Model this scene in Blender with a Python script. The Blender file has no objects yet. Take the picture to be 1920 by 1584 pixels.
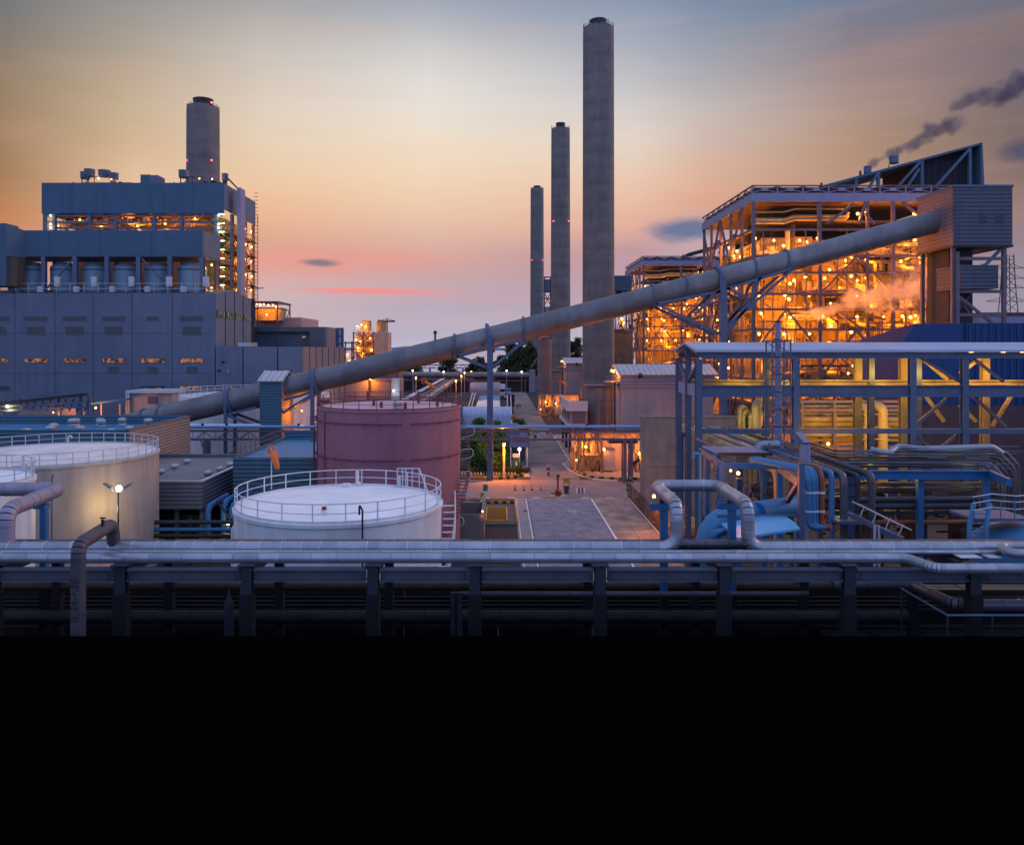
import bpy, math, random
from mathutils import Vector, Matrix, Quaternion
rnd = random.Random(7)
scene = bpy.context.scene
C = scene.collection
R = math.radians
# ------------------------------------------------------------------ camera
F, U0, V0, H = 1493.0, 935.0, 655.0, 21.0      # focal length in photo pixels, vanishing point, eye height (m)
cd = bpy.data.cameras.new('camera'); cam = bpy.data.objects.new('camera', cd); C.objects.link(cam)
cam.location = (0, 0, H); cam.rotation_euler = (R(90), 0, 0)
cd.sensor_width = 36; cd.lens = 28.0
cd.shift_x = (960 - U0) / 1920; cd.shift_y = -(792 - V0) / 1920
cd.clip_start = 0.5; cd.clip_end = 60000
scene.camera = cam
scene.view_settings.view_transform = 'Standard'; scene.view_settings.look = 'None'
scene.view_settings.exposure = 0; scene.view_settings.gamma = 1; scene.view_settings.use_curve_mapping = False
scene.cycles.max_bounces = 5; scene.cycles.diffuse_bounces = 3; scene.cycles.glossy_bounces = 2
scene.cycles.volume_bounces = 1; scene.cycles.sample_clamp_indirect = 4
scene.cycles.use_light_tree = True; scene.cycles.use_denoising = True

def s2l(c):
    return tuple(((v/255)/12.92 if v/255 <= .04045 else ((v/255+.055)/1.055)**2.4) for v in c)

# ------------------------------------------------------------------ dusk sky
world = bpy.data.worlds.new('World'); scene.world = world; world.use_nodes = True
BACK = 2.15
def build_sky():
    nt = world.node_tree; nt.nodes.clear(); N = nt.nodes.new; L = nt.links.new
    out = N('ShaderNodeOutputWorld'); bg = N('ShaderNodeBackground')
    tc = N('ShaderNodeTexCoord'); nrm = N('ShaderNodeVectorMath'); nrm.operation = 'NORMALIZE'
    L(tc.outputs['Generated'], nrm.inputs[0])
    sep = N('ShaderNodeSeparateXYZ'); L(nrm.outputs[0], sep.inputs[0])
    def m(op, a, b=None, c=None):
        n = N('ShaderNodeMath'); n.operation = op
        for i, v in enumerate((a, b, c)):
            if v is None: continue
            if isinstance(v, (int, float)): n.inputs[i].default_value = v
            else: L(v, n.inputs[i])
        return n.outputs[0]
    az = m('ARCTAN2', sep.outputs[0], sep.outputs[1])
    el = m('ARCSINE', m('MAXIMUM', sep.outputs[2], 0.0))
    # slow warping so the bands are not ruled lines
    mp = N('ShaderNodeMapping'); mp.inputs['Scale'].default_value = (2.2, 2.2, 9.0); L(nrm.outputs[0], mp.inputs[0])
    nz = N('ShaderNodeTexNoise'); nz.inputs['Scale'].default_value = 1.6; nz.inputs['Detail'].default_value = 5; L(mp.outputs[0], nz.inputs[0])
    wob = m('SUBTRACT', nz.outputs[0], 0.5)
    elw = m('ADD', el, m('MULTIPLY', wob, 0.012))
    azw = m('ADD', az, m('MULTIPLY', wob, 0.04))
    fac = m('DIVIDE', m('MAXIMUM', elw, 0.0), math.pi/2)
    def col(u, stops, top):
        a = math.atan((u-U0)/F); r = N('ShaderNodeValToRGB'); L(fac, r.inputs[0])
        pts = []
        for v, c in stops:
            e = math.atan((V0-v)/F*math.cos(a)); pts.append((max(e, 0)/(math.pi/2), c))
        pts.sort(key=lambda p: p[0]); pts += top
        e = r.color_ramp.elements
        while len(e) > 1: e.remove(e[-1])
        e[0].position = pts[0][0]; e[0].color = (*s2l(pts[0][1]), 1)
        for p, c in pts[1:]:
            k = e.new(p); k.color = (*s2l(c), 1)
        return r.outputs[0], a
    top = [(.42, (134, 144, 170)), (.62, (132, 146, 178)), (1, (130, 146, 182))]
    cols = [col(0,    [(655, (196,150,136)), (430, (200,136,96)), (400, (192,130,90)), (350, (172,126,90)), (300, (162,126,92)), (200, (152,127,98)), (150, (150,129,106)), (100, (140,126,112)), (0, (118,120,122))], top),
            col(250,  [(655, (196,168,168)), (520, (222,168,146)), (420, (236,180,142)), (340, (230,194,162)), (270, (212,182,150)), (200, (200,176,147)), (100, (180,166,148)), (0, (150,148,147))], top),
            col(498,  [(655, (190,180,192)), (550, (208,180,182)), (500, (226,164,152)), (450, (222,168,144)), (400, (236,184,146)), (350, (238,199,162)), (280, (233,209,181)), (200, (225,209,193)), (100, (204,195,186)), (0, (168,166,167))], top),
            col(800,  [(655, (190,186,204)), (620, (184,176,196)), (560, (188,170,184)), (490, (214,168,160)), (440, (226,184,166)), (400, (234,198,174)), (360, (241,208,178)), (320, (243,216,188)), (260, (240,223,202)), (200, (233,225,216)), (150, (225,220,215)), (100, (209,208,206)), (50, (186,189,194)), (0, (166,171,185))], top),
            col(1188, [(655, (196,186,200)), (560, (186,160,176)), (470, (190,152,160)), (420, (232,178,158)), (370, (234,192,168)), (320, (233,204,182)), (260, (227,212,200)), (200, (212,206,203)), (150, (194,193,198)), (100, (176,179,190)), (50, (158,166,184)), (0, (136,151,175))], top),
            col(1312, [(655, (190,180,196)), (560, (180,160,176)), (440, (198,168,172)), (380, (225,170,142)), (320, (219,180,158)), (260, (210,187,177)), (200, (198,188,186)), (150, (180,177,182)), (100, (160,165,176)), (0, (122,140,166))], top),
            col(1598, [(655, (168,156,176)), (500, (160,138,140)), (380, (176,142,128)), (280, (180,146,122)), (200, (171,146,136)), (150, (164,140,136)), (100, (146,131,136)), (50, (126,126,141)), (0, (111,126,150))], top),
            col(1908, [(655, (158,150,172)), (520, (154,143,160)), (450, (150,130,140)), (400, (152,128,124)), (330, (136,113,109)), (250, (126,110,106)), (180, (126,110,112)), (100, (124,109,117)), (50, (134,116,117)), (0, (113,112,125))], top)]
    def ramp01(x, a, b):
        n = N('ShaderNodeMapRange'); n.interpolation_type = 'SMOOTHSTEP'; L(x, n.inputs[0])
        n.inputs[1].default_value = a; n.inputs[2].default_value = b; return n.outputs[0]
    def mix(f, a, b):
        n = N('ShaderNodeMix'); n.data_type = 'RGBA'; L(f, n.inputs[0]) if not isinstance(f, float) else None
        if isinstance(f, float): n.inputs[0].default_value = f
        for i, v in ((6, a), (7, b)):
            if isinstance(v, tuple): n.inputs[i].default_value = (*s2l(v), 1)
            else: L(v, n.inputs[i])
        return n.outputs[2]
    c = cols[0][0]
    for (ca, aa), (cb, ab) in zip(cols, cols[1:]):
        n = N('ShaderNodeMapRange'); L(azw, n.inputs[0]); n.inputs[1].default_value = aa; n.inputs[2].default_value = ab
        c = mix(n.outputs[0], c, cb)
    # eastern half of the sky behind the camera: plain blue dusk
    back = N('ShaderNodeValToRGB'); L(fac, back.inputs[0]); e = back.color_ramp.elements
    e[0].color = (*s2l((130,142,180)), 1); e[1].position = 1; e[1].color = (*s2l((126,142,184)), 1)
    k = e.new(.25); k.color = (*s2l((124,144,190)), 1)
    def gain(c, f):
        n = N('ShaderNodeVectorMath'); n.operation = 'SCALE'; L(c, n.inputs[0])
        if isinstance(f, float): n.inputs['Scale'].default_value = f
        else: L(f, n.inputs['Scale'])
        return n.outputs[0]
    c = gain(c, m('ADD', m('MULTIPLY', ramp01(el, R(26), R(62)), 1.0), 1.0))
    c = mix(ramp01(m('ABSOLUTE', azw), R(38), R(105)), c, gain(back.outputs[0], BACK))
    # clouds, placed by their bearing and height above the horizon
    n2 = N('ShaderNodeTexNoise'); n2.inputs['Scale'].default_value = 26; n2.inputs['Detail'].default_value = 7; n2.inputs['Roughness'].default_value = .62
    mp2 = N('ShaderNodeMapping'); mp2.inputs['Scale'].default_value = (1, 1, 2.4); L(nrm.outputs[0], mp2.inputs[0]); L(mp2.outputs[0], n2.inputs[0])
    n2o = m('SUBTRACT', n2.outputs[0], 0.5)
    def cloud(c, u, v, w, h, colr, amt, rough=1.1, soft=.75):
        a0 = math.atan((u-U0)/F); e0 = math.atan((V0-v)/F*math.cos(a0)); sa = w/F*math.cos(a0)**2; se = h/F*math.cos(a0)
        dx = m('DIVIDE', m('SUBTRACT', az, a0), sa); dy = m('DIVIDE', m('SUBTRACT', el, e0), se)
        d = m('SQRT', m('ADD', m('MULTIPLY', dx, dx), m('MULTIPLY', dy, dy)))
        d = m('ADD', d, m('MULTIPLY', n2o, rough*2))
        k = ramp01(d, 1.0 + soft, 1.0 - soft); k = m('MULTIPLY', k, amt)
        return mix(k, c, colr)
    c = cloud(c, 640, 488, 180, 22, (238,150,142), .45, .8)
    c = cloud(c, 700, 546, 125, 5, (252,140,134), .85, .7)
    c = cloud(c, 900, 560, 190, 5, (214,160,170), .4, .7)
    c = cloud(c, 600, 493, 33, 7, (128,118,134), .9, .6, .5)
    c = cloud(c, 1285, 431, 62, 19, (104,118,152), .95, .55, .55)
    c = cloud(c, 1925, 281, 50, 19, (86,84,106), .92, .6, .5)
    c = cloud(c, 1900, 172, 110, 20, (108,100,114), .35, .9, .7)
    # thin wisps
    mp3 = N('ShaderNodeMapping'); mp3.inputs['Scale'].default_value = (1.6, 1.6, 15); mp3.inputs['Rotation'].default_value = (0, R(7), 0); L(nrm.outputs[0], mp3.inputs[0])
    n3 = N('ShaderNodeTexNoise'); n3.inputs['Scale'].default_value = 2.4; n3.inputs['Detail'].default_value = 8; n3.inputs['Roughness'].default_value = .6; L(mp3.outputs[0], n3.inputs[0])
    c = mix(m('MULTIPLY', ramp01(n3.outputs[0], .48, .74), .11), c, (236,176,166))
    c = mix(m('MULTIPLY', ramp01(n3.outputs[0], .50, .26), .08), c, (150,146,160))
    L(c, bg.inputs[0]); bg.inputs[1].default_value = 1.0
    L(bg.outputs[0], out.inputs[0])
build_sky()
# afterglow: very weak and very soft sun behind the boilers
sd = bpy.data.lights.new('afterglow_sun', 'SUN'); sd.energy = 0.95; sd.angle = R(30); sd.color = (1.0, .66, .55)
sun = bpy.data.objects.new('afterglow_sun', sd); C.objects.link(sun)
_d = Vector((-math.sin(R(68))*math.cos(R(22)), -math.cos(R(68))*math.cos(R(22)), -math.sin(R(22))))
sun.rotation_euler = _d.to_track_quat('-Z', 'Y').to_euler(); sun.location = (200, 300, 300)

# ------------------------------------------------------------------ helpers
def X(u, d): return (u-U0)/F*d
def Z(v, d): return H-(v-V0)/F*d
def P(u, v, d): return Vector((X(u, d), d, Z(v, d)))
def G(v): return F*H/(v-V0)
MATS = {}
def mat(name, col, rough=.65, metal=0., var=.22, scale=.6, streak=0., ribs=None, bump=.0, spec=.3, groove=.35, objvar=0.):
    """painted / metal / concrete surface: world-space mottling, rain streaks, optional ribbing (axis, spacing)"""
    if name in MATS: return MATS[name]
    m = bpy.data.materials.new(name); m.use_nodes = True; nt = m.node_tree; N = nt.nodes.new; L = nt.links.new
    b = nt.nodes['Principled BSDF']; b.inputs['Roughness'].default_value = rough; b.inputs['Metallic'].default_value = metal
    b.inputs['Specular IOR Level'].default_value = spec
    geo = N('ShaderNodeNewGeometry')
    n1 = N('ShaderNodeTexNoise'); n1.inputs['Scale'].default_value = scale; n1.inputs['Detail'].default_value = 6; n1.inputs['Roughness'].default_value = .65
    L(geo.outputs['Position'], n1.inputs['Vector'])
    r1 = N('ShaderNodeMapRange'); L(n1.outputs[0], r1.inputs[0]); r1.inputs[1].default_value = .28; r1.inputs[2].default_value = .72
    r1.inputs[3].default_value = 1-var; r1.inputs[4].default_value = 1+var*.6
    fac = r1.outputs[0]
    def mul(a, bb):
        x = N('ShaderNodeMath'); x.operation = 'MULTIPLY'; L(a, x.inputs[0]); L(bb, x.inputs[1]); return x.outputs[0]
    if streak:
        mp = N('ShaderNodeMapping'); mp.inputs['Scale'].default_value = (.55, .55, .05); L(geo.outputs['Position'], mp.inputs[0])
        n2 = N('ShaderNodeTexNoise'); n2.inputs['Scale'].default_value = 1.6; n2.inputs['Detail'].default_value = 5; L(mp.outputs[0], n2.inputs[0])
        r2 = N('ShaderNodeMapRange'); L(n2.outputs[0], r2.inputs[0]); r2.inputs[1].default_value = .35; r2.inputs[2].default_value = .7
        r2.inputs[3].default_value = 1.05; r2.inputs[4].default_value = 1-streak*.7; fac = mul(fac, r2.outputs[0])
    if objvar:
        oi = N('ShaderNodeObjectInfo'); r4 = N('ShaderNodeMapRange'); L(oi.outputs['Random'], r4.inputs[0])
        r4.inputs[3].default_value = 1-objvar; r4.inputs[4].default_value = 1+objvar*.6; fac = mul(fac, r4.outputs[0])
        r5 = N('ShaderNodeMapRange'); L(oi.outputs['Random'], r5.inputs[0]); r5.inputs[3].default_value = rough*1.25; r5.inputs[4].default_value = rough*.8; L(r5.outputs[0], b.inputs['Roughness'])
    h = None
    if ribs:
        sp = N('ShaderNodeSeparateXYZ'); L(geo.outputs['Position'], sp.inputs[0]); o = sp.outputs['XYZ'.index(ribs[0])]
        a = N('ShaderNodeMath'); a.operation = 'MULTIPLY'; L(o, a.inputs[0]); a.inputs[1].default_value = 2*math.pi/ribs[1]
        s = N('ShaderNodeMath'); s.operation = 'SINE'; L(a.outputs[0], s.inputs[0]); h = s.outputs[0]
        r3 = N('ShaderNodeMapRange'); L(h, r3.inputs[0]); r3.inputs[1].default_value = -1; r3.inputs[2].default_value = -.2
        r3.inputs[3].default_value = 1-groove; r3.inputs[4].default_value = 1; fac = mul(fac, r3.outputs[0])
    mx = N('ShaderNodeVectorMath'); mx.operation = 'SCALE'; mx.inputs[0].default_value = col; L(fac, mx.inputs['Scale'])
    L(mx.outputs[0], b.inputs['Base Color'])
    if h is not None or bump:
        bp = N('ShaderNodeBump'); bp.inputs['Strength'].default_value = .5 if h is not None else bump; bp.inputs['Distance'].default_value = .05
        if h is not None: L(h, bp.inputs['Height'])
        else:
            n3 = N('ShaderNodeTexNoise'); n3.inputs['Scale'].default_value = scale*8; n3.inputs['Detail'].default_value = 4
            L(geo.outputs['Position'], n3.inputs['Vector']); L(n3.outputs[0], bp.inputs['Height'])
        L(bp.outputs[0], b.inputs['Normal'])
    MATS[name] = m; return m
def emit(name, col, strength, base=(.8, .8, .8), noise=0):
    m = bpy.data.materials.new(name); m.use_nodes = True; nt = m.node_tree; b = nt.nodes['Principled BSDF']
    b.inputs['Base Color'].default_value = (*base, 1); b.inputs['Emission Color'].default_value = (*col, 1); b.inputs['Emission Strength'].default_value = strength
    if noise:
        g = nt.nodes.new('ShaderNodeNewGeometry'); n = nt.nodes.new('ShaderNodeTexNoise'); n.inputs['Scale'].default_value = noise; n.inputs['Detail'].default_value = 3
        nt.links.new(g.outputs['Position'], n.inputs['Vector'])
        r = nt.nodes.new('ShaderNodeMapRange'); nt.links.new(n.outputs[0], r.inputs[0]); r.inputs[1].default_value = .42; r.inputs[2].default_value = .66; r.inputs[4].default_value = strength
        nt.links.new(r.outputs[0], b.inputs['Emission Strength'])
    m.cycles.emission_sampling = 'NONE'; return m

class MB:
    """collects shapes into one mesh"""
    def __init__(s): s.v = []; s.f = []
    def add(s, v, f):
        k = len(s.v); s.v += [Vector(p) for p in v]; s.f += [tuple(i+k for i in q) for q in f]; return s
    def box(s, x0, x1, y0, y1, z0, z1):
        return s.add([(x0,y0,z0),(x1,y0,z0),(x1,y1,z0),(x0,y1,z0),(x0,y0,z1),(x1,y0,z1),(x1,y1,z1),(x0,y1,z1)],
                     [(0,3,2,1),(4,5,6,7),(0,1,5,4),(1,2,6,5),(2,3,7,6),(3,0,4,7)])
    def bar(s, p, q, w, h=None, upv=None):
        h = w if h is None else h; p = Vector(p); q = Vector(q); d = (q-p).normalized()
        u = Vector(upv) if upv else (Vector((0,0,1)) if abs(d.z) < .95 else Vector((0,1,0)))
        a = d.cross(u).normalized(); b = a.cross(d).normalized(); a *= w/2; b *= h/2
        return s.add([p-a-b, p+a-b, p+a+b, p-a+b, q-a-b, q+a-b, q+a+b, q-a+b],
                     [(0,1,2,3),(7,6,5,4),(0,4,5,1),(1,5,6,2),(2,6,7,3),(3,7,4,0)])
    def ibeam(s, p, q, w, h, t=.06):
        """I-section: flanges w wide, h deep"""
        p = Vector(p); q = Vector(q); d = (q-p).normalized()
        u = Vector((0,0,1)) if abs(d.z) < .95 else Vector((0,1,0))
        a = d.cross(u).normalized(); b = a.cross(d).normalized()
        o = b*(h/2-t/2)
        s.bar(p+o, q+o, w, t); s.bar(p-o, q-o, w, t); s.bar(p, q, t, h-2*t-.004); return s
    def tube(s, pts, r, n=10, bend=0., caps=True, closed=False):
        pts = [Vector(p) for p in pts]
        if bend and len(pts) > 2: pts = arc_corners(pts, bend)
        m = len(pts); rings = []; prev = None
        for i, p in enumerate(pts):
            if closed: d = (pts[(i+1) % m]-pts[i-1]).normalized()
            elif i == 0: d = (pts[1]-p).normalized()
            elif i == m-1: d = (p-pts[i-1]).normalized()
            else: d = ((p-pts[i-1]).normalized()+(pts[i+1]-p).normalized()).normalized()
            if prev is None: a = d.cross(Vector((0,0,1)) if abs(d.z) < .9 else Vector((0,1,0))).normalized()
            else: a = (prev-d*prev.dot(d)).normalized()
            prev = a; b = d.cross(a)
            rings.append([p+(a*math.cos(2*math.pi*k/n)+b*math.sin(2*math.pi*k/n))*r for k in range(n)])
        v = [q for g in rings for q in g]; f = []
        for i in range(m if closed else m-1):
            j = (i+1) % m
            for k in range(n): f.append((i*n+k, i*n+(k+1) % n, j*n+(k+1) % n, j*n+k))
        if caps and not closed: f += [tuple(range(n-1, -1, -1)), tuple((m-1)*n+k for k in range(n))]
        return s.add(v, f)
    def lathe(s, c, prof, n=32, a0=0., a1=2*math.pi):
        full = abs(a1-a0-2*math.pi) < 1e-4; m = n if full else n+1; v = []; f = []
        for r, z in prof:
            for k in range(m):
                a = a0+(a1-a0)*k/n; v.append((c[0]+r*math.cos(a), c[1]+r*math.sin(a), c[2]+z))
        for i in range(len(prof)-1):
            for k in range(n):
                k2 = (k+1) % m; f.append((i*m+k, i*m+k2, (i+1)*m+k2, (i+1)*m+k))
        return s.add(v, f)
    def cyl(s, c, z0, z1, r, r1=None, n=24):
        r1 = r if r1 is None else r1; return s.lathe((c[0], c[1], 0), [(.001, z0), (r, z0), (r1, z1), (.001, z1)], n)
    def ball(s, c, r, n=10, m=6, sz=1.):
        return s.lathe(c, [(max(r*math.sin(math.pi*i/m), .001), -r*sz*math.cos(math.pi*i/m)) for i in range(m+1)], n)
    def prism(s, poly, y0, y1):
        """polygon in x,z extruded along y (poly counter-clockwise seen from the camera)"""
        n = len(poly); v = [(x, y0, z) for x, z in poly]+[(x, y1, z) for x, z in poly]
        f = [tuple(range(n)), tuple(range(2*n-1, n-1, -1))]+[(i, i+n, (i+1) % n+n, (i+1) % n) for i in range(n)]
        return s.add(v, f)
    def prismx(s, poly, x0, x1):
        """polygon in y,z extruded along x"""
        n = len(poly); v = [(x0, y, z) for y, z in poly]+[(x1, y, z) for y, z in poly]
        f = [tuple(range(n-1, -1, -1)), tuple(range(n, 2*n))]+[(i, (i+1) % n, (i+1) % n+n, i+n) for i in range(n)]
        return s.add(v, f)
    def mesh(s, name, m=None, smooth=False, off=Vector((0,0,0))):
        me = bpy.data.meshes.new(name); me.from_pydata([p-off for p in s.v], [], s.f)
        if m: me.materials.append(m)
        if smooth:
            me.polygons.foreach_set('use_smooth', [True]*len(me.polygons)); me.set_sharp_from_angle(angle=R(38))
        return me
    def build(s, name, m, parent=None, smooth=False, label=None, stuff=False):
        o = bpy.data.objects.new(name, s.mesh(name, m, smooth, base(parent))); C.objects.link(o)
        if parent: o.parent = parent
        if label: o['label'] = label
        if stuff: o['kind'] = 'stuff'
        return o
def arc_corners(pts, bend, k=5):
    out = [pts[0]]
    for a, b, c in zip(pts, pts[1:], pts[2:]):
        d1 = (a-b); d2 = (c-b); ang = d1.angle(d2)
        if ang > R(176): out.append(b); continue
        t = min(bend/math.tan(ang/2), d1.length*.48, d2.length*.48); d1.normalize(); d2.normalize()
        p = b+d1*t; q = b+d2*t
        for i in range(k+1):
            w = i/k; e = p.lerp(b, w).lerp(b.lerp(q, w), w); out.append(e)
    out.append(pts[-1]); return out
def base(o):
    if o is None: return Vector((0,0,0))
    while o.parent: o = o.parent
    return Vector(o.location)
def thing(name, label, cat, loc=(0,0,0), group=None):
    o = bpy.data.objects.new(name, None); o.empty_display_size = .2; o.location = loc; C.objects.link(o)
    o['label'] = label; o['category'] = cat
    if group: o['group'] = group
    return o
def tag(o, label, cat, group=None):
    o['label'] = label; o['category'] = cat
    if group: o['group'] = group
    return o
def struct(o): o['kind'] = 'structure'; return o
def put(me, name, loc, parent=None, rot=None, scale=None):
    o = bpy.data.objects.new(name, me); C.objects.link(o); o.location = Vector(loc)-base(parent)
    if rot is not None:
        if isinstance(rot, Quaternion): o.rotation_mode = 'QUATERNION'; o.rotation_quaternion = rot
        else: o.rotation_euler = rot
    if scale is not None: o.scale = scale
    if parent: o.parent = parent
    return o
def copy_tree(o, parent=None):
    c = o.copy(); C.objects.link(c); c.parent = parent
    for ch in list(o.children): copy_tree(ch, c)
    return c
def pbar(parent, name, p, q, w, h, m, ib=False):
    b = MB(); (b.ibeam(p, q, w, h) if ib else b.bar(p, q, w, h)); return b.build(name, m, parent)
def ptube(parent, name, pts, r, m, bend=None, n=10):
    return MB().tube(pts, r, n, r*2.6 if bend is None else bend).build(name, m, parent, True)

# lamps
SODIUM = (1.0, .255, .006); WARM = (1.0, .66, .22); COOL = (.75, .85, 1.0); RED = (1., .02, .01)
M_LAMP = emit('lamp_sodium', (1., .50, .12), 8); M_WARM = emit('lamp_warm', (1., .82, .42), 16); M_COOL = emit('lamp_cool', (.85, .92, 1.), 16); M_RED = emit('lamp_red', (1., .03, .04), 4)
M_TUBE = emit('lamp_tube', (.8, 1., .40), 3)
LAMPS = {k: MB().ball((0,0,0), 1, 10, 6).mesh('lamp', mm, True) for k, mm in (('s', M_LAMP), ('w', M_WARM), ('c', M_COOL), ('r', M_RED), ('t', M_TUBE))}
LD = {}
def light(parent, pos, E, col, size=.3):
    k = (E, col, size)
    if k not in LD:
        l = bpy.data.lights.new('lamp_light', 'POINT'); l.energy = E; l.color = col; l.shadow_soft_size = size; LD[k] = l
    o = bpy.data.objects.new('lamp_light', LD[k]); C.objects.link(o); o.location = Vector(pos)-base(parent); o.parent = parent; return o
def lamp(parent, pos, E=900, kind='s', r=.2, lit=True, name='lamp', off=(0,-.1,-.5)):
    o = put(LAMPS[kind], name, pos, parent, scale=(r, r, r))
    if lit and E: light(parent, Vector(pos)+Vector(off), E, {'s': SODIUM, 'w': WARM, 'c': COOL, 'r': RED, 't': (.9, 1., .5)}[kind], max(r, .25))
    return o

# ------------------------------------------------------------------ materials
M = dict(
 wall=mat('blue_grey_cladding', (.115,.145,.205), .7, 0, .12, .25, .10),
 wallup=mat('dark_blue_cladding', (.06,.115,.18), .7, 0, .12, .25, .10),
 annex=mat('glow_tinted_cladding', (.16,.16,.19), .7, 0, .1, .25, .12, ('X', .5), groove=.06),  # sunset glow on the end walls painted in as a lighter, pinker cladding
 conc=mat('chimney_concrete', (.168,.152,.148), .85, 0, .26, .16, .16, ('Z', 4.7), groove=.10),
 concrete=mat('grey_concrete', (.21,.205,.20), .9, 0, .25, .5, .25, bump=.1),
 conv=mat('conveyor_steel', (.185,.178,.19), .42, .25, .30, .3, .12, objvar=.15),
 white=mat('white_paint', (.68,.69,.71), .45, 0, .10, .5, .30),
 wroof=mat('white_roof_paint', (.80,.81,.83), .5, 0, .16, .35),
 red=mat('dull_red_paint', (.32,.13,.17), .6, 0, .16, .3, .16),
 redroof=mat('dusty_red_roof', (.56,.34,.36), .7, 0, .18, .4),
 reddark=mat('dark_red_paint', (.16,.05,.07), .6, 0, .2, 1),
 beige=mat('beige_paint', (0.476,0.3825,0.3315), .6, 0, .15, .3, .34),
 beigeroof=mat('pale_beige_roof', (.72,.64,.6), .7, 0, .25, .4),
 rail=mat('pale_rail_paint', (0.496,0.496,0.528), .5, 0, .1, 2),
 steel=mat('blue_grey_steel', (.09,.12,.20), .5, .1, .18, .8, .1),
 bluep=mat('blue_steel_paint', (.03,.13,.30), .45, .1, .16, .8, .1),
 skyblue=mat('light_blue_paint', (.05,.18,.34), .5, 0, .14, .7),
 dsteel=mat('dark_steel', (.034,.035,.046), .55, .2, .25, .8),
 mauve=mat('mauve_steel_paint', (.15,.115,.14), .55, .1, .2, .8, .1),
 fascia=mat('lavender_fascia', (.22,.23,.34), .6, 0, .08, .3, .08),
 casing=mat('boiler_casing', (.36,.285,.14), .7, .1, .35, .5, .3),
 duct=mat('duct_metal', (.33,.28,.19), .5, .5, .3, .8, .2),
 alu=mat('aluminium_jacket', (.33,.35,.41), .38, .6, .22, 1.2, objvar=.16),
 alud=mat('dull_aluminium_jacket', (.095,.095,.12), .45, .45, .28, 1.1, objvar=.25),
 dpipe=mat('dark_pipe_jacket', (.014,.014,.017), .6, .2, .3, 1.0),
 brownp=mat('brown_pipe', (.045,.034,.022), .6, .2, .3, 1.0),
 rackd=mat('rack_dark_steel', (.026,.030,.046), .6, .1, .2, 1.0, .15),
 blue=mat('royal_blue_cladding', (.007,.04,.16), .5, 0, .12, .4, .1),
 bluer=mat('royal_blue_ribbed', (.012,.07,.26), .5, 0, .12, .4, .1, ('X', 1.1), groove=.5),
 fade_fill=mat('black_fade_fill', (.0012,.0012,.0012), 1., 0, .3, 1.5, spec=0.),  # near-black colour that imitates a fade into darkness
 clad=mat('ribbed_cladding_grey', (0.155,0.1612,0.1922), .6, .1, .1, .4, .12, ('Z', .42)),
 cladt=mat('ribbed_cladding_tan', (0.272,0.232,0.216), .6, .1, .1, .4, .12, ('Z', .40)),
 cladb=mat('ribbed_cladding_blue', (0.062,0.1302,0.1922), .6, .1, .1, .4, .1, ('Z', .45)),
 roofb=mat('blue_metal_roof', (0.0375,0.1875,0.345), .5, .1, .15, .5, 0, ('X', .9), groove=.12),
 roofg=mat('grey_metal_roof', (0.184,0.184,0.2), .6, .1, .15, .5, 0, ('X', .8), groove=.10),
 roofw=mat('white_metal_roof', (0.527,0.51,0.527), .5, .1, .12, .5, 0, ('X', .9), groove=.3),
 wallm=mat('mauve_render', (.33,.27,.28), .85, 0, .12, .4, .15),
 glass=mat('dark_glass', (.02,.025,.03), .12, 0, .3, .8, spec=.6),
 black=mat('black_rubber', (.02,.02,.022), .8, 0, .2, 1.),
 yellow=mat('yellow_paint', (.45,.28,.03), .6, 0, .2, 1.5),
 blackp=mat('black_paint', (.025,.025,.025), .6, 0, .2, 1.5),
 orange=mat('orange_cloth', (.75,.18,.04), .8, 0, .1, 1.5),
 redp=mat('red_paint', (.26,.03,.025), .5, 0, .15, 1.5),
 green=mat('green_paint', (.02,.22,.12), .5, 0, .15, 1.5),
 turb=mat('galvanised_vent', (.38,.39,.41), .35, .7, .1, 1.5),
 bark=mat('bark', (.09,.07,.05), .9, 0, .3, 2.),
 pale=mat('pale_roofing', (.78,.74,.70), .8, 0, .2, .4),
)
WIN_LIT = emit('lit_window_glass', (1., .33, .03), .5, (.05,.04,.03), 1.1)
WIN_G = emit('dim_green_window', (.25, .5, .18), .45, (.05,.05,.05), .8)
# ================================================================== SETTING
def sheet(name, x0, x1, y0, y1, z, m, parent=None):
    o = MB().add([(x0,y0,z),(x1,y0,z),(x1,y1,z),(x0,y1,z)], [(0,1,2,3)]).build(name, m, parent)
    return struct(o) if parent is None else o
M_GROUND = mat('oily_ground', (.032,.031,.033), .9, 0, .45, .15, bump=.2)
M_ROAD = mat('worn_asphalt', (.20,.175,.18), .85, 0, .45, .2, bump=.15)
M_YARD = mat('gravel_yard', (.22,.23,.28), .95, 0, .45, .7, bump=.7)
M_SLAB = mat('concrete_slab', (.29,.24,.21), .85, 0, .6, .4, bump=.15)
M_LINE = mat('white_road_paint', (.75,.73,.72), .7, 0, .25, 2.)
M_PATH = mat('pale_footpath', (.42,.38,.36), .9, 0, .2, .7)
ground = sheet('ground', -600, 700, -60, 640, 0, M_GROUND)
M_SEA = mat('sea_water', (.42,.43,.45), .12, 0, .2, .01, spec=.5)
sea = sheet('sea', -30000, 30000, 641, 42000, -1.2, M_SEA)
struct(MB().add([(-600,640,0),(700,640,0),(700,641,-1.2),(-600,641,-1.2)], [(0,1,2,3)]).build('shore', M_GROUND))
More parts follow.
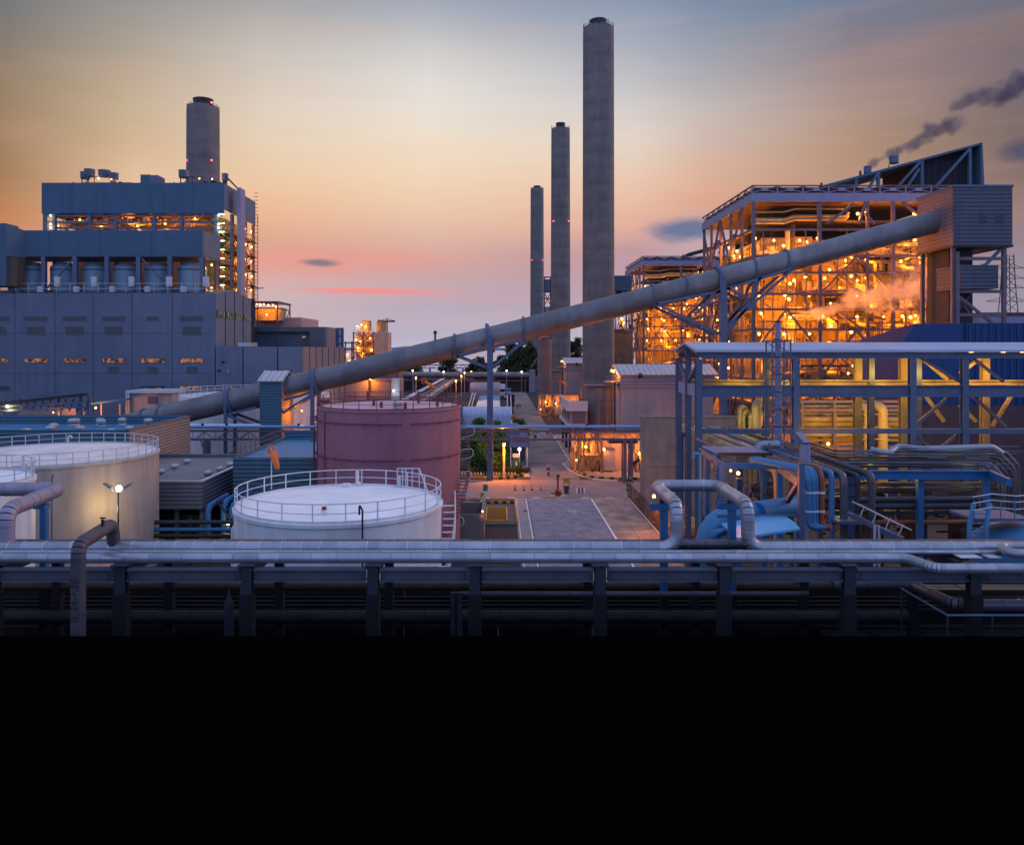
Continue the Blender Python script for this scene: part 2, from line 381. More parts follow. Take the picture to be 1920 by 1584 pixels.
# distant shore hills in a flat arc
hb = MB(); k = 60
hv = [(-9000+18000*i/k, 16000+600*math.sin(i*.7), -2) for i in range(k+1)]
ht = [(x, y, 40+45*abs(math.sin(i*.31+.4))*abs(math.sin(i*.83))+12*rnd.random()) for i, (x, y, z) in enumerate(hv)]
hb.add(hv+ht+[(x, y+1500, -2) for x, y, z in hv], [(i, i+1, k+2+i, k+1+i) for i in range(k)]+[(k+1+i, k+2+i, 2*k+3+i, 2*k+2+i) for i in range(k)])
struct(hb.build('hills', mat('far_hill', (.24,.28,.36), 1, 0, .1, .001)))

road = sheet('road', 5.2, 13.2, 119.5, 600, .006, M_ROAD)
cross = sheet('yard_crossing', -9, 24, 112.5, 128.2, .010, mat('crossing_asphalt', (.24,.19,.185), .85, 0, .3, .25, bump=.15))
yard = sheet('gravel_yard', 4.05, 13.0, 56, 112.3, .008, M_YARD)
strip = sheet('service_strip', 2.2, 4.0, 56, 112.3, .009, mat('strip_concrete', (.27,.26,.28), .9, 0, .25, .6))
lane = sheet('concrete_lane', 13.0, 18.1, 56, 112.3, .006, M_SLAB)
sl = MB().box(-1.22, 1.22, -2.45, 2.45, 0, .05).mesh('concrete_slab', M_SLAB)
for i in range(11):
    for j in range(2): put(sl, 'concrete_slab', (14.35+2.5*j, 60+5*i, .012), lane)
for (ua, va, ub, vb, w) in ((1102,923,1166,1030,.22), (1168,923,1262,1030,.22), (987,927,999,1030,.12), (969,927,976,1030,.10)):
    da, db = G(va), G(vb); xa, xb = X(ua, da), X(ub, db)
    xm = (xa+xb)/2
    MB().box(xm-w/2, xm+w/2, 60, 112, .066, .07).build('painted_line', M_LINE, yard)
for i in range(16):
    MB().box(-4+1.75*i, -3+1.75*i, 112.55, 112.95, .012, .016).build('painted_dash', M_LINE if i % 2 else M['redp'], cross)
MB().box(-8, 19, 112.02, 112.14, .012, .016).build('painted_line', M_LINE, cross)
foot = sheet('footpath', 4.2, 5.15, 131, 230, .12, M_PATH)
MB().box(4.2, 5.15, 131, 230, 0, .115).build('kerb', M_PATH, foot)
fs = MB().box(-.42, .42, -.45, .45, 0, .03).mesh('paving_slab', M_PATH)
for i in range(24): put(fs, 'paving_slab', (4.67, 131.6+1.0*i, .122), foot)
# red and white kerb stones at the road's left edge further up
for i in range(20): MB().box(5.16, 5.36, 150+2*i, 151.9+2*i, 0, .16).build('kerb_block', M['redp'] if i % 2 else M['white'], foot)
# right-hand kerb sweeping round the lit plot
def kerb_line(parent, pts, step, mats, w=.28, h=.22):
    pts = [Vector((x, y, 0)) for x, y in pts]; i = 0
    for a, b in zip(pts, pts[1:]):
        n = max(1, round((b-a).length/step))
        for k in range(n):
            p = a.lerp(b, k/n); q = a.lerp(b, (k+.96)/n)
            MB().bar(p+Vector((0,0,h/2+.012)), q+Vector((0,0,h/2+.012)), w, h).build('kerb_block', mats[i % len(mats)], parent); i += 1
plot = struct(MB().add([(13.4,196,.09),(13.4,150,.09),(11.9,146,.09),(12.1,140,.09),(13.3,133,.09),(15.3,128.8,.09),(19,127.2,.09),(27,127.2,.09),(27,196,.09)], [tuple(range(8,-1,-1))]).build('lit_plot_pavement', mat('plot_concrete', (.30,.25,.22), .9, 0, .25, .5)))
kerb_line(plot, [(13.3,196),(13.3,150),(11.8,146),(12.0,140),(13.2,133),(15.2,128.6),(19,126.9)], 3, [M['white'], M_PATH], .25, .16)
kerb_line(plot, [(12.9,136.5),(13.6,132.6),(14.9,129.9),(17,128.5),(19.5,127.9),(24,127.8)], .95, [M['yellow'], M['blackp']], .34, .42)
garden = struct(MB().add([(-12,129.2,.1),(-1,129.2,.1),(2.2,130.4,.1),(3.9,134,.1),(3.9,176,.1),(-12,176,.1)], [(0,1,2,3,4,5)]).build('garden_ground', mat('garden_soil', (.07,.075,.05), .95, 0, .4, .6)))
kerb_line(garden, [(-2.6,128.6),(0,128.7),(2.4,129.9),(4.2,132.6)], .75, [M['yellow'], M['blackp']], .34, .42)
GRASS = mat('lawn_grass', (.18,.34,.04), .95, 0, .3, 1.5)
o = sheet('lawn', .6, 3.8, 136.5, 141, .13, GRASS); o['kind'] = 'stuff'

# ================================================================== CHIMNEYS
def chimney(name, label, x, y, r0, r1, h, fl_r, fl_h, mast, redz=()):
    t = thing(name, label, 'chimney', (x, y, 0), 'tall concrete chimneys')
    n = 26; MB().lathe((x,y,0), [(r0+(r1-r0)*i/n, h*i/n) for i in range(n+1)], 48).build('shaft', M['conc'], t, True)
    for i in range(2, n, 3):
        rr = r0+(r1-r0)*i/n; MB().lathe((x,y,0), [(rr+.002, h*i/n-.14), (rr+.035, h*i/n-.1), (rr+.035, h*i/n+.1), (rr+.002, h*i/n+.14)], 48).build('pour_joint', M['conc'], t, True)
    MB().lathe((x,y,0), [(r1, h), (r1*.93, h+1.0), (fl_r*1.0, h+1.3)], 48).build('cap_ring', M['conc'], t, True)
    MB().lathe((x,y,0), [(fl_r, h+.6), (fl_r*.95, h+fl_h*.55), (fl_r*1.10, h+fl_h), (fl_r*1.0, h+fl_h), (fl_r*.9, h+fl_h*.5)], 32).build('flue', M['dsteel'], t, True)
    rl = MB()
    rl.tube([(x+r1*.98*math.cos(a*math.pi/12), y+r1*.98*math.sin(a*math.pi/12), h+1.3) for a in range(24)], .06, 5, closed=True)
    for a in range(24): rl.bar((x+r1*.98*math.cos(a*math.pi/12), y+r1*.98*math.sin(a*math.pi/12), h), (x+r1*.98*math.cos(a*math.pi/12), y+r1*.98*math.sin(a*math.pi/12), h+1.3), .07)
    rl.build('guard_rail', M['dsteel'], t)
    for a in range(mast):
        g = -math.pi*.95+a*math.pi*1.9/max(mast-1, 1)
        MB().bar((x+r1*.97*math.cos(g), y+r1*.97*math.sin(g), h), (x+r1*.97*math.cos(g), y+r1*.97*math.sin(g), h+fl_h*.7), .14).build('lightning_rod', M['dsteel'], t)
    for z in redz:
        rr = r0+(r1-r0)*z/h
        for g in (-math.pi/2-.85, -math.pi/2+.85): lamp(t, (x+(rr+.25)*math.cos(g), y+(rr+.25)*math.sin(g), z), 0, 'r', .34, False, 'warning_lamp')
        for g in (-math.pi/2-.85, -math.pi/2+.85): MB().box(x+rr*math.cos(g)-.3, x+rr*math.cos(g)+.3, y+rr*math.sin(g)-.1, y+rr*math.sin(g)+.5, z-.6, z-.35).build('lamp_bracket', M['dsteel'], t)
    return t
chimney('chimney', 'tallest concrete chimney, nearest of the row right of the road', X(1122,236), 236, 4.75, 4.55, Z(52,236)-1.2, 2.35, 3.2, 10)
chimney('chimney', 'middle concrete chimney of the row, second in height', X(1051,378), 378, 4.75, 4.4, Z(244,378)-.5, 2.1, 3.6, 8, (Z(417,378),))
chimney('chimney', 'shortest looking concrete chimney at the far end of the row', X(1007,538), 538, 4.7, 4.4, Z(355,538)-.4, 2.2, 2.5, 0, (Z(489,538),))
chimney('chimney', 'lone chimney rising behind the blue boiler block on the left', X(381,262), 262, 5.5, 5.15, Z(201,262)-1, 3.0, 3.4, 0, (Z(306,262), Z(199,262)))

# ================================================================== LEFT POWER STATION
D0 = 170.0
lb = thing('power_station_hall', 'big blue-grey clad hall with rows of strip windows below the silos', 'power station', (X(200,D0), D0, 0))
zt = Z(550, D0); xr = X(403, D0)
MB().box(-150, xr-.3, D0+.3, 195, 0, zt-.3).build('core', M['dsteel'], lb)
seams = [-210, -130, -46, 28, 103, 175, 248, 323, 403]
for a, b in zip(seams, seams[1:]):
    for z0, z1 in ((0, Z(700,D0)), (Z(700,D0), Z(625,D0)), (Z(625,D0), zt)):
        MB().box(X(a,D0)+.06, X(b,D0)-.06, D0, D0+.35, z0+.03, z1-.03).build('wall_panel', M['wall'], lb)
ys = [170.4, 176.4, 182.5, 188.7, 195]
def gz(y): return zt+(1.5-abs(y-182.6)/12.5*1.5)
for a, b in zip(ys, ys[1:]):
    MB().prismx([(a+.12,0),(b-.12,0),(b-.12,gz(b)),(a+.12,gz(a))], xr-.35, xr).build('end_wall_panel', M['wall'], lb)
    MB().box(xr-.06, xr+.12, b-.14, b+.14, 0, gz(b)-.2).build('downpipe', M['dsteel'], lb)
    w = MB().box(xr+.003, xr+.1, a+.5, b-.5, Z(599,182), Z(586,182)).build('window', M['glass'], lb)
    for k in range(6):
        yy = a+.6+(b-a-1.2)*k/6; MB().box(xr+.1, xr+.13, yy+.08, yy+(b-a-1.2)/6-.08, Z(598,182), Z(587,182)).build('pane', WIN_G if k % 2 else M['glass'], w)
MB().prismx([(170.2,zt-.25),(195.2,zt-.25),(195.2,zt+.02),(182.6,zt+1.62),(170.2,zt+.02)], -150, xr-.4).build('roof', M['wallup'], lb)
def window(parent, u0, u1, v0, v1, n, lit, d=D0, proud=.0):
    x0, x1, z0, z1 = X(u0,d), X(u1,d), Z(v1,d), Z(v0,d); y = d-proud
    w = MB(); t = .10
    w.box(x0-t, x1+t, y-.10, y-.004, z0-t, z0).box(x0-t, x1+t, y-.10, y-.004, z1, z1+t).box(x0-t, x0, y-.098, y-.006, z0, z1).box(x1, x1+t, y-.098, y-.006, z0, z1)
    o = w.build('window', M['steel'], parent)
    for k in range(n):
        a = x0+(x1-x0)*k/n; b = x0+(x1-x0)*(k+1)/n
        MB().box(a+.05, b-.05, y-.05, y-.005, z0+.02, z1-.02).build('pane', lit, o)
for u0, u1, n in ((0,17,2),(46,89,6),(118,162,6),(192,234,6),(276,296,3),(338,381,6)): window(lb, u0, u1, 594, 601, n, M['glass'])
for u0, u1, n in ((-22,10,4),(51,83,4),(124,157,4),(197,229,4),(344,376,4)): window(lb, u0, u1, 613, 627, n, M['glass'])
for u0, u1, n in ((-28,16,6),(46,89,6),(119,162,6),(193,235,6),(265,309,6),(338,381,6)): window(lb, u0, u1, 672, 680, n, WIN_LIT)
for u0, u1, n in ((205,222,3),(278,295,3),(351,369,3)): window(lb, u0, u1, 688, 698, n, M['glass'])
for u0, u1, n, g in ((-28,18,6,M['glass']),(265,309,6,M['glass']),(338,381,6,WIN_LIT)): window(lb, u0, u1, 724, 731, n, g)

ax = thing('annex_hall', 'lower blue annex hall with glow-tinted end wall beside the big hall', 'hall', (X(480,D0), D0, 0))
xa = X(567,D0); za = Z(650,D0)
MB().box(xr+.2, xa-.3, D0+.4, 216, 0, za-.2).build('core', M['dsteel'], ax)
us = [403, 455, 520, 567]
for a, b in zip(us, us[1:]): MB().box(X(a,D0)+.2, X(b,D0)-.05, D0, D0+.38, 0, za).build('wall_panel', M['wall'], ax)
ye = [170.5, 176.5, 182.7, 189.2, 196, 203, 209.5, 216]
for i, (a, b) in enumerate(zip(ye, ye[1:])):
    MB().box(xa-.35, xa, a, b-.12, 0, za-.05).build('end_wall_panel', M['annex'], ax)
    MB().box(xa-.04, xa+.10, b-.15, b+.15, 0, za).build('downpipe', M['dsteel'], ax)
MB().box(xr+.2, xa-.36, D0+.42, 215.9, za-.18, za-.02).build('roof', M['roofg'], ax)
for u, v in ((419,679),(411,695)): MB().box(X(u,D0)-.25, X(u,D0)+.25, D0-.3, D0-.02, Z(v,D0)-.2, Z(v,D0)+.2).build('wall_light', M['black'], ax)
for u0, u1 in ((425,431),(493,504),(522,536),(545,552)): window(ax, u0, u1, 693, 702, 2, WIN_G)
for k in range(3):
    y = 181+7*k; w = MB().box(xa+.003, xa+.08, y, y+3.5, 9, 10.6).build('window', M['glass'], ax)
    for j in range(4): MB().box(xa+.08, xa+.11, y+.1+.85*j, y+.85*j+.75, 9.1, 10.5).build('pane', M['glass'], w)
cn = MB().box(X(452,175), X(475,175), 173, 178, za+.05, za+.9).build('roof_unit', M['turb'], ax)

# silos and the gallery above them
D1 = 172.0
bh = thing('bunker_gallery', 'windowless blue gallery raised on columns over the row of silos', 'gallery', (X(200,D1), D1, zt))
xg = X(380,D1); zb, ztp = Z(478,D1), Z(432,D1)
for a, b in zip(range(-100, 380, 96), range(-4, 476, 96)):
    MB().box(X(a,D1)+.03, X(min(b,380),D1)-.03, D1, D1+.3, zb, ztp).build('wall_panel', M['wallup'], bh)
MB().box(xg-.3, xg, D1+.3, 183, zb, ztp).build('end_wall_panel', M['wall'], bh)
MB().box(X(-100,D1), xg-.32, D1+.32, 183, zb+.05, ztp-.1).build('core', M['dsteel'], bh)
MB().box(X(-100,D1), xg-.1, D1+.1, 183, zb-.35, zb-.01).build('floor_beam', M['steel'], bh)
for u in (21, 81, 140, 200, 259, 318, 378):
    pbar(bh, 'column', (X(u,D1), D1+.4, zt+.05), (X(u,D1), D1+.4, zb-.36), .9, .9, M['steel'], True)
for a, b in ((81,140),(259,318)):
    p, q = ((X(81,D1), Z(545,D1)), (X(138,D1), Z(482,D1))) if a == 81 else ((X(262,D1), Z(482,D1)), (X(318,D1), Z(543,D1)))
    pbar(bh, 'brace', (p[0], D1+.6, p[1]), (q[0], D1+.6, q[1]), .32, .32, M['steel'])
pbar(bh, 'column', (xg-.4, 182.5, zt+1), (xg-.4, 182.5, zb-.36), .7, .7, M['steel'], True)
for z in (zt+1.1, zt+2.2): pbar(bh, 'hand_rail', (X(-40,D1), D1-.9, z), (X(404,D1), D1-.9, z), .09, .09, M['rail'])
for u in range(-20, 404, 26): pbar(bh, 'rail_post', (X(u,D1), D1-.9, zt+.25), (X(u,D1), D1-.9, zt+2.2), .08, .08, M['rail'])
for i, u in enumerate((77,109,145,178,212,248,278,318,345,387)):
    z = zt+.4+(1.2 if i % 2 else 0); b = MB().box(X(u,D1)-.55, X(u,D1)+.55, D1-.6, D1+.1, z, z+1.2+(.9 if i % 2 else 0)).build('control_box', M['rail'], bh)
lamp(bh, P(397,497,178), 500); lamp(bh, P(397,540,180), 300)
for i, u in enumerate((61, 120, 180, 237, 296, 361)):
    t = thing('silo', ['grey blue coal silo, leftmost under the raised gallery', 'coal silo second from left under the gallery', 'coal silo third from left, behind the gallery brace', 'bluest coal silo, fourth from left under the gallery', 'coal silo fifth from left under the gallery', 'rightmost coal silo, at the open end of the gallery'][i], 'silo', (X(u,176.6), 176.6, zt), 'coal silos under the gallery')
    rs = 3.0 if u == 361 else 2.7
    MB().lathe((X(u,176.6),176.6,zt-1), [(rs,0),(rs,zb-zt-1.2),(rs*.55,zb-zt-.2)], 36).build('shell', mat('silo_paint', (.20,.30,.39), .55, .1, .15, .3, .25), t, True)
    MB().lathe((X(u,176.6),176.6,zb-3.1), [(rs+.01,0),(rs+.09,.05),(rs+.09,.3),(rs+.01,.35)], 36).build('band', M['steel'], t, True)
    MB().lathe((X(u,176.6),176.6,zt+.3), [(rs+.01,0),(rs+.12,.05),(rs+.12,.4),(rs+.01,.45)], 36).build('base_ring', M['steel'], t, True)
fl = thing('corner_tower', 'dark blue stepped tower at the left edge beside the silo gallery', 'tower', (X(5,171), 171, zt))
MB().prismx([(168.5,Z(536,168)),(173,Z(536,168)),(173,Z(418,168)),(168.5,Z(418,168))], X(-60,168), X(8,168)).build('body', M['wallup'], fl)
MB().add([(X(8,168),168.5,Z(480,168)),(X(27,168),172,Z(480,168)),(X(27,168),172,Z(428,168)),(X(8,168),168.5,Z(418,168))], [(0,1,2,3)]).build('side_panel', M['wallup'], fl)
MB().box(X(-60,168), X(26,168), 169.2, 171.9, Z(536,168), Z(482,168)).build('lower_body', mat('brown_cladding', (.10,.075,.06), .8), fl)
for u in (3, 19): pbar(fl, 'leg', (X(u,168),170.5,zt), (X(u,168),170.5,Z(536,168)), .3, .3, M['steel'])
pbar(fl, 'brace', (X(3,168),170.5,zt), (X(19,168),170.5,Z(536,168)), .2, .2, M['steel'])
pbar(fl, 'brace', (X(19,168),170.7,zt), (X(3,168),170.7,Z(536,168)), .2, .2, M['steel'])

# upper boiler block
D2 = 185.0; D3 = 209.0
ub = thing('boiler_block', 'tall boiler block with blue clad top over an open lit steel frame', 'boiler house', (X(250,D2), D2, 0))
xl, xR = X(78,D2), X(420,D2); z0, z1 = Z(400,D2), Z(343,D2)
for i in range(6):
    a = xl+(xR-xl)*i/6; b = xl+(xR-xl)*(i+1)/6; MB().box(a+.02, b-.02, D2, D2+.4, z0, z1).build('wall_panel', M['wallup'], ub)
MB().box(xR-.4, xR-.02, D2+.42, D3, z0+1, z1-.03).build('end_wall_panel', M['wall'], ub)
MB().box(xl+.2, xR-.42, D2+.42, D3-.1, z1-.5, z1-.1).build('roof', M['roofg'], ub)
MB().box(xl, xl+.4, D2+.42, D3, z0, z1).build('end_wall_panel', M['wallup'], ub)
tw = MB().box(X(435,D2), X(442,D2), D2+3.5, D2+7, zt+.5, z1-.4).build('lift_shaft', M['fascia'], ub)
MB().box(xl+4, xR-6, D2+7, D3-2, zt, z0+1.5).build('boiler_casing', mat('boiler_casing_dark', (.26,.18,.10), .8, 0, .3, .5, .3), ub)
for u in (82, 100, 167, 216, 288, 340, 404): pbar(ub, 'column', (X(u,D2), D2+.6, zt), (X(u,D2), D2+.6, z0-.02), .7, .7, M['steel'], True)
for v in (404, 416, 427): pbar(ub, 'beam', (xl, D2+.65, Z(v,D2)), (xR-.5, D2+.65, Z(v,D2)), .3, .45, M['steel'])
b = MB()
for i in range(70):
    x = rnd.uniform(xl+2, xR-7); z = rnd.uniform(Z(432,D2), z0); y = D2+rnd.uniform(1.5, 5.5); k = rnd.random()
    if k < .4: b.tube([(x,y,z),(x+rnd.uniform(1,5),y,z),(x+rnd.uniform(1,5)+2,y,z+rnd.uniform(-2,2))], rnd.uniform(.12,.4), 7)
    elif k < .7: b.box(x, x+rnd.uniform(.5,2.2), y, y+1, z, z+rnd.uniform(.5,1.6))
    else: b.bar((x,y,z-1), (x+rnd.uniform(-1.5,1.5),y,z+1.6), .2)
b.build('pipework', M['duct'], ub, stuff=True)
for u, v in ((238,405),(288,408),(366,410),(310,420),(150,412),(258,424),(190,424),(340,424),(110,424)): lamp(ub, P(u,v,D2+2.0), 520, 's', .2)
for v in (404, 420, 427):
    for u in (95, 410): lamp(ub, P(u,v,D2+.2), 70, 't', .22)
# stair tower with tubes of greenish light
for x in (X(406,D2), X(430,D2)): pbar(ub, 'column', (x, D2+1.2, zt), (x, D2+1.2, z0), .35, .35, M['steel'])
nl = 9
for i in range(nl):
    z = zt+1+(z0-zt-1)*i/nl; MB().box(X(406,D2)+.2, X(430,D2)-.2, D2+1.3, D2+4.6, z, z+.12).build('landing', M['steel'], ub)
    pbar(ub, 'stair_flight', (X(407,D2) if i % 2 else X(429,D2), D2+1.6, z+.1), (X(429,D2) if i % 2 else X(407,D2), D2+1.6, z+(z0-zt-1)/nl), .9, .12, M['steel'])
    MB().box(X(411,D2)-.5, X(411,D2)+.8, D2+1.0, D2+1.2, z+1.9, z+2.15).build('tube_light', M_TUBE, ub)
    light(ub, (X(413,D2), D2+2.2, z+1.6), 110, (.75, 1., .25), .4)
# open frame on the end side
xs = xR-.6
for y in (D2+8, D2+13, D2+18, D3-.3): pbar(ub, 'column', (xs, y, 0), (xs, y, z0+1), .5, .5, M['mauve'], True)
zz = [zt+1, zt+4.6, zt+8.4, zt+12.2, zt+16]
for i, z in enumerate(zz):
    MB().box(xs-4, xs+1.0, D2+7.2, D3, z-.15, z).build('deck', M['dsteel'], ub)
    pbar(ub, 'hand_rail', (xs+1.0, D2+7.2, z+1.1), (xs+1.0, D3, z+1.1), .1, .1, M['mauve'])
    for j, y in enumerate((D2+8, D2+13, D2+18)):
        pbar(ub, 'brace', (xs-.1, y, z-3.6), (xs-.1, y+5, z-.2), .25, .25, M['mauve']) if (i+j) % 2 else pbar(ub, 'brace', (xs-.1, y+5, z-3.6), (xs-.1, y, z-.2), .25, .25, M['mauve'])
        lamp(ub, (xs+.6, y+2.2+.6*(i % 2), z+2.3), 700, 's', .22)
    for j in range(7):
        y = rnd.uniform(D2+8, D3-1); MB().box(xs-2.5, xs-.6, y, y+rnd.uniform(.8,2), z, z+rnd.uniform(.8,2.4)).build('equipment_box', M['duct'], ub)
MB().box(xs-8, xs-4.2, D2+7.5, D3-.5, zt, z0+1).build('casing_side', M['casing'], ub)
MB().prismx([(D3-3,zz[1]-1),(D3+5,zz[1]-.2),(D3+5,zz[1]),(D3-3,zz[1]-.7)], xs-1, xs+1.4).build('crane_jib', M['dsteel'], ub)
# caged ladder at the far corner
for dx in (0, .9): pbar(ub, 'ladder_rail', (X(476,D3)+dx, D3+.5, 5), (X(476,D3)+dx, D3+.5, Z(402,D3)), .14, .14, M['dsteel'])
b = MB()
for i in range(60): b.bar((X(476,D3), D3+.5, 6+.95*i), (X(476,D3)+.9, D3+.5, 6+.95*i), .12)
b.build('ladder_rungs', M['dsteel'], ub)
# coolers on the roof
def cooler(u, v0, v1, d, r): return MB().lathe((X(u,d), d, Z(v1,d)), [(r*.92,0),(r,.3),(r,(v1-v0)/F*d-.3),(r*1.06,(v1-v0)/F*d),(r*.9,(v1-v0)/F*d)], 20).build('fan_housing', M['steel'], ub, True)
for u, v0, v1, r in ((168,318,330,1.2),(196,320,332,1.35),(213,325,337,1.1),(160,323,336,1.1),(345,320,334,1.2),(422,326,340,.75)): cooler(u, v0, v1, D2+5+(u % 3), r)
for u0, u1 in ((137,232),(326,412)):
    pbar(ub, 'roof_beam', (X(u0,D2), D2+4, Z(337,D2)), (X(u1,D2), D2+4, Z(337,D2)), .25, .3, M['dsteel'])
    pbar(ub, 'roof_beam', (X(u0,D2), D2+4, Z(326,D2)), (X(u0+28,D2), D2+4, Z(325,D2)), .2, .2, M['dsteel'])
    for u in range(u0, u1+1, 12): pbar(ub, 'roof_post', (X(u,D2), D2+4, z1-.1), (X(u,D2), D2+4, Z(326 if u < u0+30 else 336,D2)), .2, .2, M['dsteel'])
    pbar(ub, 'roof_brace', (X(u0+2,D2), D2+4, z1), (X(u0+14,D2), D2+4, Z(327,D2)), .16, .16, M['dsteel'])
    lamp(ub, P(u0+48,335,D2+5), 250, 's', .16); lamp(ub, P(u0+72,336,D2+5), 200, 's', .16, off=(0,-.3,.2))
b = MB()
for i in range(22):
    x = X(rnd.uniform(368,408),D2); b.box(x, x+rnd.uniform(.3,1), D2+4, D2+5, z1-.1, z1+rnd.uniform(.3,1.3))
b.build('roof_pipework', M['dsteel'], ub, stuff=True)
for i in range(16):
    u = rnd.uniform(95, 405); h = rnd.uniform(.5, 1.7); w = rnd.uniform(.4, 1.6); y = D2+rnd.uniform(3, 14)
    MB().box(X(u,D2), X(u,D2)+w, y, y+w, z1-.12, z1+h).build('roof_unit', M['steel'] if i % 2 else M['dsteel'], ub)
for u in (112, 187, 246, 307, 384): MB().cyl((X(u,D2), D2+6), z1-.1, z1+rnd.uniform(1,2.2), .14, n=8).build('vent_stack', M['dsteel'], ub, True)
MB().box(X(258,D2), X(276,D2), D2+1.5, D2+5.5, z1-.12, Z(325,D2)).build('roof_house', M['wallup'], ub)
MB().box(X(276,D2)+.003, X(291,D2), D2+1.5, D2+5.5, z1-.12, Z(326,D2)).build('roof_house', M['wall'], ub)
for u, y in ((440,D3-6),(452,D3-2)):
    pbar(ub, 'roof_post', (X(u,y), y, z1-.3), (X(u,y), y, z1+2.2), .2, .2, M['dsteel'])
pbar(ub, 'roof_beam', (X(424,D2+2), D2+2, z1+1.9), (X(452,D3-2), D3-2, z1+2.2), .25, .3, M['dsteel'])

# ------------------------------------------------ buildings behind the hall
lh = thing('lit_rooftop_frame', 'small open steel frame with orange lights behind the left hall', 'steel frame', P(505,600,232))
MB().box(X(470,232), X(520,232), 236, 242, Z(600,232), Z(575,232)).build('casing', M['casing'], lh)
for u in (478, 520): pbar(lh, 'column', (X(u,232),232,Z(610,232)), (X(u,232),232,Z(567,232)), .35, .35, M['mauve'])
pbar(lh, 'column', (X(520,232),246,Z(610,232)), (X(520,232),246,Z(567,232)), .35, .35, M['mauve'])
for v in (568, 578): pbar(lh, 'beam', (X(476,232),232,Z(v,232)), (X(521,232),232,Z(v,232)), .3, .4, M['mauve']); pbar(lh, 'beam', (X(520,232),232.3,Z(v,232)), (X(520,232),246,Z(v,232)), .3, .4, M['mauve'])
for y in (232.5, 237, 241): pbar(lh, 'brace', (X(520,232),y,Z(602,232)), (X(520,232),y+4.5,Z(579,232)), .22, .22, M['mauve'])
MB().box(X(474,232), X(522,232), 231.6, 247, Z(566.5,232), Z(565,232)).build('roof', M['dsteel'], lh)
for u, v in ((482,570),(488,571),(495,570),(503,572),(512,572),(500,590),(518,575)): lamp(lh, P(u,v,233.5), 350, 's', .22)
pk = thing('pink_parapet_hall', 'flat roofed pinkish hall behind the blue annex', 'hall', (X(530,240), 240, 0))
MB().box(X(478,240), X(566,240), 240, 262, 0, Z(597,240)).build('wall', M['wallm'], pk)
MB().box(X(478,240)-.1, X(566,240)+.1, 239.9, 262.1, Z(597,240)+.01, Z(595,240)).build('roof_edge', M['rail'], pk)
bl = thing('blue_plant_room', 'dark blue plant room with a recessed front above the annex roof', 'plant room', (X(540,222), 222, 0))
x0, x1 = X(470,222), X(609,222)
MB().box(x0, x1, 223.2, 245, 0, Z(614,222)).build('wall', M['wallup'], bl)
MB().box(x0, x1, 222, 223.19, Z(622,222), Z(613,222)).build('header', M['wallup'], bl)
MB().box(X(580,222), x1, 222, 223.19, 20, Z(622,222)-.003).build('pier', M['wallup'], bl)
MB().box(X(531,222), X(549,222), 222.9, 223.19, Z(650,222), Z(638,222)).build('door', M['bluep'], bl)
MB().box(x1+.003, x1+.6, 222, 245, 0, Z(613,222)).build('end_wall_panel', M['annex'], bl)
MB().box(X(566,222), X(572,222), 222.4, 223, Z(634,222), Z(630,222)).build('camera_box', M['white'], bl)
sf = thing('steel_skeleton', 'bare dark blue steel skeleton standing beyond the annex end', 'steel frame', (X(628,235), 235, 0))
for u in (613, 622, 633, 642): pbar(sf, 'column', (X(u,235),235,0), (X(u,235),235,Z(615,235)), .75, .75, M['bluep'])
for v in (616, 630, 645): pbar(sf, 'beam', (X(612,235),235.5,Z(v,235)), (X(643,235),235.5,Z(v,235)), .3, .45, M['bluep'])
pbar(sf, 'brace', (X(622,235),236,Z(645,235)), (X(633,235),236,Z(617,235)), .25, .25, M['bluep']); pbar(sf, 'brace', (X(633,235),236.3,Z(645,235)), (X(622,235),236.3,Z(617,235)), .25, .25, M['bluep'])
# orange-lit process tower with a hoist arm
tx = thing('process_tower', 'orange lit concrete process tower with a hoist arm on top', 'tower', (X(695,300), 300, 0))
d = 300.; x0, xm, x1 = X(662,d), X(702,d), X(728,d)
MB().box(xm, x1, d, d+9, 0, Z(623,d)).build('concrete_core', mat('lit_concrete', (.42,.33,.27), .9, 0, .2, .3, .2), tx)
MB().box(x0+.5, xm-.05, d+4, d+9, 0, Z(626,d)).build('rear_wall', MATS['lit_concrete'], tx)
for u in (663, 682, 700): pbar(tx, 'column', (X(u,d),d,0), (X(u,d),d,Z(622,d)), .5, .5, M['mauve'])
for v in (624, 641, 660, 676, 690): MB().box(x0, xm-.06, d-.3, d+3.9, Z(v,d)-.25, Z(v,d)).build('deck', M['mauve'], tx); pbar(tx, 'hand_rail', (x0,d-.3,Z(v,d)+1.1), (xm,d-.3,Z(v,d)+1.1), .12, .12, M['rail'])
for u, v0, v1, r in ((684,600,622,1.1),(712,602,622,1.2)): MB().cyl((X(u,d),d+4.5), Z(v1,d), Z(v0,d), r*1.6, n=16).build('tank', M['casing'], tx, True)
for u in (708, 724): pbar(tx, 'hoist_post', (X(u,d),d+3,Z(623,d)), (X(u,d),d+3,Z(598,d)), .35, .35, M['dsteel'])
pbar(tx, 'hoist_arm', (X(706,d),d+3,Z(602,d)), (X(739,d),d+3,Z(602,d)), .5, .6, M['dsteel'])
pbar(tx, 'hoist_stay', (X(724,d),d+3,Z(597,d)), (X(738,d),d+3,Z(601,d)), .2, .2, M['dsteel']); pbar(tx, 'hoist_stay', (X(724,d),d+3.2,Z(597,d)), (X(708,d),d+3.2,Z(601,d)), .2, .2, M['dsteel'])
b = MB()
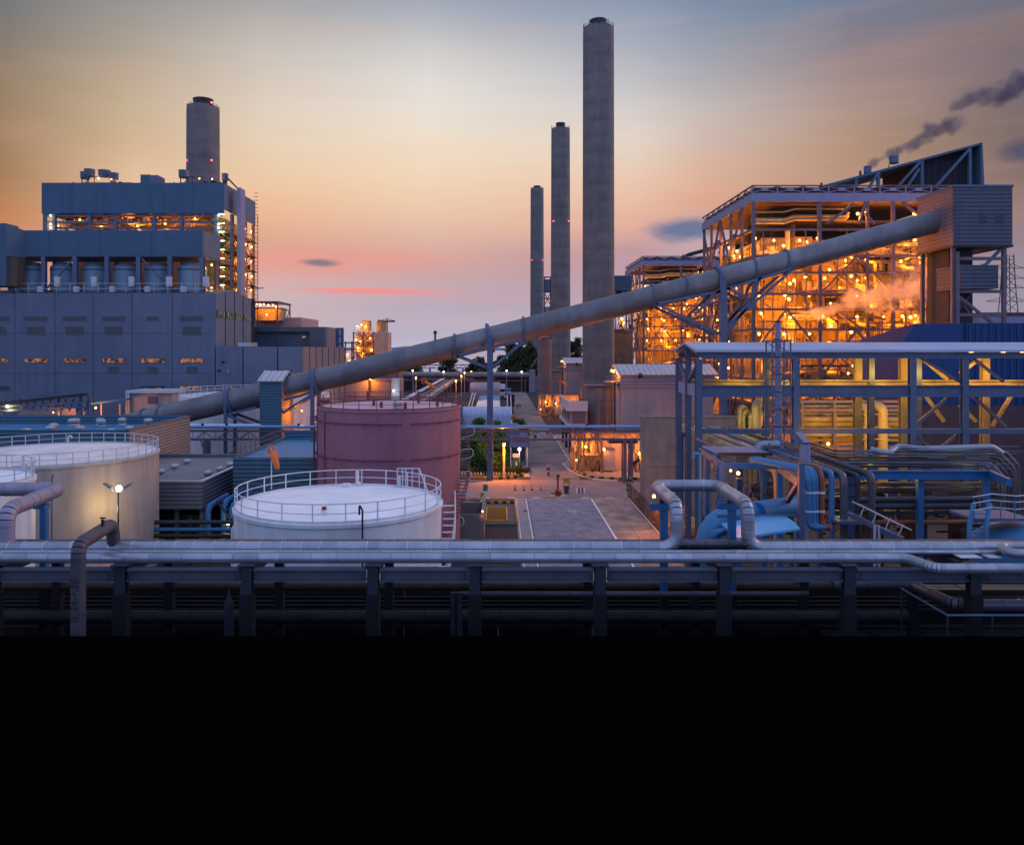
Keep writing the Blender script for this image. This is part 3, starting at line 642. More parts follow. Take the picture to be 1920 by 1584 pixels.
for i in range(26): b.tube([(rnd.uniform(x0,xm-1), d+rnd.uniform(.5,3), rnd.uniform(Z(690,d),Z(630,d)))]+[(rnd.uniform(x0,xm-1), d+rnd.uniform(.5,3), rnd.uniform(Z(690,d),Z(612,d)))], rnd.uniform(.1,.3), 6)
b.build('pipework', M['duct'], tx, stuff=True)
for u, v in ((670,612),(678,609),(686,612),(668,637),(676,640),(694,634),(672,653),(697,656),(681,662),(668,680),(690,676)): lamp(tx, P(u,v,d+.3), 900, 's', .26)
pg = thing('lit_pipe_frame', 'short lit pipe frame joining the skeleton to the process tower', 'pipe frame', (X(655,290), 290, 0))
for u in (648, 660): pbar(pg, 'column', (X(u,290),290,0), (X(u,290),290,Z(640,290)), .5, .5, M['mauve'])
for v in (643, 655, 670): pbar(pg, 'beam', (X(645,290),290.4,Z(v,290)), (X(666,290),290.4,Z(v,290)), .4, .5, M['mauve'])
lamp(pg, P(652,664,290), 900); lamp(pg, P(655,676,290), 900)

# ------------------------------------------------ pale tanks, canopy and kiosks in front of the hall
pt = thing('pale_dome_tank', 'broad white storage tank behind the conveyor tower, half lit orange', 'storage tank', (X(480,152), 152, 0))
MB().lathe((X(480,152),152,0), [(13.8,0),(13.8,Z(740,150)),(.01,Z(735,150))], 64).build('shell', M['white'], pt, True)
zt2 = Z(740,150)
for zz_ in (.6, 1.2): MB().tube([(X(480,152)+13.6*math.cos(a*math.pi/24), 152+13.6*math.sin(a*math.pi/24), zt2+zz_) for a in range(48)], .05, 5, closed=True).build('hand_rail', M['rail'], pt)
pm = MB().box(-.04,.04,-.04,.04,0,1.2).mesh('rail_post', M['rail'])
for a in range(48): put(pm, 'rail_post', (X(480,152)+13.6*math.cos(a*math.pi/24), 152+13.6*math.sin(a*math.pi/24), zt2), pt)
kb = thing('concrete_kiosk', 'beige flat roofed kiosk against the foot of the big hall', 'kiosk', (X(285,158), 158, 0))
MB().box(X(240,158), X(322,158), 158.4, 166, 0, Z(737,158)).build('wall', M['beige'], kb)
MB().box(X(238,158), X(326,158), 157.4, 166.2, Z(737,158)+.01, Z(732,158)).build('roof', M['rail'], kb)
MB().box(X(276,158), X(296,158), 158.25, 158.38, Z(757,158), Z(744,158)).build('shutter', M['mauve'], kb)
for u in (239, 243): pbar(kb, 'post', (X(u,158),157.7,0), (X(u,158),157.7,Z(737,158)), .35, .35, M['rail'])
cp = thing('blue_canopy', 'light blue lean-to canopy beside the beige kiosk', 'canopy', (X(195,156), 156, 0))
MB().prism([(X(165,156),Z(760,156)),(X(236,156),Z(750,156)),(X(236,156),Z(747,156)),(X(165,156),Z(756,156))], 153, 163).build('roof', M['skyblue'], cp)
for u in (168, 200, 234): pbar(cp, 'post', (X(u,156),154,0), (X(u,156),154,Z(756,156)), .25, .25, M['beige'])
lamp(cp, (X(182,152),151.5,Z(764,152)), 900, 's', .2)
pr = thing('cable_trestle', 'dark lattice trestle carrying trays at the left edge below the hall', 'trestle', (X(80,140), 140, 0))
d = 140.
for u in (2, 40, 112, 152, 167): pbar(pr, 'column', (X(u,d),d,0), (X(u,d),d,Z(742,d)), .45, .45, M['steel'])
pbar(pr, 'tray', (X(0,d),d-.4,Z(757,d)), (X(165,d),d-.4,Z(739,d)), .8, .5, M['dsteel'])
pbar(pr, 'tray', (X(0,d),d-.5,Z(752,d)), (X(125,d),d-.5,Z(736,d)), .5, .3, M['steel'])
for v in (762, 770): pbar(pr, 'beam', (X(0,d),d-.3,Z(v,d)), (X(166,d),d-.3,Z(v-8,d)), .3, .4, M['steel'])
for u in range(5, 160, 14): pbar(pr, 'brace', (X(u,d),d-.2,Z(770,d)), (X(u+9,d),d-.2,Z(748,d)), .2, .2, M['dsteel'])
lamp(pr, P(14,762,d-1), 200, 'w', .25); lamp(pr, P(100,773,d-1), 200, 's', .12)
MB().box(X(40,146), X(110,146), 146, 152, 0, Z(768,146)).build('shed', M['wallm'], pr)
# ================================================================== INCLINED CONVEYOR
DC = 130.0
cv = thing('conveyor_tube', 'long inclined steel conveyor tube climbing from lower left to the boiler house', 'conveyor', P(430,760,DC))
axis = [(100,831),(200,806),(430,752),(660,698),(978,619),(1300,537),(1500,485),(1783,408)]
cp_ = [P(u,v,DC) for u, v in axis]
for i, (a, b) in enumerate(zip(cp_, cp_[1:])):
    n = max(1, round((b-a).length/9))
    for k in range(n):
        p = a.lerp(b, k/n); q = a.lerp(b, (k+1)/n); dd = (q-p).normalized()
        MB().tube([p+dd*.02, q-dd*.02], 1.84, 40, caps=False).build('tube_section', M['conv'], cv, True)
        MB().tube([q-dd*.07, q+dd*.07], 1.862, 40).build('seam_band', M['conv'], cv, True)
def axis_at(u):
    for (a, va), (b, vb) in zip(axis, axis[1:]):
        if a <= u <= b: return P(u, va+(vb-va)*(u-a)/(b-a), DC)
slope = Vector((F*0+640, 0, 161)).normalized()
for u in (268, 300, 430, 590, 852, 981, 1222, 1284, 1412, 1472):
    c = axis_at(u); a = slope; s1 = a.cross(Vector((0,1,0))).normalized()
    tilt = (a+s1*.0).normalized()
    e1 = Vector((0,1,0)); e2 = s1
    MB().tube([c+(e1*math.cos(g)+e2*math.sin(g))*2.0+a*(-.5*math.sin(g)*(-1 if e2.z > 0 else 1)) for g in [2*math.pi*i/36 for i in range(36)]], .19, 6, closed=True).build('support_ring', M['steel'], cv, True)
for u, v in ((816,636),):
    c = P(u,v,DC); MB().cyl((c.x,c.y), c.z-.8, c.z+1.0, .16, n=10).ball((c.x,c.y,c.z+1.1), .32, 8, 5).build('breather_vent', M['dsteel'], cv, True)
MB().box(axis_at(1430).x, axis_at(1440).x, DC-.4, DC+.4, axis_at(1435).z+1.7, axis_at(1435).z+2.2).build('hatch', M['conv'], cv)
def trestle(label, u, width, ring_us, vbot, two=False, braces=()):
    c = axis_at(u); t = thing('conveyor_trestle', label, 'support tower', (c.x, DC, 0), 'trestles carrying the inclined conveyor')
    zt_ = c.z-2.15
    ylist = (DC-2.3, DC+2.3)
    for k, y in enumerate(ylist): pbar(t, 'column', (c.x+(k*1.2 if two else 0), y, 0), (c.x+(k*1.2 if two else 0), y, zt_+.3), width, width*.8, M['steel'])
    for z in range(4, int(zt_), 6): pbar(t, 'cross_tie', (c.x+(.6 if two else 0), DC-2.3, z), (c.x+(.6 if two else 0), DC+2.3, z), .3, .3, M['steel'])
    for z in range(5, int(zt_), 6): MB().box(c.x-width*.56, c.x+width*.56, DC-2.3-width*.46, DC-2.3+width*.46, z, z+.14).build('splice_plate', M['steel'], t)
    s1 = slope.cross(Vector((0,1,0))).normalized(); e2 = s1
    MB().tube([c+(Vector((0,1,0))*math.cos(g)+e2*math.sin(g))*2.15 for g in [2*math.pi*i/36 for i in range(36)]], .34, 8, closed=True).build('saddle_ring', M['steel'], t, True)
    pbar(t, 'saddle_post', (c.x, DC-2.25, zt_-.4), (c.x-.2, DC-2.3, c.z+.4), width*.9, .3, M['steel'])
    for (p, q) in braces:
        for y in (DC-2.1, DC+2.1): pbar(t, 'brace', (p[0], y, p[1]), (q[0], y, q[1]), .42, .42, M['steel'])
    return t
def zz(u, v): return (X(u,DC), Z(v,DC))
trestle('single blue-grey conveyor trestle with V braces standing by the garden', 919, .95, (), 897, False,
        [(zz(857,667), zz(914,650)), (zz(857,667), zz(916,690)), (zz(985,636), zz(924,650)), (zz(984,638), zz(924,688))])
trestle('tall twin-leg conveyor trestle with long braces before the lit boiler frame', 1349, 1.05, (), 900, True,
        [(zz(1224,571), zz(1346,548)), (zz(1224,571), zz(1346,628)), (zz(1296,591), zz(1344,545)), (zz(1352,545), zz(1478,505)), (zz(1357,612), zz(1478,507)), (zz(1352,540), zz(1400,564)), (zz(1400,564), zz(1418,520)), (zz(1357,625), zz(1400,566))])
trestle('conveyor trestle half hidden behind the red tank, bracing the transfer tower', 592, .6, (), 897, False,
        [(zz(598,734), zz(500,795)), (zz(598,732), zz(540,748))])
trestle('low conveyor trestle left of the transfer tower', 432, .5, (), 897, False, [(zz(434,775), zz(488,762)), (zz(434,777), zz(488,797))])
# transfer tower
th = thing('transfer_tower', 'narrow corrugated tower with a small gable roof that the conveyor passes through', 'transfer tower', (X(508,127), 130, 0))
x0, x1 = X(487,127), X(528,127); ze = Z(714,127); zr = Z(697,130.5)
MB().box(x0, x1, 127, 127.25, 0, ze).build('front_wall', M['cladb'], th)
MB().prismx([(127.26,0),(134,0),(134,ze),(130.5,zr-.3),(127.26,ze)], x1-.25, x1-.004).build('side_wall', M['cladt'], th)  # warm light on this side is put into the tan cladding colour
MB().prismx([(127.26,0),(134,0),(134,ze),(130.5,zr-.3),(127.26,ze)], x0+.004, x0+.25).build('side_wall', M['cladb'], th)
MB().box(x0, x1, 134.003, 134.25, 0, ze).build('rear_wall', M['cladb'], th)
MB().prismx([(126.6,ze-.12),(130.5,zr),(130.5,zr+.15),(126.6,ze+.05)], x0-.3, x1+.35).build('roof_slope', M['roofw'], th)
MB().prismx([(130.503,zr),(134.6,ze-.12),(134.6,ze+.05),(130.503,zr+.15)], x0-.3, x1+.35).build('roof_slope', M['roofw'], th)
for i in range(7): MB().prismx([(126.58,ze+.05),(130.5,zr+.15),(130.5,zr+.23),(126.58,ze+.13)], x0-.2+.6*i, x0-.12+.6*i).build('roof_rib', M['roofw'], th)
lamp(th, P(566,770,131), 1100, 's', .1)
# head house at the top
hh = thing('head_house', 'corrugated head house box on stilts where the conveyor ends', 'head house', (X(1843,128), 130, 0))
d = 124.5; x0, x1 = X(1788,d), X(1898,d); z0, z1 = Z(459,d), Z(351,d)
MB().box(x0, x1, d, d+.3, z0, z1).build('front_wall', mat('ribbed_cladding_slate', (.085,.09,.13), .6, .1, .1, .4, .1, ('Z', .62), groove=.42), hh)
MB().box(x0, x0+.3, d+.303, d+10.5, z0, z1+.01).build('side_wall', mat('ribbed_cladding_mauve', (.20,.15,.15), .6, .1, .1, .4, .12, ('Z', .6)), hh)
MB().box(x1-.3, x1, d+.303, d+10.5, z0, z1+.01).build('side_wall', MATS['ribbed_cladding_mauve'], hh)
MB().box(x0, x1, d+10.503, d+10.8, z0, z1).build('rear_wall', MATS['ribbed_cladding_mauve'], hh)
MB().box(x0-.15, x1+.15, d-.15, d+10.95, z1+.013, z1+.35).build('roof', M['steel'], hh)
MB().box(x0-.1, x1+.1, d-.1, d+10.9, z0-.35, z0-.004).build('floor', M['dsteel'], hh)
for u in (1844, 1875):
    w = MB().box(X(u-6,d), X(u+6,d), d-.12, d-.003, Z(417,d), Z(399,d)).build('louvre', M['steel'], hh)
    for k in range(5): MB().box(X(u-6,d)+.03, X(u+6,d)-.03, d-.2, d-.123, Z(416,d)+.29*k, Z(416,d)+.29*k+.12).build('slat', M['dsteel'], w)
for u, y in ((1888,d+.8),(1888,d+9.8),(1792,d+.8),(1792,d+9.8)): pbar(hh, 'stilt', (X(u,d), y, 0), (X(u,d), y, z0-.36), .55, .55, M['mauve'])
pbar(hh, 'brace', (X(1884,d), d+.9, Z(465,d)), (X(1853,d), d+.9, Z(497,d)), .4, .4, M['steel'])
pbar(hh, 'brace', (X(1794,d), d+.9, Z(548,d)), (X(1868,d), d+.9, Z(606,d)), .4, .4, M['mauve']); pbar(hh, 'brace', (X(1850,d), d+.9, Z(495,d)), (X(1806,d), d+.9, Z(538,d)), .35, .35, M['steel'])
for v in (484, 546, 590): pbar(hh, 'beam', (X(1794,d), d+.8, Z(v,d)), (X(1886,d), d+.8, Z(v,d)), .35, .5, M['mauve'])
MB().box(X(1802,d), X(1873,d), d+.2, d+7, Z(541,d), Z(499,d)).build('lower_cabin', MATS['ribbed_cladding_slate'], hh)
MB().box(X(1801,d), X(1874,d), d+.1, d+7.1, Z(499,d)+.004, Z(498,d)+.1).build('cabin_roof', M['steel'], hh)
MB().box(X(1806,d), X(1852,d), d+4, d+10.5, Z(640,d), z0-.37).build('dark_shaft', mat('dark_cladding', (.05,.05,.06), .8, 0, .2, .4), hh)
for p, q in (((1812,545),(1848,590)),((1848,548),(1812,590))): pbar(hh, 'brace', (X(p[0],d), d+3.8, Z(p[1],d)), (X(q[0],d), d+3.8, Z(q[1],d)), .3, .3, M['mauve'])
light(hh, P(1752,446,141), 1500, SODIUM, .4); light(hh, P(1765,520,141), 700, SODIUM, .4)
ptube(hh, 'riser_pipe', [(X(1797,d), d+.3, 4), (X(1797,d), d+.3, Z(472,d))], .3, M['mauve'])

# ================================================================== BLUE PIPE BRIDGE
DB = 126.0; zp = Z(800,DB)
pb = thing('pipe_bridge', 'long blue pipe on a lattice truss crossing behind the red tank and over the road', 'pipe bridge', (X(780,DB), DB, 0))
MB().tube([(X(345,DB),DB,zp),(X(1212,DB),DB,zp)], .26, 14).build('pipe', mat('pale_blue_pipe', (.20,.33,.60), .4, .2, .12, .5), pb, True)
MB().tube([(X(345,DB),DB+.7,zp+.1),(X(486,DB),DB+.7,zp+.1)], .3, 14).build('pipe', M['white'], pb, True)
zt_, zb_ = Z(808,DB), Z(824,DB)
for y in (DB-.8, DB+.9):
    for z in (zt_, zb_): pbar(pb, 'chord', (X(345,DB),y,z), (X(1212,DB),y,z), .16, .16, M['mauve'])
    n = 42
    for i in range(n):
        xa, xb = X(345+867*i/n,DB), X(345+867*(i+1)/n,DB)
        if y < DB or i % 2: pbar(pb, 'lattice_bar', (xa,y+.01,zb_ if i % 2 else zt_), (xb,y+.01,zt_ if i % 2 else zb_), .10, .10, M['mauve'])
        if y < DB: pbar(pb, 'lattice_post', (xa,y-.01,zb_), (xa,y-.01,zt_), .09, .09, M['mauve'])
for u in (388, 1170, 1182):
    for y in (DB-.7, DB+.8): pbar(pb, 'pier', (X(u,DB),y,0), (X(u,DB),y,zb_-.1), .5, .5, M['mauve'])
for u in (380, 398): pbar(pb, 'brace', (X(u,DB),DB-.75,zb_), (X(776-u,DB),DB-.75,zb_-4), .14, .14, M['mauve'])
MB().box(X(1140,DB), X(1194,DB), DB-.9, DB+1, zb_-.5, zb_-.1).build('pier_cap', M['dsteel'], pb)
for u, v in ((425,796),(380,796),(560,796),(1100,797)): MB().box(X(u,DB)-.15, X(u,DB)+.15, DB-.2, DB+.2, zp+.2, zp+.5).build('pipe_valve', M['black'], pb)

# ================================================================== LEFT WAREHOUSES
def roof_vent(parent, x, y, z, s=1.):
    t = MB().lathe((x,y,z), [(.55*s,0),(.5*s,.25*s),(.3*s,.3*s)], 14).build('vent_base', M['turb'], parent, True)
    v = []; b = MB()
    b.lathe((x,y,z+.3*s), [(.3*s,0),(.5*s,.15*s),(.52*s,.4*s),(.35*s,.62*s),(.01,.68*s)], 14); b.build('vent_hood', M['turb'], t, True)
wb = thing('blue_warehouse', 'low warehouse with a blue roof full of turbine vents and ribbed tan end wall', 'warehouse', (-60, 105, 0))
xR = X(241,95); zw = Z(806,95)
MB().box(-95, xR-.003, 95, 95.3, 0, zw).build('front_wall', M['cladb'], wb)
MB().box(xR-.3, xR, 95.303, 114, 0, zw+.003).build('end_wall', M['cladt'], wb)
MB().box(-95, xR-.303, 113.7, 114, 0, zw+.2).build('rear_parapet', M['cladb'], wb)
MB().prismx([(95.31,zw-1.1),(104.5,zw-.55),(104.5,zw-.5),(95.31,zw-1.05)], -95, xR-.31).build('roof_slope', M['roofb'], wb)
MB().prismx([(104.503,zw-.55),(113.69,zw-1.1),(113.69,zw-1.05),(104.503,zw-.5)], -95, xR-.31).build('roof_slope', M['roofb'], wb)
MB().box(xR-.45, xR+.08, 95, 114.1, zw+.01, zw+.1).build('coping', M['mauve'], wb)
for u, v, d in ((95,795,99),(101,792,101),(150,797,99),(136,786,108),(142,786,108.5),(188,784,110),(190,789,105),(229,781,111.5),(243,797,99),(278,787,108),(208,800,96.8),(50,800,97)): roof_vent(wb, X(u,d), d, zw-.6-.06*abs(d-104.5), 1.15)
pbar(wb, 'ridge_cap', (-95,104.5,zw-.47), (xR-.4,104.5,zw-.47), .3, .05, M['skyblue'])

wg = thing('grey_warehouse', 'grey roofed shed with ribbed walls raised on short columns beside the beige tank', 'shed', (-38, 92, 0))
xr2 = X(380,82); z7 = Z(903,82); zf = Z(955,82)
MB().box(-52, xr2, 82, 82.3, zf, z7).build('front_wall', M['clad'], wg)
MB().box(xr2-.3, xr2, 82.303, 104, zf, z7+.003).build('end_wall', M['clad'], wg)
MB().box(-52, xr2-.303, 103.7, 104, zf, z7).build('rear_wall', M['clad'], wg)
MB().prismx([(82.31,z7-.5),(93,z7-.18),(103.69,z7-.5),(103.69,z7-.6),(82.31,z7-.6)], -52, xr2-.31).build('roof', M['roofg'], wg)
MB().box(xr2-.4, xr2+.06, 81.95, 104, z7+.01, z7+.09).build('coping', M['rail'], wg); MB().box(-52, xr2-.41, 81.94, 82.35, z7+.004, z7+.085).build('coping', M['rail'], wg)
for u, v, d in ((302,876,88),(328,866,92),(351,858,96),(390,881,87),(413,872,90),(432,864,93.5)): roof_vent(wg, X(u,d), d, z7-.45, .95)
for x in (-37, -33.5, -30.9):
    for y in (83, 93, 103): pbar(wg, 'column', (x,y,0), (x,y,zf), .4, .4, M['clad'])
MB().box(-48, -31.5, 96, 97, 0, zf-.05).build('back_screen', M['dsteel'], wg)
b = MB()
for i in range(16): b.box(-40+rnd.uniform(0,8), -38+rnd.uniform(0,8.5), 84+rnd.uniform(0,6), 91, 0, rnd.uniform(1,4))
b.build('stored_machinery', M['dsteel'], wg, stuff=True)

w3 = thing('blue_pump_shed', 'ribbed blue shed with a railed left side just left of the red tank', 'shed', (-24, 96, 0))
xl, xr3 = X(437,86), -19.6; z9 = Z(858,86)
MB().box(xl, xr3, 86, 86.3, 0, z9).build('front_wall', M['cladb'], w3)
MB().box(xl, xl+.3, 86.303, 106, 0, z9+.003).build('side_wall', M['cladb'], w3)
MB().box(xl+.303, xr3, 105.7, 106, 0, z9+.9).build('rear_parapet', M['cladb'], w3)
MB().box(xl+.31, xr3-.01, 86.31, 105.69, z9-.35, z9-.25).build('roof', M['roofb'], w3)
for z in (z9+.55, z9+1.1): pbar(w3, 'hand_rail', (xl+.15,86.2,z), (xl+.15,106,z), .06, .06, M['mauve'])
for k in range(12): pbar(w3, 'rail_post', (xl+.15,86.3+1.78*k,z9), (xl+.15,86.3+1.78*k,z9+1.1), .06, .06, M['mauve'])
for k in range(7): pbar(w3, 'rail_post', (xl+2+1.1*k,105.9,z9+.9), (xl+2+1.1*k,105.9,z9+1.5), .05, .05, M['skyblue'])
# lean-to roof edge and pipework in the gap between the sheds
gp = thing('gap_pipework', 'blue and grey ducts and pipes crowded between the sheds behind the white tank', 'pipework', (-28, 78, 0))
for x, h in ((-27.6,5.6),(-26.8,5.3),(-25.9,4.2),(-29.2,5.2)): ptube(gp, 'duct', [(x,80,0),(x,80,h),(x+.4,84.5,h+.3)], .32, M['bluep'])
for z, m_ in ((3.6,'bluep'),(3.0,'brownp'),(2.2,'alud'),(4.3,'dsteel')): ptube(gp, 'pipe', [(-44,77,z),(-21,77,z)], .2, M[m_])
for k in range(6): pbar(gp, 'pipe_stand', (-42+4*k,77.4,0), (-42+4*k,77.4,4.6), .18, .18, M['dsteel'])
pbar(gp, 'stair_stringer', (-28,79,6), (-24.4,79,1.5), .3, .1, M['dsteel']); pbar(gp, 'stair_stringer', (-28,80,6), (-24.4,80,1.5), .3, .1, M['dsteel'])
lamp(gp, P(428,980,78), 60, 'w', .2)

# ================================================================== STORAGE TANKS
POST = {}
def ring_pts(c, r, z, n=64, a0=0, a1=2*math.pi): return [(c[0]+r*math.cos(a0+(a1-a0)*i/n), c[1]+r*math.sin(a0+(a1-a0)*i/n), z) for i in range(n if abs(a1-a0-2*math.pi) < 1e-3 else n+1)]
def tank(name, label, cx, cy, r, z, rise, shellm, roofm, railm, posts, rh=1.1, group=None, courses=0):
    t = thing(name, label, 'storage tank', (cx, cy, 0), group)
    if courses:
        for i in range(courses):
            a = (z-.25)*i/courses; b_ = (z-.25)*(i+1)/courses
            MB().lathe((cx,cy,0), [(r-.004*(i % 2)-.02,a),(r-.004*(i % 2),a+.02),(r-.004*(i % 2),b_-.02),(r-.004*(i % 2)-.02,b_)], 96).build('shell_course', shellm, t, True)
    else: MB().lathe((cx,cy,0), [(r,0),(r,z-.25)], 96).build('shell', shellm, t, True)
    MB().lathe((cx,cy,0), [(r-.01,z-.249),(r+.1,z-.22),(r+.1,z-.02),(r+.02,z)], 96).build('rim_angle', shellm, t, True)
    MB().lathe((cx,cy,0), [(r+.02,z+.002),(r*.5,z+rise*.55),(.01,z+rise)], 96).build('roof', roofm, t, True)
    for k, w in ((1.,.036),(.52,.028)): MB().tube(ring_pts((cx,cy), r-.05, z+rh*k, 72), w, 6, closed=True).build('hand_rail', railm, t)
    MB().lathe((cx,cy,0), [(r-.1,z+.02),(r-.1,z+.16),(r-.07,z+.16),(r-.07,z+.02)], 72).build('toe_board', railm, t)
    key = (railm.name, rh)
    if key not in POST: POST[key] = MB().box(-.032,.032,-.032,.032,0,rh).mesh('rail_post', railm)
    for i in range(posts):
        a = 2*math.pi*(i+.35)/posts; put(POST[key], 'rail_post', (cx+(r-.05)*math.cos(a), cy+(r-.05)*math.sin(a), z), t, (0,0,a))
    return t
def gooseneck(parent, x, y, z, m_, h=.7): ptube(parent, 'roof_vent', [(x,y,z),(x,y,z+h),(x+.35,y,z+h),(x+.35,y,z+h-.25)], .09, m_, .15, 8)
# white tank in front
cw = (X(638,52), 52.0); zw_ = 11.0
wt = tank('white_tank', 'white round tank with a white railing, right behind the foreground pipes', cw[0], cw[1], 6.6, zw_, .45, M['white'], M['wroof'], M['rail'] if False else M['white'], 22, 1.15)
MB().cyl((X(608,47.5),47.5), zw_+.15, zw_+.45, .2, n=14).build('roof_hatch', M['white'], wt, True)
MB().box(X(608,47.5)-.12, X(608,47.5)+.12, 47.35, 47.65, zw_+.45, zw_+.62).build('hatch_cap', M['redp'], wt)
for u, y in ((650,57.3),(672,58.1)): MB().cyl((X(u,y),y), zw_+.1, zw_+.35, .32 if u == 650 else .16, n=14).build('roof_hatch', M['white'], wt, True)
MB().cyl((X(670,58.3),58.3), zw_, zw_+1.1, .13, n=10).build('vent_post', M['white'], wt, True); MB().cyl((X(749,57.6),57.6), zw_, zw_+.9, .11, n=10).build('vent_post', M['white'], wt, True)
ptube(wt, 'roof_vent', [(X(680,45.3),45.25,4),(X(680,45.3),45.25,zw_+.85),(X(674,45.3),45.25,zw_+1.2),(X(674,45.3),45.25,zw_+.6)], .055, M['dsteel'], .12, 8)
xs_ = X(447,50); ptube(wt, 'overflow_pipe', [(xs_+.5,50,9.9),(xs_-.25,50,9.9),(xs_-.25,50,0)], .21, M['white'], .5, 12)
# gate platform and spiral stair on the right
for u, v in ((745,884),(755,882),(761,882),(786,884),(773,896)):
    p = P(u, v, 57.6); pbar(wt, 'gate_post', (p.x,57.6,zw_), (p.x,57.6,zw_+1.4), .07, .07, M['white'])
pbar(wt, 'gate_rail', (X(745,57.6),57.6,zw_+1.4), (X(786,57.6),57.6,zw_+1.4), .06, .06, M['white']); pbar(wt, 'gate_rail', (X(745,57.6),57.62,zw_+.8), (X(786,57.6),57.62,zw_+.8), .06, .06, M['white'])
pbar(wt, 'gate_rail', (X(786,57.6),57.6,zw_+1.4), (X(808,54),54,zw_-.2), .06, .06, M['white'])
st_n = 26
for i in range(st_n):
    a = R(8)-R(64)*i/st_n; rr = 7.15; z = 10.6-9.6*i/st_n
    MB().bar((cw[0]+6.7*math.cos(a), cw[1]+6.7*math.sin(a), z), (cw[0]+7.5*math.cos(a), cw[1]+7.5*math.sin(a), z), .3, .06).build('stair_tread', M['white'], wt)
for rr, dz in ((7.5,0),(7.5,1.0),(7.5,.5)):
    MB().tube([(cw[0]+rr*math.cos(R(8)-R(64)*i/st_n), cw[1]+rr*math.sin(R(8)-R(64)*i/st_n), 10.6-9.6*i/st_n+dz) for i in range(st_n+1)], .04, 6).build('stair_rail', M['white'], wt, True)
for i in range(0, st_n, 3):
    a = R(8)-R(64)*i/st_n; z = 10.6-9.6*i/st_n; pbar(wt, 'stair_post', (cw[0]+7.5*math.cos(a), cw[1]+7.5*math.sin(a), z), (cw[0]+7.5*math.cos(a), cw[1]+7.5*math.sin(a), z+1), .05, .05, M['white'])
# wind sock
def windsock(label, x, y, z0, z1, s, droop, m_pole):
    t = thing('wind_sock', label, 'wind sock', (x, y, z0), 'orange wind socks')
    MB().cyl((x,y), z0, z1, .045*s, n=8).build('pole', m_pole, t, True)
    ring = MB(); ring.tube([(x+.28*s*math.cos(a), y, z1-.1+.28*s*math.sin(a)) for a in [2*math.pi*i/14 for i in range(14)]], .07*s, 5, closed=True); ring.build('hoop', M['orange'], t, True)
    b = MB(); pts = [(0,-.1),(.12,-.45),(.22,-.8),(.38,-1.15),(.46,-1.5)] if droop else [(0,0),(.4,-.2),(.8,-.5),(1.1,-.8)]
    n = 10; rs = [.3,.28,.24,.2,.16]; v = []; f = []
    for k, (dx, dz) in enumerate(pts):
        for j in range(n):
            a = 2*math.pi*j/n; w = 1+.25*math.sin(3*a+k); v.append((x+s*(dx+rs[k]*w*math.cos(a)), y+s*rs[k]*w*math.sin(a), z1+s*(dz-.05+.05*math.sin(5*a+k))))
    for k in range(len(pts)-1):
        for j in range(n): f.append((k*n+j, k*n+(j+1) % n, (k+1)*n+(j+1) % n, (k+1)*n+j))
    b.add(v, f).build('sock', M['orange'], t, True); return t
windsock('limp orange wind sock on a white pole at the back of the white tank', X(509,56.3), 56.3, zw_+.1, Z(840,56.3), .95, True, M['white'])
# red tank
cr = (X(731,85), 85.0); zr_ = 15.0
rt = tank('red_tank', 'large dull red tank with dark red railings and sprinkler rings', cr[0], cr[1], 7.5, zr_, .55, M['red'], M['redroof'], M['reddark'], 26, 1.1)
for v, brk in ((796,(5.05,5.25)),(864,(5.05,5.3))):
    z = 21-(v-655)/F*77.2
    for a0, a1 in ((3.2,5.0),(5.12,6.2)):
        MB().tube(ring_pts(cr, 7.72, z, 40, a0, a1), .06, 6).build('sprinkler_ring', M['reddark'], rt, True)
    for k in range(14):
        a = 3.25+k*.21; MB().box(cr[0]+7.66*math.cos(a)-.1, cr[0]+7.66*math.cos(a)+.1, cr[1]+7.66*math.sin(a)-.12, cr[1]+7.66*math.sin(a)+.1, z-.12, z+.02).build('nozzle', M['reddark'], rt)
ptube(rt, 'seam_pipe', [(cr[0]+7.55*math.cos(R(218)), cr[1]+7.55*math.sin(R(218)), 4), (cr[0]+7.55*math.cos(R(218)), cr[1]+7.55*math.sin(R(218)), zr_-.4)], .05, M['reddark'], n=6)
xp = X(598,84)
ptube(rt, 'riser_pipe', [(xp,84,0),(xp,84,Z(752,84)),(xp+1.0,84.6,Z(752,84))], .24, M['reddark'], .3); ptube(rt, 'riser_pipe', [(xp-.5,84,0),(xp-.5,84,Z(800,84))], .1, M['reddark'])
for v in (782,788,795,827,862,868): pbar(rt, 'pipe_bracket', (xp-1.0,84,Z(v,84)), (xp+.8,84.2,Z(v,84)), .12, .1, M['reddark'])
for u, y, h in ((701,81,.8),(715,79.6,.55),(760,79.2,.5),(785,84,1.3),(820,82,.4),(690,88,1.2)): MB().cyl((X(u,y),y), zr_+.05, zr_+.2+h, .16, n=10).build('roof_vent', M['reddark'], rt, True)
MB().box(X(737,78.6), X(754,78.6), 78.4, 79.2, zr_+.25, zr_+.75).build('roof_hatch', M['turb'], rt)
for z in (zr_+.9,): MB().tube([(cr[0]-5,cr[1]+2,z),(cr[0]-1,cr[1]-1,z),(cr[0]+5,cr[1]-.5,z)], .07, 6).build('roof_pipe', M['reddark'], rt, True)
n = 44
for i in range(n):
    a = R(40)-R(92)*i/n; z = 14.2-13.6*i/n
    MB().bar((cr[0]+7.6*math.cos(a), cr[1]+7.6*math.sin(a), z), (cr[0]+8.5*math.cos(a), cr[1]+8.5*math.sin(a), z), .3, .06).build('stair_tread', M['mauve'], rt)
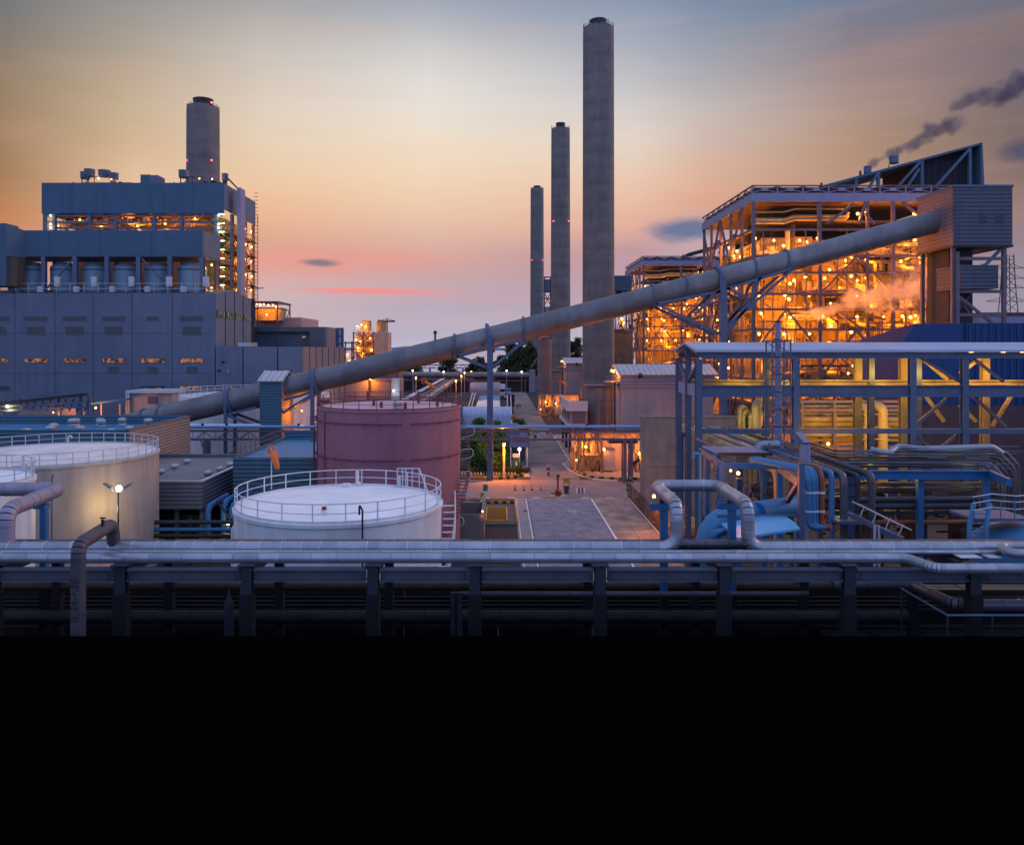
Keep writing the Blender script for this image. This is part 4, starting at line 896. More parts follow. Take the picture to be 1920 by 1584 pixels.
for dz in (0, .55, 1.1): MB().tube([(cr[0]+8.5*math.cos(R(40)-R(92)*i/n), cr[1]+8.5*math.sin(R(40)-R(92)*i/n), 14.2-13.6*i/n+dz) for i in range(n+1)], .045, 6).build('stair_rail', M['reddark'], rt, True)
for k in range(5): MB().tube([(cr[0]+7.6*math.cos(R(-3-k*6)), cr[1]+7.6*math.sin(R(-3-k*6)), 11.5-2.2*k),(cr[0]+9.1*math.cos(R(-3-k*6)), cr[1]+9.1*math.sin(R(-3-k*6)), 12-2.2*k),(cr[0]+9.0*math.cos(R(-3-k*6)), cr[1]+9.0*math.sin(R(-3-k*6)), 12.8-2.2*k),(cr[0]+7.6*math.cos(R(-3-k*6)), cr[1]+7.6*math.sin(R(-3-k*6)), 12.6-2.2*k)], .05, 6, .5).build('pipe_loop', M['rail'], rt, True)
# beige tank and the small white one at the left edge
bt = tank('beige_tank', 'wide beige tank at the left with pale roof, lit by a floodlight', -42.4, 76.0, 9.2, 11.0, .9, M['beige'], M['beigeroof'], M['rail'], 46, 1.1)
ptube(bt, 'downpipe', [(X(100,66.9),66.7,0),(X(100,66.9),66.7,10.3),(X(102,66.9),66.7,10.5)], .07, M['mauve'], n=6); gooseneck(bt, X(128,82), 82, 11.3, M['rail'], .8)
nt_ = tank('small_white_tank', 'small white tank cut off by the left edge of the photo', X(44,52)-5, 52.0, 5.0, Z(902,52), .4, M['white'], M['wroof'], M['rail'], 26, 1.1)
# floodlight mast
fm = thing('floodlight_mast', 'slim mast with twin angled floodlights shining on the beige tank', 'floodlight', (X(222,69), 69, 0))
zm = Z(922,69); MB().cyl((X(222,69),69), 0, zm, .09, .06, n=10).build('pole', M['dsteel'], fm, True)
pbar(fm, 'cross_arm', (X(211,69),69,zm-.05), (X(233,69),69,zm-.05), .07, .07, M['rail'])
for s_ in (-1, 1):
    u = 222+s_*12; pbar(fm, 'arm', (X(222+s_*10,69),69,zm-.05), (X(222+s_*14,69),69,zm+.35), .06, .06, M['rail'])
    c = P(222+s_*19, 912, 69); MB().bar((c.x-.32*s_,69,c.z-.1), (c.x+.34*s_,69,c.z+.3), .42, .16).build('flood_head', M['turb'], fm)
lamp(fm, (X(222,69),69.1,zm+.28), 0, 'w', .26, False); light(fm, (X(222,69)-.5,69.0,zm-1.5), 230, (1., .74, .26), .3)
# ================================================================== RIGHT POWER STATION
def boiler_house(label, copy_label):
    t = thing('boiler_house', label, 'boiler house', (67, 150, 0), 'open steel boiler houses on the right')
    x0, x1, y0, y1 = X(1410,150), X(1795,150), 150., 187.
    zf0, zf1 = Z(378,150), Z(362,150)
    # roof edge
    MB().box(x0, x1, y0, y0+.5, zf0, zf1).build('fascia', M['fascia'], t)
    MB().box(x0, x0+.5, y0+.503, y1, zf0+.003, zf1+.003).build('fascia', M['fascia'], t)
    MB().box(x0+.52, x1, y0+.52, y1, zf0+.2, zf0+.5).build('roof_slab', M['mauve'], t)
    zr = Z(348,150)
    pbar(t, 'parapet_rail', (x0,y0+.2,zr), (x1,y0+.2,zr), .35, .2, M['mauve']); pbar(t, 'parapet_rail', (x0+.2,y0,zr), (x0+.2,y1,zr), .35, .2, M['mauve'])
    pp = MB().box(x0+.9, x1, y0+.9, y0+1.2, zf1, zr-.15).build('parapet_backing', mat('maroon_panel', (.10,.045,.055), .8), t)
    MB().box(x0+.9, x0+1.2, y0+1.2, y1, zf1, zr-.15).build('parapet_backing', MATS['maroon_panel'], t)
    n = 8
    for i in range(n+1): pbar(t, 'parapet_post', (x0+(x1-x0)*i/n,y0+.2,zf1), (x0+(x1-x0)*i/n,y0+.2,zr-.1), .22, .22, M['fascia'])
    for i in range(n):
        a, b = x0+(x1-x0)*i/n, x0+(x1-x0)*(i+1)/n; m_ = (a+b)/2; zc = (zf1+zr)/2
        for p, q in (((a,zf1+.1),(m_,zc)),((a,zr-.15),(m_,zc)),((b,zf1+.1),(m_,zc)),((b,zr-.15),(m_,zc))): pbar(t, 'parapet_brace', (p[0],y0+.25,p[1]), (q[0],y0+.25,q[1]), .14, .14, M['fascia'])
        MB().box(m_-.62, m_+.62, y0+.05, y0+.16, zc-.32, zc+.32).build('gusset_plate', M['fascia'], t)
    for i in range(8):
        a, b = y0+(y1-y0)*i/8, y0+(y1-y0)*(i+1)/8
        pbar(t, 'parapet_brace', (x0+.25,a,zf1+.1), (x0+.25,b,zr-.15), .16, .16, M['fascia']); pbar(t, 'parapet_brace', (x0+.3,b,zf1+.1), (x0+.3,a,zr-.15), .16, .16, M['fascia'])
    # columns
    cols = [x0+.4, X(1538,150), X(1628,150), X(1676,150), X(1745,150), X(1790,150)]
    for k, x in enumerate(cols): pbar(t, 'column', (x,y0+.4,0), (x,y0+.4,zf0-.01), .6 if k != 2 else .45, .6, M['mauve'])
    for y in (157.5, 165, 172.5, 180, 186.5):
        pbar(t, 'column', (x0+.4,y,0), (x0+.4,y,zf0-.01), .5, .5, M['mauve'])
    for y in (165, 180): pbar(t, 'column', (x0+9,y,0), (x0+9,y,zf0-.01), .7, .7, M['mauve'])
    lev = [Z(v,150) for v in (1000 if False else 800, 757, 712, 660, 618, 580, 551, 511, 480, 430)]
    for i, z in enumerate(lev):
        top = i == len(lev)-1
        if not top or True:
            pbar(t, 'beam', (x0+.8,y0+.35,z), (cols[4] if i > 6 else x1-.3,y0+.35,z), .3, .42, M['mauve'])
        pbar(t, 'beam', (x0+.35,y0+.8,z), (x0+.35,y1,z), .35, .5, M['mauve'])
        if not top:
            MB().box(x0+1, x1-1, y0+.8, y0+5.2, z-.02, z+.1).build('deck', M['duct'], t)
            MB().box(x0+.9, x0+3.6, y0+5.3, y1-.5, z-.02, z+.1).build('deck', M['duct'], t)
            for h in (.55, 1.1):
                pbar(t, 'hand_rail', (x0+1,y0+.9,z+h), (x1-2,y0+.9,z+h), .07, .07, M['duct'])
                pbar(t, 'hand_rail', (x0+.95,y0+1,z+h), (x0+.95,y1-1,z+h), .07, .07, M['duct'])
    # inner boiler casing panels
    cz = [0, 5, 10, 15.5, 21, 26.5, 32, 37.5, 43]; cx_ = [x0+4+(x1-x0-5)*i/7 for i in range(8)]
    for i in range(8):
        for j in range(7):
            if rnd.random() < .12: continue
            o = rnd.choice((0, 0, .5, 1.1)); MB().box(cx_[j]+.08, cx_[j+1]-.08, y0+5.6+o, y0+7.5, cz[i]+.06, cz[i+1]-.06).build('casing_panel', M['casing'], t)
    MB().box(x0+4, x1-.5, y0+7.6, y1-1, 0, 42.6).build('boiler_core', M['casing'], t)
    MB().box(x0+4.4, x1-1, y0+4, y1-1, zf0-3.4, zf0-2.9).build('upper_duct', M['dsteel'], t)
    # braces on the faces
    for a, b, i, j in ((1,3,2,4),(1,3,6,8),(0,1,3,5),(3,4,1,4),(3,4,5,7),(1,2,0,2)):
        zc = (lev[i]+lev[j])/2; xm = (cols[a]+cols[b])/2
        pbar(t, 'brace', (cols[a],y0+.3,lev[i]), (xm,y0+.3,lev[j]), .36, .36, M['mauve']); pbar(t, 'brace', (xm,y0+.28,lev[j]), (cols[b],y0+.28,lev[i]), .36, .36, M['mauve'])
    for (ua, va), (ub, vb) in (((1549,420),(1602,382)),((1537,440),(1533,382)),((1610,420),(1623,380)),((1720,402),(1690,378)),((1640,420),(1622,401))):
        pbar(t, 'brace', P(ua,va,150.3), P(ub,vb,150.3), .42, .42, M['mauve'])
    for k, (y, ya) in enumerate(((157.5,165),(165,172.5),(172.5,180),(180,186.5))):
        for i in range(0, 8, 2):
            p, q = (y, ya) if (k+i//2) % 2 else (ya, y); pbar(t, 'brace', (x0+.2,p,lev[i]), (x0+.2,q,lev[i+2]), .34, .34, M['mauve'])
        pbar(t, 'brace', (x0+.2,y if k % 2 else ya,lev[8]), (x0+.2,ya if k % 2 else y,zf0), .4, .4, M['mauve'])
    # zig-zag stairs
    for i in range(len(lev)-2):
        a, b = (cols[1]+3, cols[2]-.5) if i % 2 else (cols[2]-.5, cols[1]+3)
        pbar(t, 'stair_flight', (a,y0+1.4,lev[i]+.15), (b,y0+1.4,lev[i+1]+.15), .9, .25, M['mauve']); pbar(t, 'hand_rail', (a,y0+.95,lev[i]+1.2), (b,y0+.95,lev[i+1]+1.2), .08, .08, M['duct'])
    # process clutter: pipes, drums, ducts
    for i in range(95):
        k = rnd.randrange(len(lev)-1); z = lev[k]+rnd.uniform(.6, 2.6); x = rnd.uniform(x0+1.5, x1-5); y = y0+rnd.uniform(1.8, 5.2); r = rnd.choice((.14,.2,.28,.4)); m_ = rnd.choice(('duct','casing','duct','dsteel'))
        s = rnd.random()
        if s < .45: ptube(t, 'pipe', [(x,y,z),(x+rnd.uniform(2,9),y,z),(x+rnd.uniform(9,10),y,z+rnd.uniform(-2.4,2.4))], r, M[m_], n=7)
        elif s < .75: ptube(t, 'pipe', [(x,y,z-rnd.uniform(1,4)),(x,y,z+rnd.uniform(1,5))], r*1.2, M[m_], n=7)
        else: ptube(t, 'drum', [(x,y,lev[k]+1.0),(x+rnd.uniform(1.2,3.2),y,lev[k]+1.0)], rnd.uniform(.45,.85), M['casing'], n=12)
    for i in range(70):
        k = rnd.randrange(len(lev)-1); x = rnd.uniform(x0+1.2, x1-4); y = y0+rnd.uniform(1.6, 4.6); w = rnd.uniform(.4, 2.6); h = rnd.uniform(.5, 2.3)
        MB().box(x, x+w, y, y+rnd.uniform(.5,1.2), lev[k]+.11, lev[k]+.11+h).build('equipment_box', M[rnd.choice(('casing','duct','mauve','casing'))], t)
    # slender hangers, pipe runs and dark ducts in front of the casing
    i = 0; x = x0+2.4
    while x < x1-1:
        pbar(t, 'hanger_post', (x,y0+.75,lev[0]-rnd.uniform(0,3)), (x,y0+.75,lev[rnd.choice((6,7,8,8,9))]), rnd.choice((.13,.16,.22)), .16, M['mauve']); x += rnd.uniform(1.5,3.1)
    for i in range(46):
        k = rnd.randrange(len(lev)-1); z = lev[k]+rnd.uniform(1.3,3.6); x = rnd.uniform(x0+1, x1-9); r = rnd.choice((.07,.09,.13,.18))
        ptube(t, 'pipe_run', [(x,y0+rnd.uniform(.55,.85),z),(x+rnd.uniform(3,9),y0+.7,z),(x+rnd.uniform(9,9.5),y0+.7,z+rnd.choice((-1.6,0,0,1.6)))], r, M[rnd.choice(('mauve','dsteel','duct'))], n=6)
    for i in range(22):
        k = rnd.randrange(len(lev)-2); x = rnd.uniform(x0+1, x1-6); pbar(t, 'cross_brace', (x,y0+.9,lev[k]), (x+rnd.choice((-3.4,3.4)),y0+.9,lev[k+1]), .16, .16, M['mauve'])
    for i in range(20):
        k = rnd.randrange(len(lev)-2); x = rnd.uniform(x0+4, x1-5); w = rnd.uniform(1.0,3.2); MB().box(x, x+w, y0+rnd.uniform(2.8,3.6), y0+5.5, lev[k]+.11, lev[k]+rnd.uniform(2.2,3.6)).build('dark_duct', M[rnd.choice(('dsteel','mauve','mauve'))], t)
    for v, r in ((412,.35),(418,.28),(398,.2)):
        ptube(t, 'header_pipe', [P(1408,v,152.2),P(1470,v,152.2),P(1490,v-6,152.2),P(1585,v-6,152.2),P(1590,v-14,152.2)], r, M['casing'], .5)
    b = MB()
    for i in range(420):
        k = rnd.randrange(len(lev)-1); x = rnd.uniform(x0+.8, x1-2); y = y0+rnd.uniform(1, 5); z = lev[k]+rnd.uniform(.1, 3)
        if rnd.random() < .5: b.bar((x,y,z-rnd.uniform(.3,1.6)), (x,y,z+rnd.uniform(.3,1.6)), rnd.uniform(.05,.16))
        else: b.bar((x,y,z), (x+rnd.uniform(.5,3),y,z), rnd.uniform(.05,.18))
    for i in range(160):
        k = rnd.randrange(len(lev)-1); y = rnd.uniform(y0+2, y1-2); z = lev[k]+rnd.uniform(.2, 3); x = x0+rnd.uniform(1, 3.5)
        if rnd.random() < .5: b.bar((x,y,z-1), (x,y,z+1), .14)
        else: b.bar((x,y,z), (x,y+rnd.uniform(1,4),z), .2)
    b.build('small_pipework', M['dsteel'], t, stuff=True)
    # inclined upper roof
    ys = 166.
    q = lambda u, v: (X(u,ys), Z(v,ys))
    MB().prism([q(1538,349), q(1838,268), q(1838,272), q(1545,352)], ys, ys+17).build('upper_roof', M['wallup'], t)
    MB().prism([q(1728,300), q(1832,272), q(1838,356), q(1728,356)], ys+3, ys+17).build('upper_wall', mat('dark_upper_cladding', (.03,.035,.05), .8, 0, .2, .4, .1, ('X', 1.4)), t)
    MB().prism([q(1838,268), q(1841,268), q(1845,358), q(1838,358)], ys-.2, ys+17.2).build('upper_end_wall', M['wallup'], t)
    for u, v in ((1606,330),(1648,320),(1730,297),(1820,273)): pbar(t, 'upper_column', (X(u,ys),ys+.4,zf1), (*(X(u,ys),ys+.4),Z(v+2,ys)), .6, .6, M['wallup'])
    for (ua, va), (ub, vb) in (((1630,352),(1648,322)),((1682,352),(1726,303)),((1755,350),(1818,280)),((1700,352),(1724,316))): pbar(t, 'upper_brace', (X(ua,ys),ys+.2,Z(va,ys)), (X(ub,ys),ys+.2,Z(vb,ys)), .5, .5, M['steel'])
    for u, v, r in ((1635,319,.75),(1685,300,.95)):
        MB().cyl((X(u,ys),ys+2), Z(v,ys)-.3, Z(v,ys)+1.2, r, n=16).build('roof_fan', M['steel'], t, True)
    for a in (-1, 1): pbar(t, 'fan_leg', (X(1685,ys)+a*1.1,ys+2,Z(316,ys)), (X(1685,ys)+a*1.1,ys+2,Z(306,ys)), .15, .15, M['dsteel'])
    MB().cyl((X(1621,ys),ys+2), Z(328,ys), Z(317,ys), .22, n=10).build('steam_stack', M['black'], t, True)
    MB().cyl((X(1540,152),152), zr-.2, zr+.9, .2, n=8).build('roof_stub', M['black'], t, True); MB().cyl((X(1392,172),172), zf1, zr+1.2, 1.3, n=16).build('roof_fan', M['mauve'], t, True)
    # lamps
    L_ = [(1416,447),(1402,454),(1451,451),(1499,451),(1512,454),(1533,447),(1469,461),(1377,465),(1381,464),(1363,471),(1341,480),(1368,482),(1624,398),(1608,401),(1649,454),(1596,482),(1586,488),(1624,487),(1555,506),(1480,499),
          (1674,398),(1714,401),(1739,441),(1715,450),(1729,451),(1674,448),(1672,462),(1725,482),(1726,493),(1689,490),
          (1469,520),(1510,520),(1481,532),(1489,526),(1546,522),(1596,518),(1607,526),(1624,521),(1597,553),(1620,552),(1605,554),(1557,569),(1472,554),(1479,561),(1517,554),(1427,588),(1470,588),(1486,590),(1493,589),(1511,588),(1481,596),(1542,593),(1607,594),(1656,594),
          (1423,626),(1470,626),(1518,626),(1512,628),(1558,611),(1596,623),(1624,628),(1599,625),(1402,682),(1423,555),(1381,562),(1760,520),(1674,590),(1692,593),(1707,595),(1716,591),(1752,590),(1674,625),(1692,626),(1699,625),(1657,681),(1600,686),(1348,640),(1362,600),(1372,540),(1388,520),(1352,690),(1640,735),(1655,748),(1590,700)]
    for i, (u, v) in enumerate(L_):
        left = u < 1408
        d = 150.9 if not left else 158+rnd.uniform(0, 20)
        x = X(u, d) if not left else x0+.9
        z = Z(v, d)
        lamp(t, (x, d, z), 760, 's', rnd.uniform(.2,.28), i % 3 != 2, off=(0, .2, -.6))
    for z in (41.2, 37.4, 33.4, 29.6, 26.4, 22.4, 18, 13, 8.4, 4):
        for k, xx in enumerate((3, 9, 15.5, 22, 28.5, 34)): light(t, (x0+xx+(1.5 if int(z) % 2 else 0), y0+1.4, z-.3), 800, SODIUM, .5)
    for y in (160, 169, 178):
        for z in (40.5, 33, 26.5, 20, 13): light(t, (x0+2.2, y, z), 700, SODIUM, .5)
    c = copy_tree(t); c.location = (67, 150+114, 0); c['label'] = copy_label
    return t
boiler_house('nearer boiler house, open steel frame glowing orange behind the conveyor tube', 'farther boiler house, smaller orange glowing frame right of the tallest chimney')

# ------------------------------------------------ clad house, lit annex (two copies 114 m apart)
def fan_house():
    t = thing('fan_house', 'nearer fan house, ribbed mauve upper storey with white gable roof', 'fan house', (30, 140, 0), 'fan houses beside the chimneys')
    x0, x1 = X(1163,140), X(1340,140); ze, zr, zm = Z(702,140), Z(684,145), Z(728,140)
    MB().box(x0+.15, x1-.15, 140.2, 150, 0, zm).build('lower_wall', M['wallm'], t)
    MB().box(x0, x1, 140, 140.3, zm+.004, ze).build('upper_front', mat('ribbed_cladding_violet', (.27,.235,.30), .6, .1, .1, .4, .1, ('Z', .62), groove=.4), t)
    MB().prismx([(140.303,zm+.004),(150.2,zm+.004),(150.2,ze),(145,zr-.1),(140.303,ze)], x0, x0+.3).build('gable_wall', M['cladt'], t)
    MB().prismx([(139.5,ze-.1),(145,zr),(145,zr+.12),(139.5,ze+.02)], x0-.5, x1+.5).build('roof_slope', M['roofw'], t)
    MB().prismx([(145.003,zr),(150.7,ze-.1),(150.7,ze+.02),(145.003,zr+.12)], x0-.5, x1+.5).build('roof_slope', M['roofw'], t)
    for u in (1200, 1303): MB().box(X(u,140)-.35, X(u,140)+.35, 139.5, 139.99, Z(708,140), Z(700,140)).build('wall_vent', M['black'], t)
    for y in (141, 143.4):
        lamp(t, (x0-1.0, y, Z(696,140)), 600, 's', .22)
    for z in (Z(716,140), Z(722,140)): MB().box(x0-2.6, x0-.02, 140.4, 143, z-.1, z).build('side_platform', M['mauve'], t); pbar(t, 'hand_rail', (x0-2.6,140.4,z+1), (x0-.02,140.4,z+1), .08, .08, M['duct'])
    for z in (8, 12): pbar(t, 'downpipe', (x0-.9,140.6,0), (x0-.9,140.6,Z(716,140)), .35, .35, M['mauve'])
    # low lit annex in front
    a0, a1 = 12.7, 25.3; za = Z(812,138)
    MB().box(a0, a1, 138, 139.9, 0, za).build('annex_wall', M['beige'], t)
    MB().box(a0-.2, a1+.2, 136.9, 140.1, za+.004, za+.3).build('annex_roof', M['mauve'], t)
    MB().box(X(1132,136.5), X(1151,136.5), 135.6, 137.6, .4, Z(843,136.5)).build('switch_cabinet', M['beige'], t)
    MB().box(X(1131,136.5), X(1152,136.5), 135.5, 137.7, Z(843,136.5)+.003, Z(842,136.5)+.1).build('cabinet_hood', M['mauve'], t)
    for u in (1094, 1127):
        for y in (134.4, 136.9): pbar(t, 'platform_leg', (X(u,135),y,.1), (X(u,135),y,Z(820,135)), .3, .3, M['duct'])
    zp_ = Z(852,135); MB().box(X(1088,135), X(1122,135), 134.2, 137, zp_-.2, zp_).build('platform', M['duct'], t)
    for h in (.55, 1.1): pbar(t, 'hand_rail', (X(1088,135),134.25,zp_+h), (X(1122,135),134.25,zp_+h), .07, .07, M['duct'])
    pbar(t, 'brace', (X(1096,135),134.3,Z(876,135)), (X(1120,135),134.3,zp_-.2), .18, .18, M['duct']); pbar(t, 'brace', (X(1120,135),134.1,Z(876,135)), (X(1096,135),134.1,zp_-.2), .18, .18, M['duct'])
    for u in (1076, 1083, 1090):
        for y in (135,): pbar(t, 'ladder_rail', (X(u,135),y,.2), (X(u,135),y,Z(822,135)), .14, .14, M['duct'])
    for k in range(12): pbar(t, 'ladder_rung', (X(1083,135),135,.5+.5*k), (X(1090,135),135,.5+.5*k), .08, .08, M['duct'])
    ptube(t, 'duct_pipe', [(X(1110,136),136.4,zp_),(X(1112,136),136.4,zp_+2.2),(X(1105,136),136.4,zp_+3.6)], .3, M['casing'])
    b = MB()
    for i in range(40):
        x = rnd.uniform(a0, X(1128,136)); z = rnd.uniform(.3, 6); b.bar((x,rnd.uniform(135.5,137.6),z-.6), (x+rnd.uniform(-.6,.6),136.5,z+.8), rnd.uniform(.06,.2))
    for i in range(26):
        x = rnd.uniform(X(1186,136), a1); z = rnd.uniform(.2, 4.4); b.bar((x,136.5,z-.6), (x+rnd.uniform(-.8,.8),136.8,z+.8), rnd.uniform(.06,.22))
    b.build('small_pipework', M['dsteel'], t, stuff=True)
    pbar(t, 'inclined_chute', (X(1182,135),135.5,Z(874,135)), (X(1208,135),135.5,Z(856,135)), .5, .5, M['dsteel'])
    for u, v, e in ((1098,837,800),(1132,842,800),(1166,849,300),(1206,836,500),(1206,850,400),(1080,862,300)): lamp(t, (X(u,135), 134.6, Z(v,135)), e*.9, 's', .22 if e > 600 else .14, off=(0,.9,-.1))
    # drum and lattice at the chimney foot
    dr = (X(1127,165), 168.)
    MB().cyl(dr, 3.2, 13.2, 3.0, n=28).build('dust_drum', mat('drum_metal', (.20,.195,.20), .5, .4, .2, .4, .3), t, True)
    MB().box(dr[0]-3.2, dr[0]+3.0, 164.4, 171, 13.3, 13.55).build('drum_platform', M['mauve'], t)
    for u in (1089, 1128, 1150):
        pbar(t, 'lattice_column', (X(u,163),163,0), (X(u,163),163,Z(748,163)), .35, .35, M['mauve'])
    for i in range(6):
        za_, zb_2 = 2+1.7*i, 3.7+1.7*i; p, q = (1089, 1102) if i % 2 else (1102, 1089)
        pbar(t, 'lattice_bar', (X(p,163),163,za_), (X(q,163),163,zb_2), .14, .14, M['mauve'])
    pbar(t, 'lattice_beam', (X(1089,163),163.2,Z(749,163)), (X(1150,163),163.2,Z(752,163)), .3, .3, M['mauve'])
    MB().box(X(1068,139), X(1074,139), 137.6, 138, 0.1, 4).build('gas_rack', M['mauve'], t)
    c = copy_tree(t); c.location = (30, 254, 0); c['label'] = 'farther fan house between the two big chimneys, lit orange at its foot'
fan_house()
cs = thing('concrete_silo', 'plain slim concrete silo standing left of the middle chimney', 'silo', (X(1021,300), 300, 0))
MB().lathe((X(1021,300),300,0), [(2.7,0),(2.65,24.6),(.01,25.0)], 36).build('shell', M['conc'], cs, True)
MB().box(X(1013,299), X(1030,299), 298, 302, 25.0, 25.6).build('top_platform', M['mauve'], cs)
for u in (1012, 1031): pbar(cs, 'hand_rail', (X(u,299),298,25.6), (X(u,299),298,27), .12, .12, M['mauve'])
pbar(cs, 'hand_rail', (X(1012,299),298,26.9), (X(1031,299),298,26.9), .12, .12, M['mauve'])
MB().box(X(1016,299), X(1026,299), 299, 301, 25.6, 29.5).build('filter_box', M['mauve'], cs)
lamp(cs, P(1013,622,299), 1200, 's', .28)
ev = thing('elevator_frame', 'dark elevator frame poking up between the two farther chimneys', 'steel frame', (X(1026,420), 420, 0))
MB().box(X(1020,420), X(1033,420), 420, 424, 0, Z(575,420)).build('shaft', M['wallm'], ev)
for u in (1021, 1032): pbar(ev, 'column', (X(u,420),419.6,20), (X(u,420),419.6,Z(520,420)), .5, .5, M['dsteel'])
MB().box(X(1020,420), X(1033,420), 419.5, 423, Z(546,420), Z(524,420)).build('cabin', M['steel'], ev)
for v in (520, 548, 560): pbar(ev, 'beam', (X(1019,420),419.5,Z(v,420)), (X(1034,420),419.5,Z(v,420)), .5, .6, M['dsteel'])
pbar(ev, 'brace', (X(1021,420),419.4,Z(572,420)), (X(1032,420),419.4,Z(550,420)), .4, .4, M['dsteel']); pbar(ev, 'brace', (X(1032,420),419.3,Z(572,420)), (X(1021,420),419.3,Z(550,420)), .4, .4, M['dsteel'])
bd = thing('brown_duct', 'tall brown flue duct squeezed between the tallest chimney and the farther boiler', 'duct', (X(1167,246), 246, 0))
MB().box(X(1152,246), X(1186,246), 246, 254, 0, Z(622,246)).build('duct_body', mat('rusty_duct', (.24,.15,.10), .8, .2, .3, .4, .3), bd)
MB().box(X(1151,246), X(1187,246), 245.8, 254.2, Z(622,246)+.01, Z(617,246)).build('top_flange', M['mauve'], bd)
MB().box(X(1152,246), X(1184,246), 245.6, 249, Z(545,246), Z(517,246)).build('upper_box', M['wallup'], bd)
for u in (1154, 1167, 1183): pbar(bd, 'post', (X(u,246),245.8,Z(617,246)), (X(u,246),245.8,Z(545,246)), .4, .4, M['mauve'])
MB().box(X(1152,246), X(1185,246), 247, 252, Z(575,246), Z(545,246)-.02).build('dark_housing', M['dsteel'], bd)
b = MB()
for i in range(30):
    x = X(rnd.uniform(1156,1184),246); z = rnd.uniform(Z(616,246), Z(578,246)); b.bar((x,245.6,z-.8), (x+rnd.uniform(-1,1),245.6,z+.8), .2)
b.build('small_pipework', M['dsteel'], bd, stuff=True); lamp(bd, P(1166,597,245.2), 700, 's', .25); lamp(bd, P(1170,605,245.2), 500, 's', .22)
# control office on pillars
of = thing('control_office', 'white raised control office on pillars with a strip of dark windows', 'office', (16, 168, 0))
x0, x1 = X(1064,160), X(1102,160); ztop, zpb, zbt = Z(752,160), Z(768,160), Z(796,160)
MB().box(x0+.5, x1, 160.4, 180, zbt, zpb+.5).build('walls', M['wallm'], of)
MB().box(x0, x1, 160, 160.25, zpb, ztop).build('parapet', M['rail'], of); MB().box(x0, x0+.25, 160.253, 181, zpb, ztop+.003).build('parapet', M['rail'], of)
MB().box(x0-.1, x1, 159.9, 181, zpb-.3, zpb-.004).build('roof_slab', M['rail'], of); MB().box(x0-.1, x1, 159.9, 181, zbt-.4, zbt-.004).build('floor_slab', M['rail'], of)
for k in range(7): MB().box(x0+.43, x0+.49, 161+2.7*k, 163.3+2.7*k, zbt+.3, zpb-.5).build('window', M['glass'], of)
MB().box(x0+1.0, x1-.5, 160.3, 160.38, zbt+.3, zpb-.4).build('window', M['mauve'], of)
for y in (161, 170, 179):
    for x in (x0+.6, x1-.5): pbar(of, 'pillar', (x,y,0), (x,y,zbt-.41), .5, .5, M['dsteel'])
MB().box(x0-.08, x0-.006, 178, 180.4, ztop-1.5, ztop-.1).build('logo_plate', M['bluep'], of)
windsock('small orange wind sock on the roof of the white control office', X(1050,178), 178, ztop, ztop+3.4, 1.3, False, M['rail'])
# ================================================================== GREENERY
def leafmat(name, col):
    m = bpy.data.materials.new(name); m.use_nodes = True; nt = m.node_tree; b = nt.nodes['Principled BSDF']; b.inputs['Roughness'].default_value = .8; b.inputs['Specular IOR Level'].default_value = .1
    g = nt.nodes.new('ShaderNodeNewGeometry'); r = nt.nodes.new('ShaderNodeValToRGB')
    nt.links.new(g.outputs['Random Per Island'], r.inputs[0]); e = r.color_ramp.elements
    e[0].color = (*[c*.5 for c in col], 1); e[1].color = (*[min(c*1.6, 1) for c in col], 1); nt.links.new(r.outputs[0], b.inputs[0]); return m
LEAF_D = leafmat('dark_leaves', (.042,.058,.032)); LEAF_G = leafmat('garden_leaves', (.075,.155,.035)); LEAF_Y = leafmat('yellow_green_leaves', (.11,.13,.025))
def crown_mesh(name, blobs, n, leaf, m):
    b = MB()
    tot = sum(r**2.4 for *_, r in blobs)
    for x, y, z, r in blobs:
        for i in range(int(n*r**2.4/tot)):
            v = Vector((rnd.gauss(0,1), rnd.gauss(0,1), rnd.gauss(0,1))).normalized()*r*(rnd.random()**.38); p = Vector((x,y,z))+v
            a = Vector((rnd.gauss(0,1), rnd.gauss(0,1), rnd.gauss(0,.7))).normalized(); c = a.cross(Vector((rnd.gauss(0,1), rnd.gauss(0,1), rnd.gauss(0,1)))).normalized(); s = leaf*rnd.uniform(.5,1.25)
            b.add([p-a*s, p+c*s*.5, p+a*s, p-c*s*.5], [(0,1,2,3)])
    return b.mesh(name, m)
def trunk_mesh(h, r, limbs):
    b = MB().lathe((0,0,0), [(r*1.3,0),(r,h*.2),(r*.7,h*.6),(r*.3,h*.95),(.01,h)], 8)
    for k in range(limbs):
        a = k*2.4; z = h*(.35+.5*k/limbs); b.tube([(0,0,z),(math.cos(a)*h*.12,math.sin(a)*h*.12,z+h*.1),(math.cos(a)*h*.22,math.sin(a)*h*.22,z+h*.22)], r*.35, 5)
    return b.mesh('trunk', M['bark'], True)
def rblobs(h, w, n, lo=.35):
    out = []
    for i in range(n):
        t = rnd.random(); z = h*(lo+(.95-lo)*t); k = w*(.5+.5*math.sin(math.pi*min(1,.15+t)))*.5
        a = rnd.uniform(0, 6.28); rr = k*rnd.random()**.5; out.append((rr*math.cos(a), rr*math.sin(a), z, w*rnd.uniform(.07,.19)))
    return out
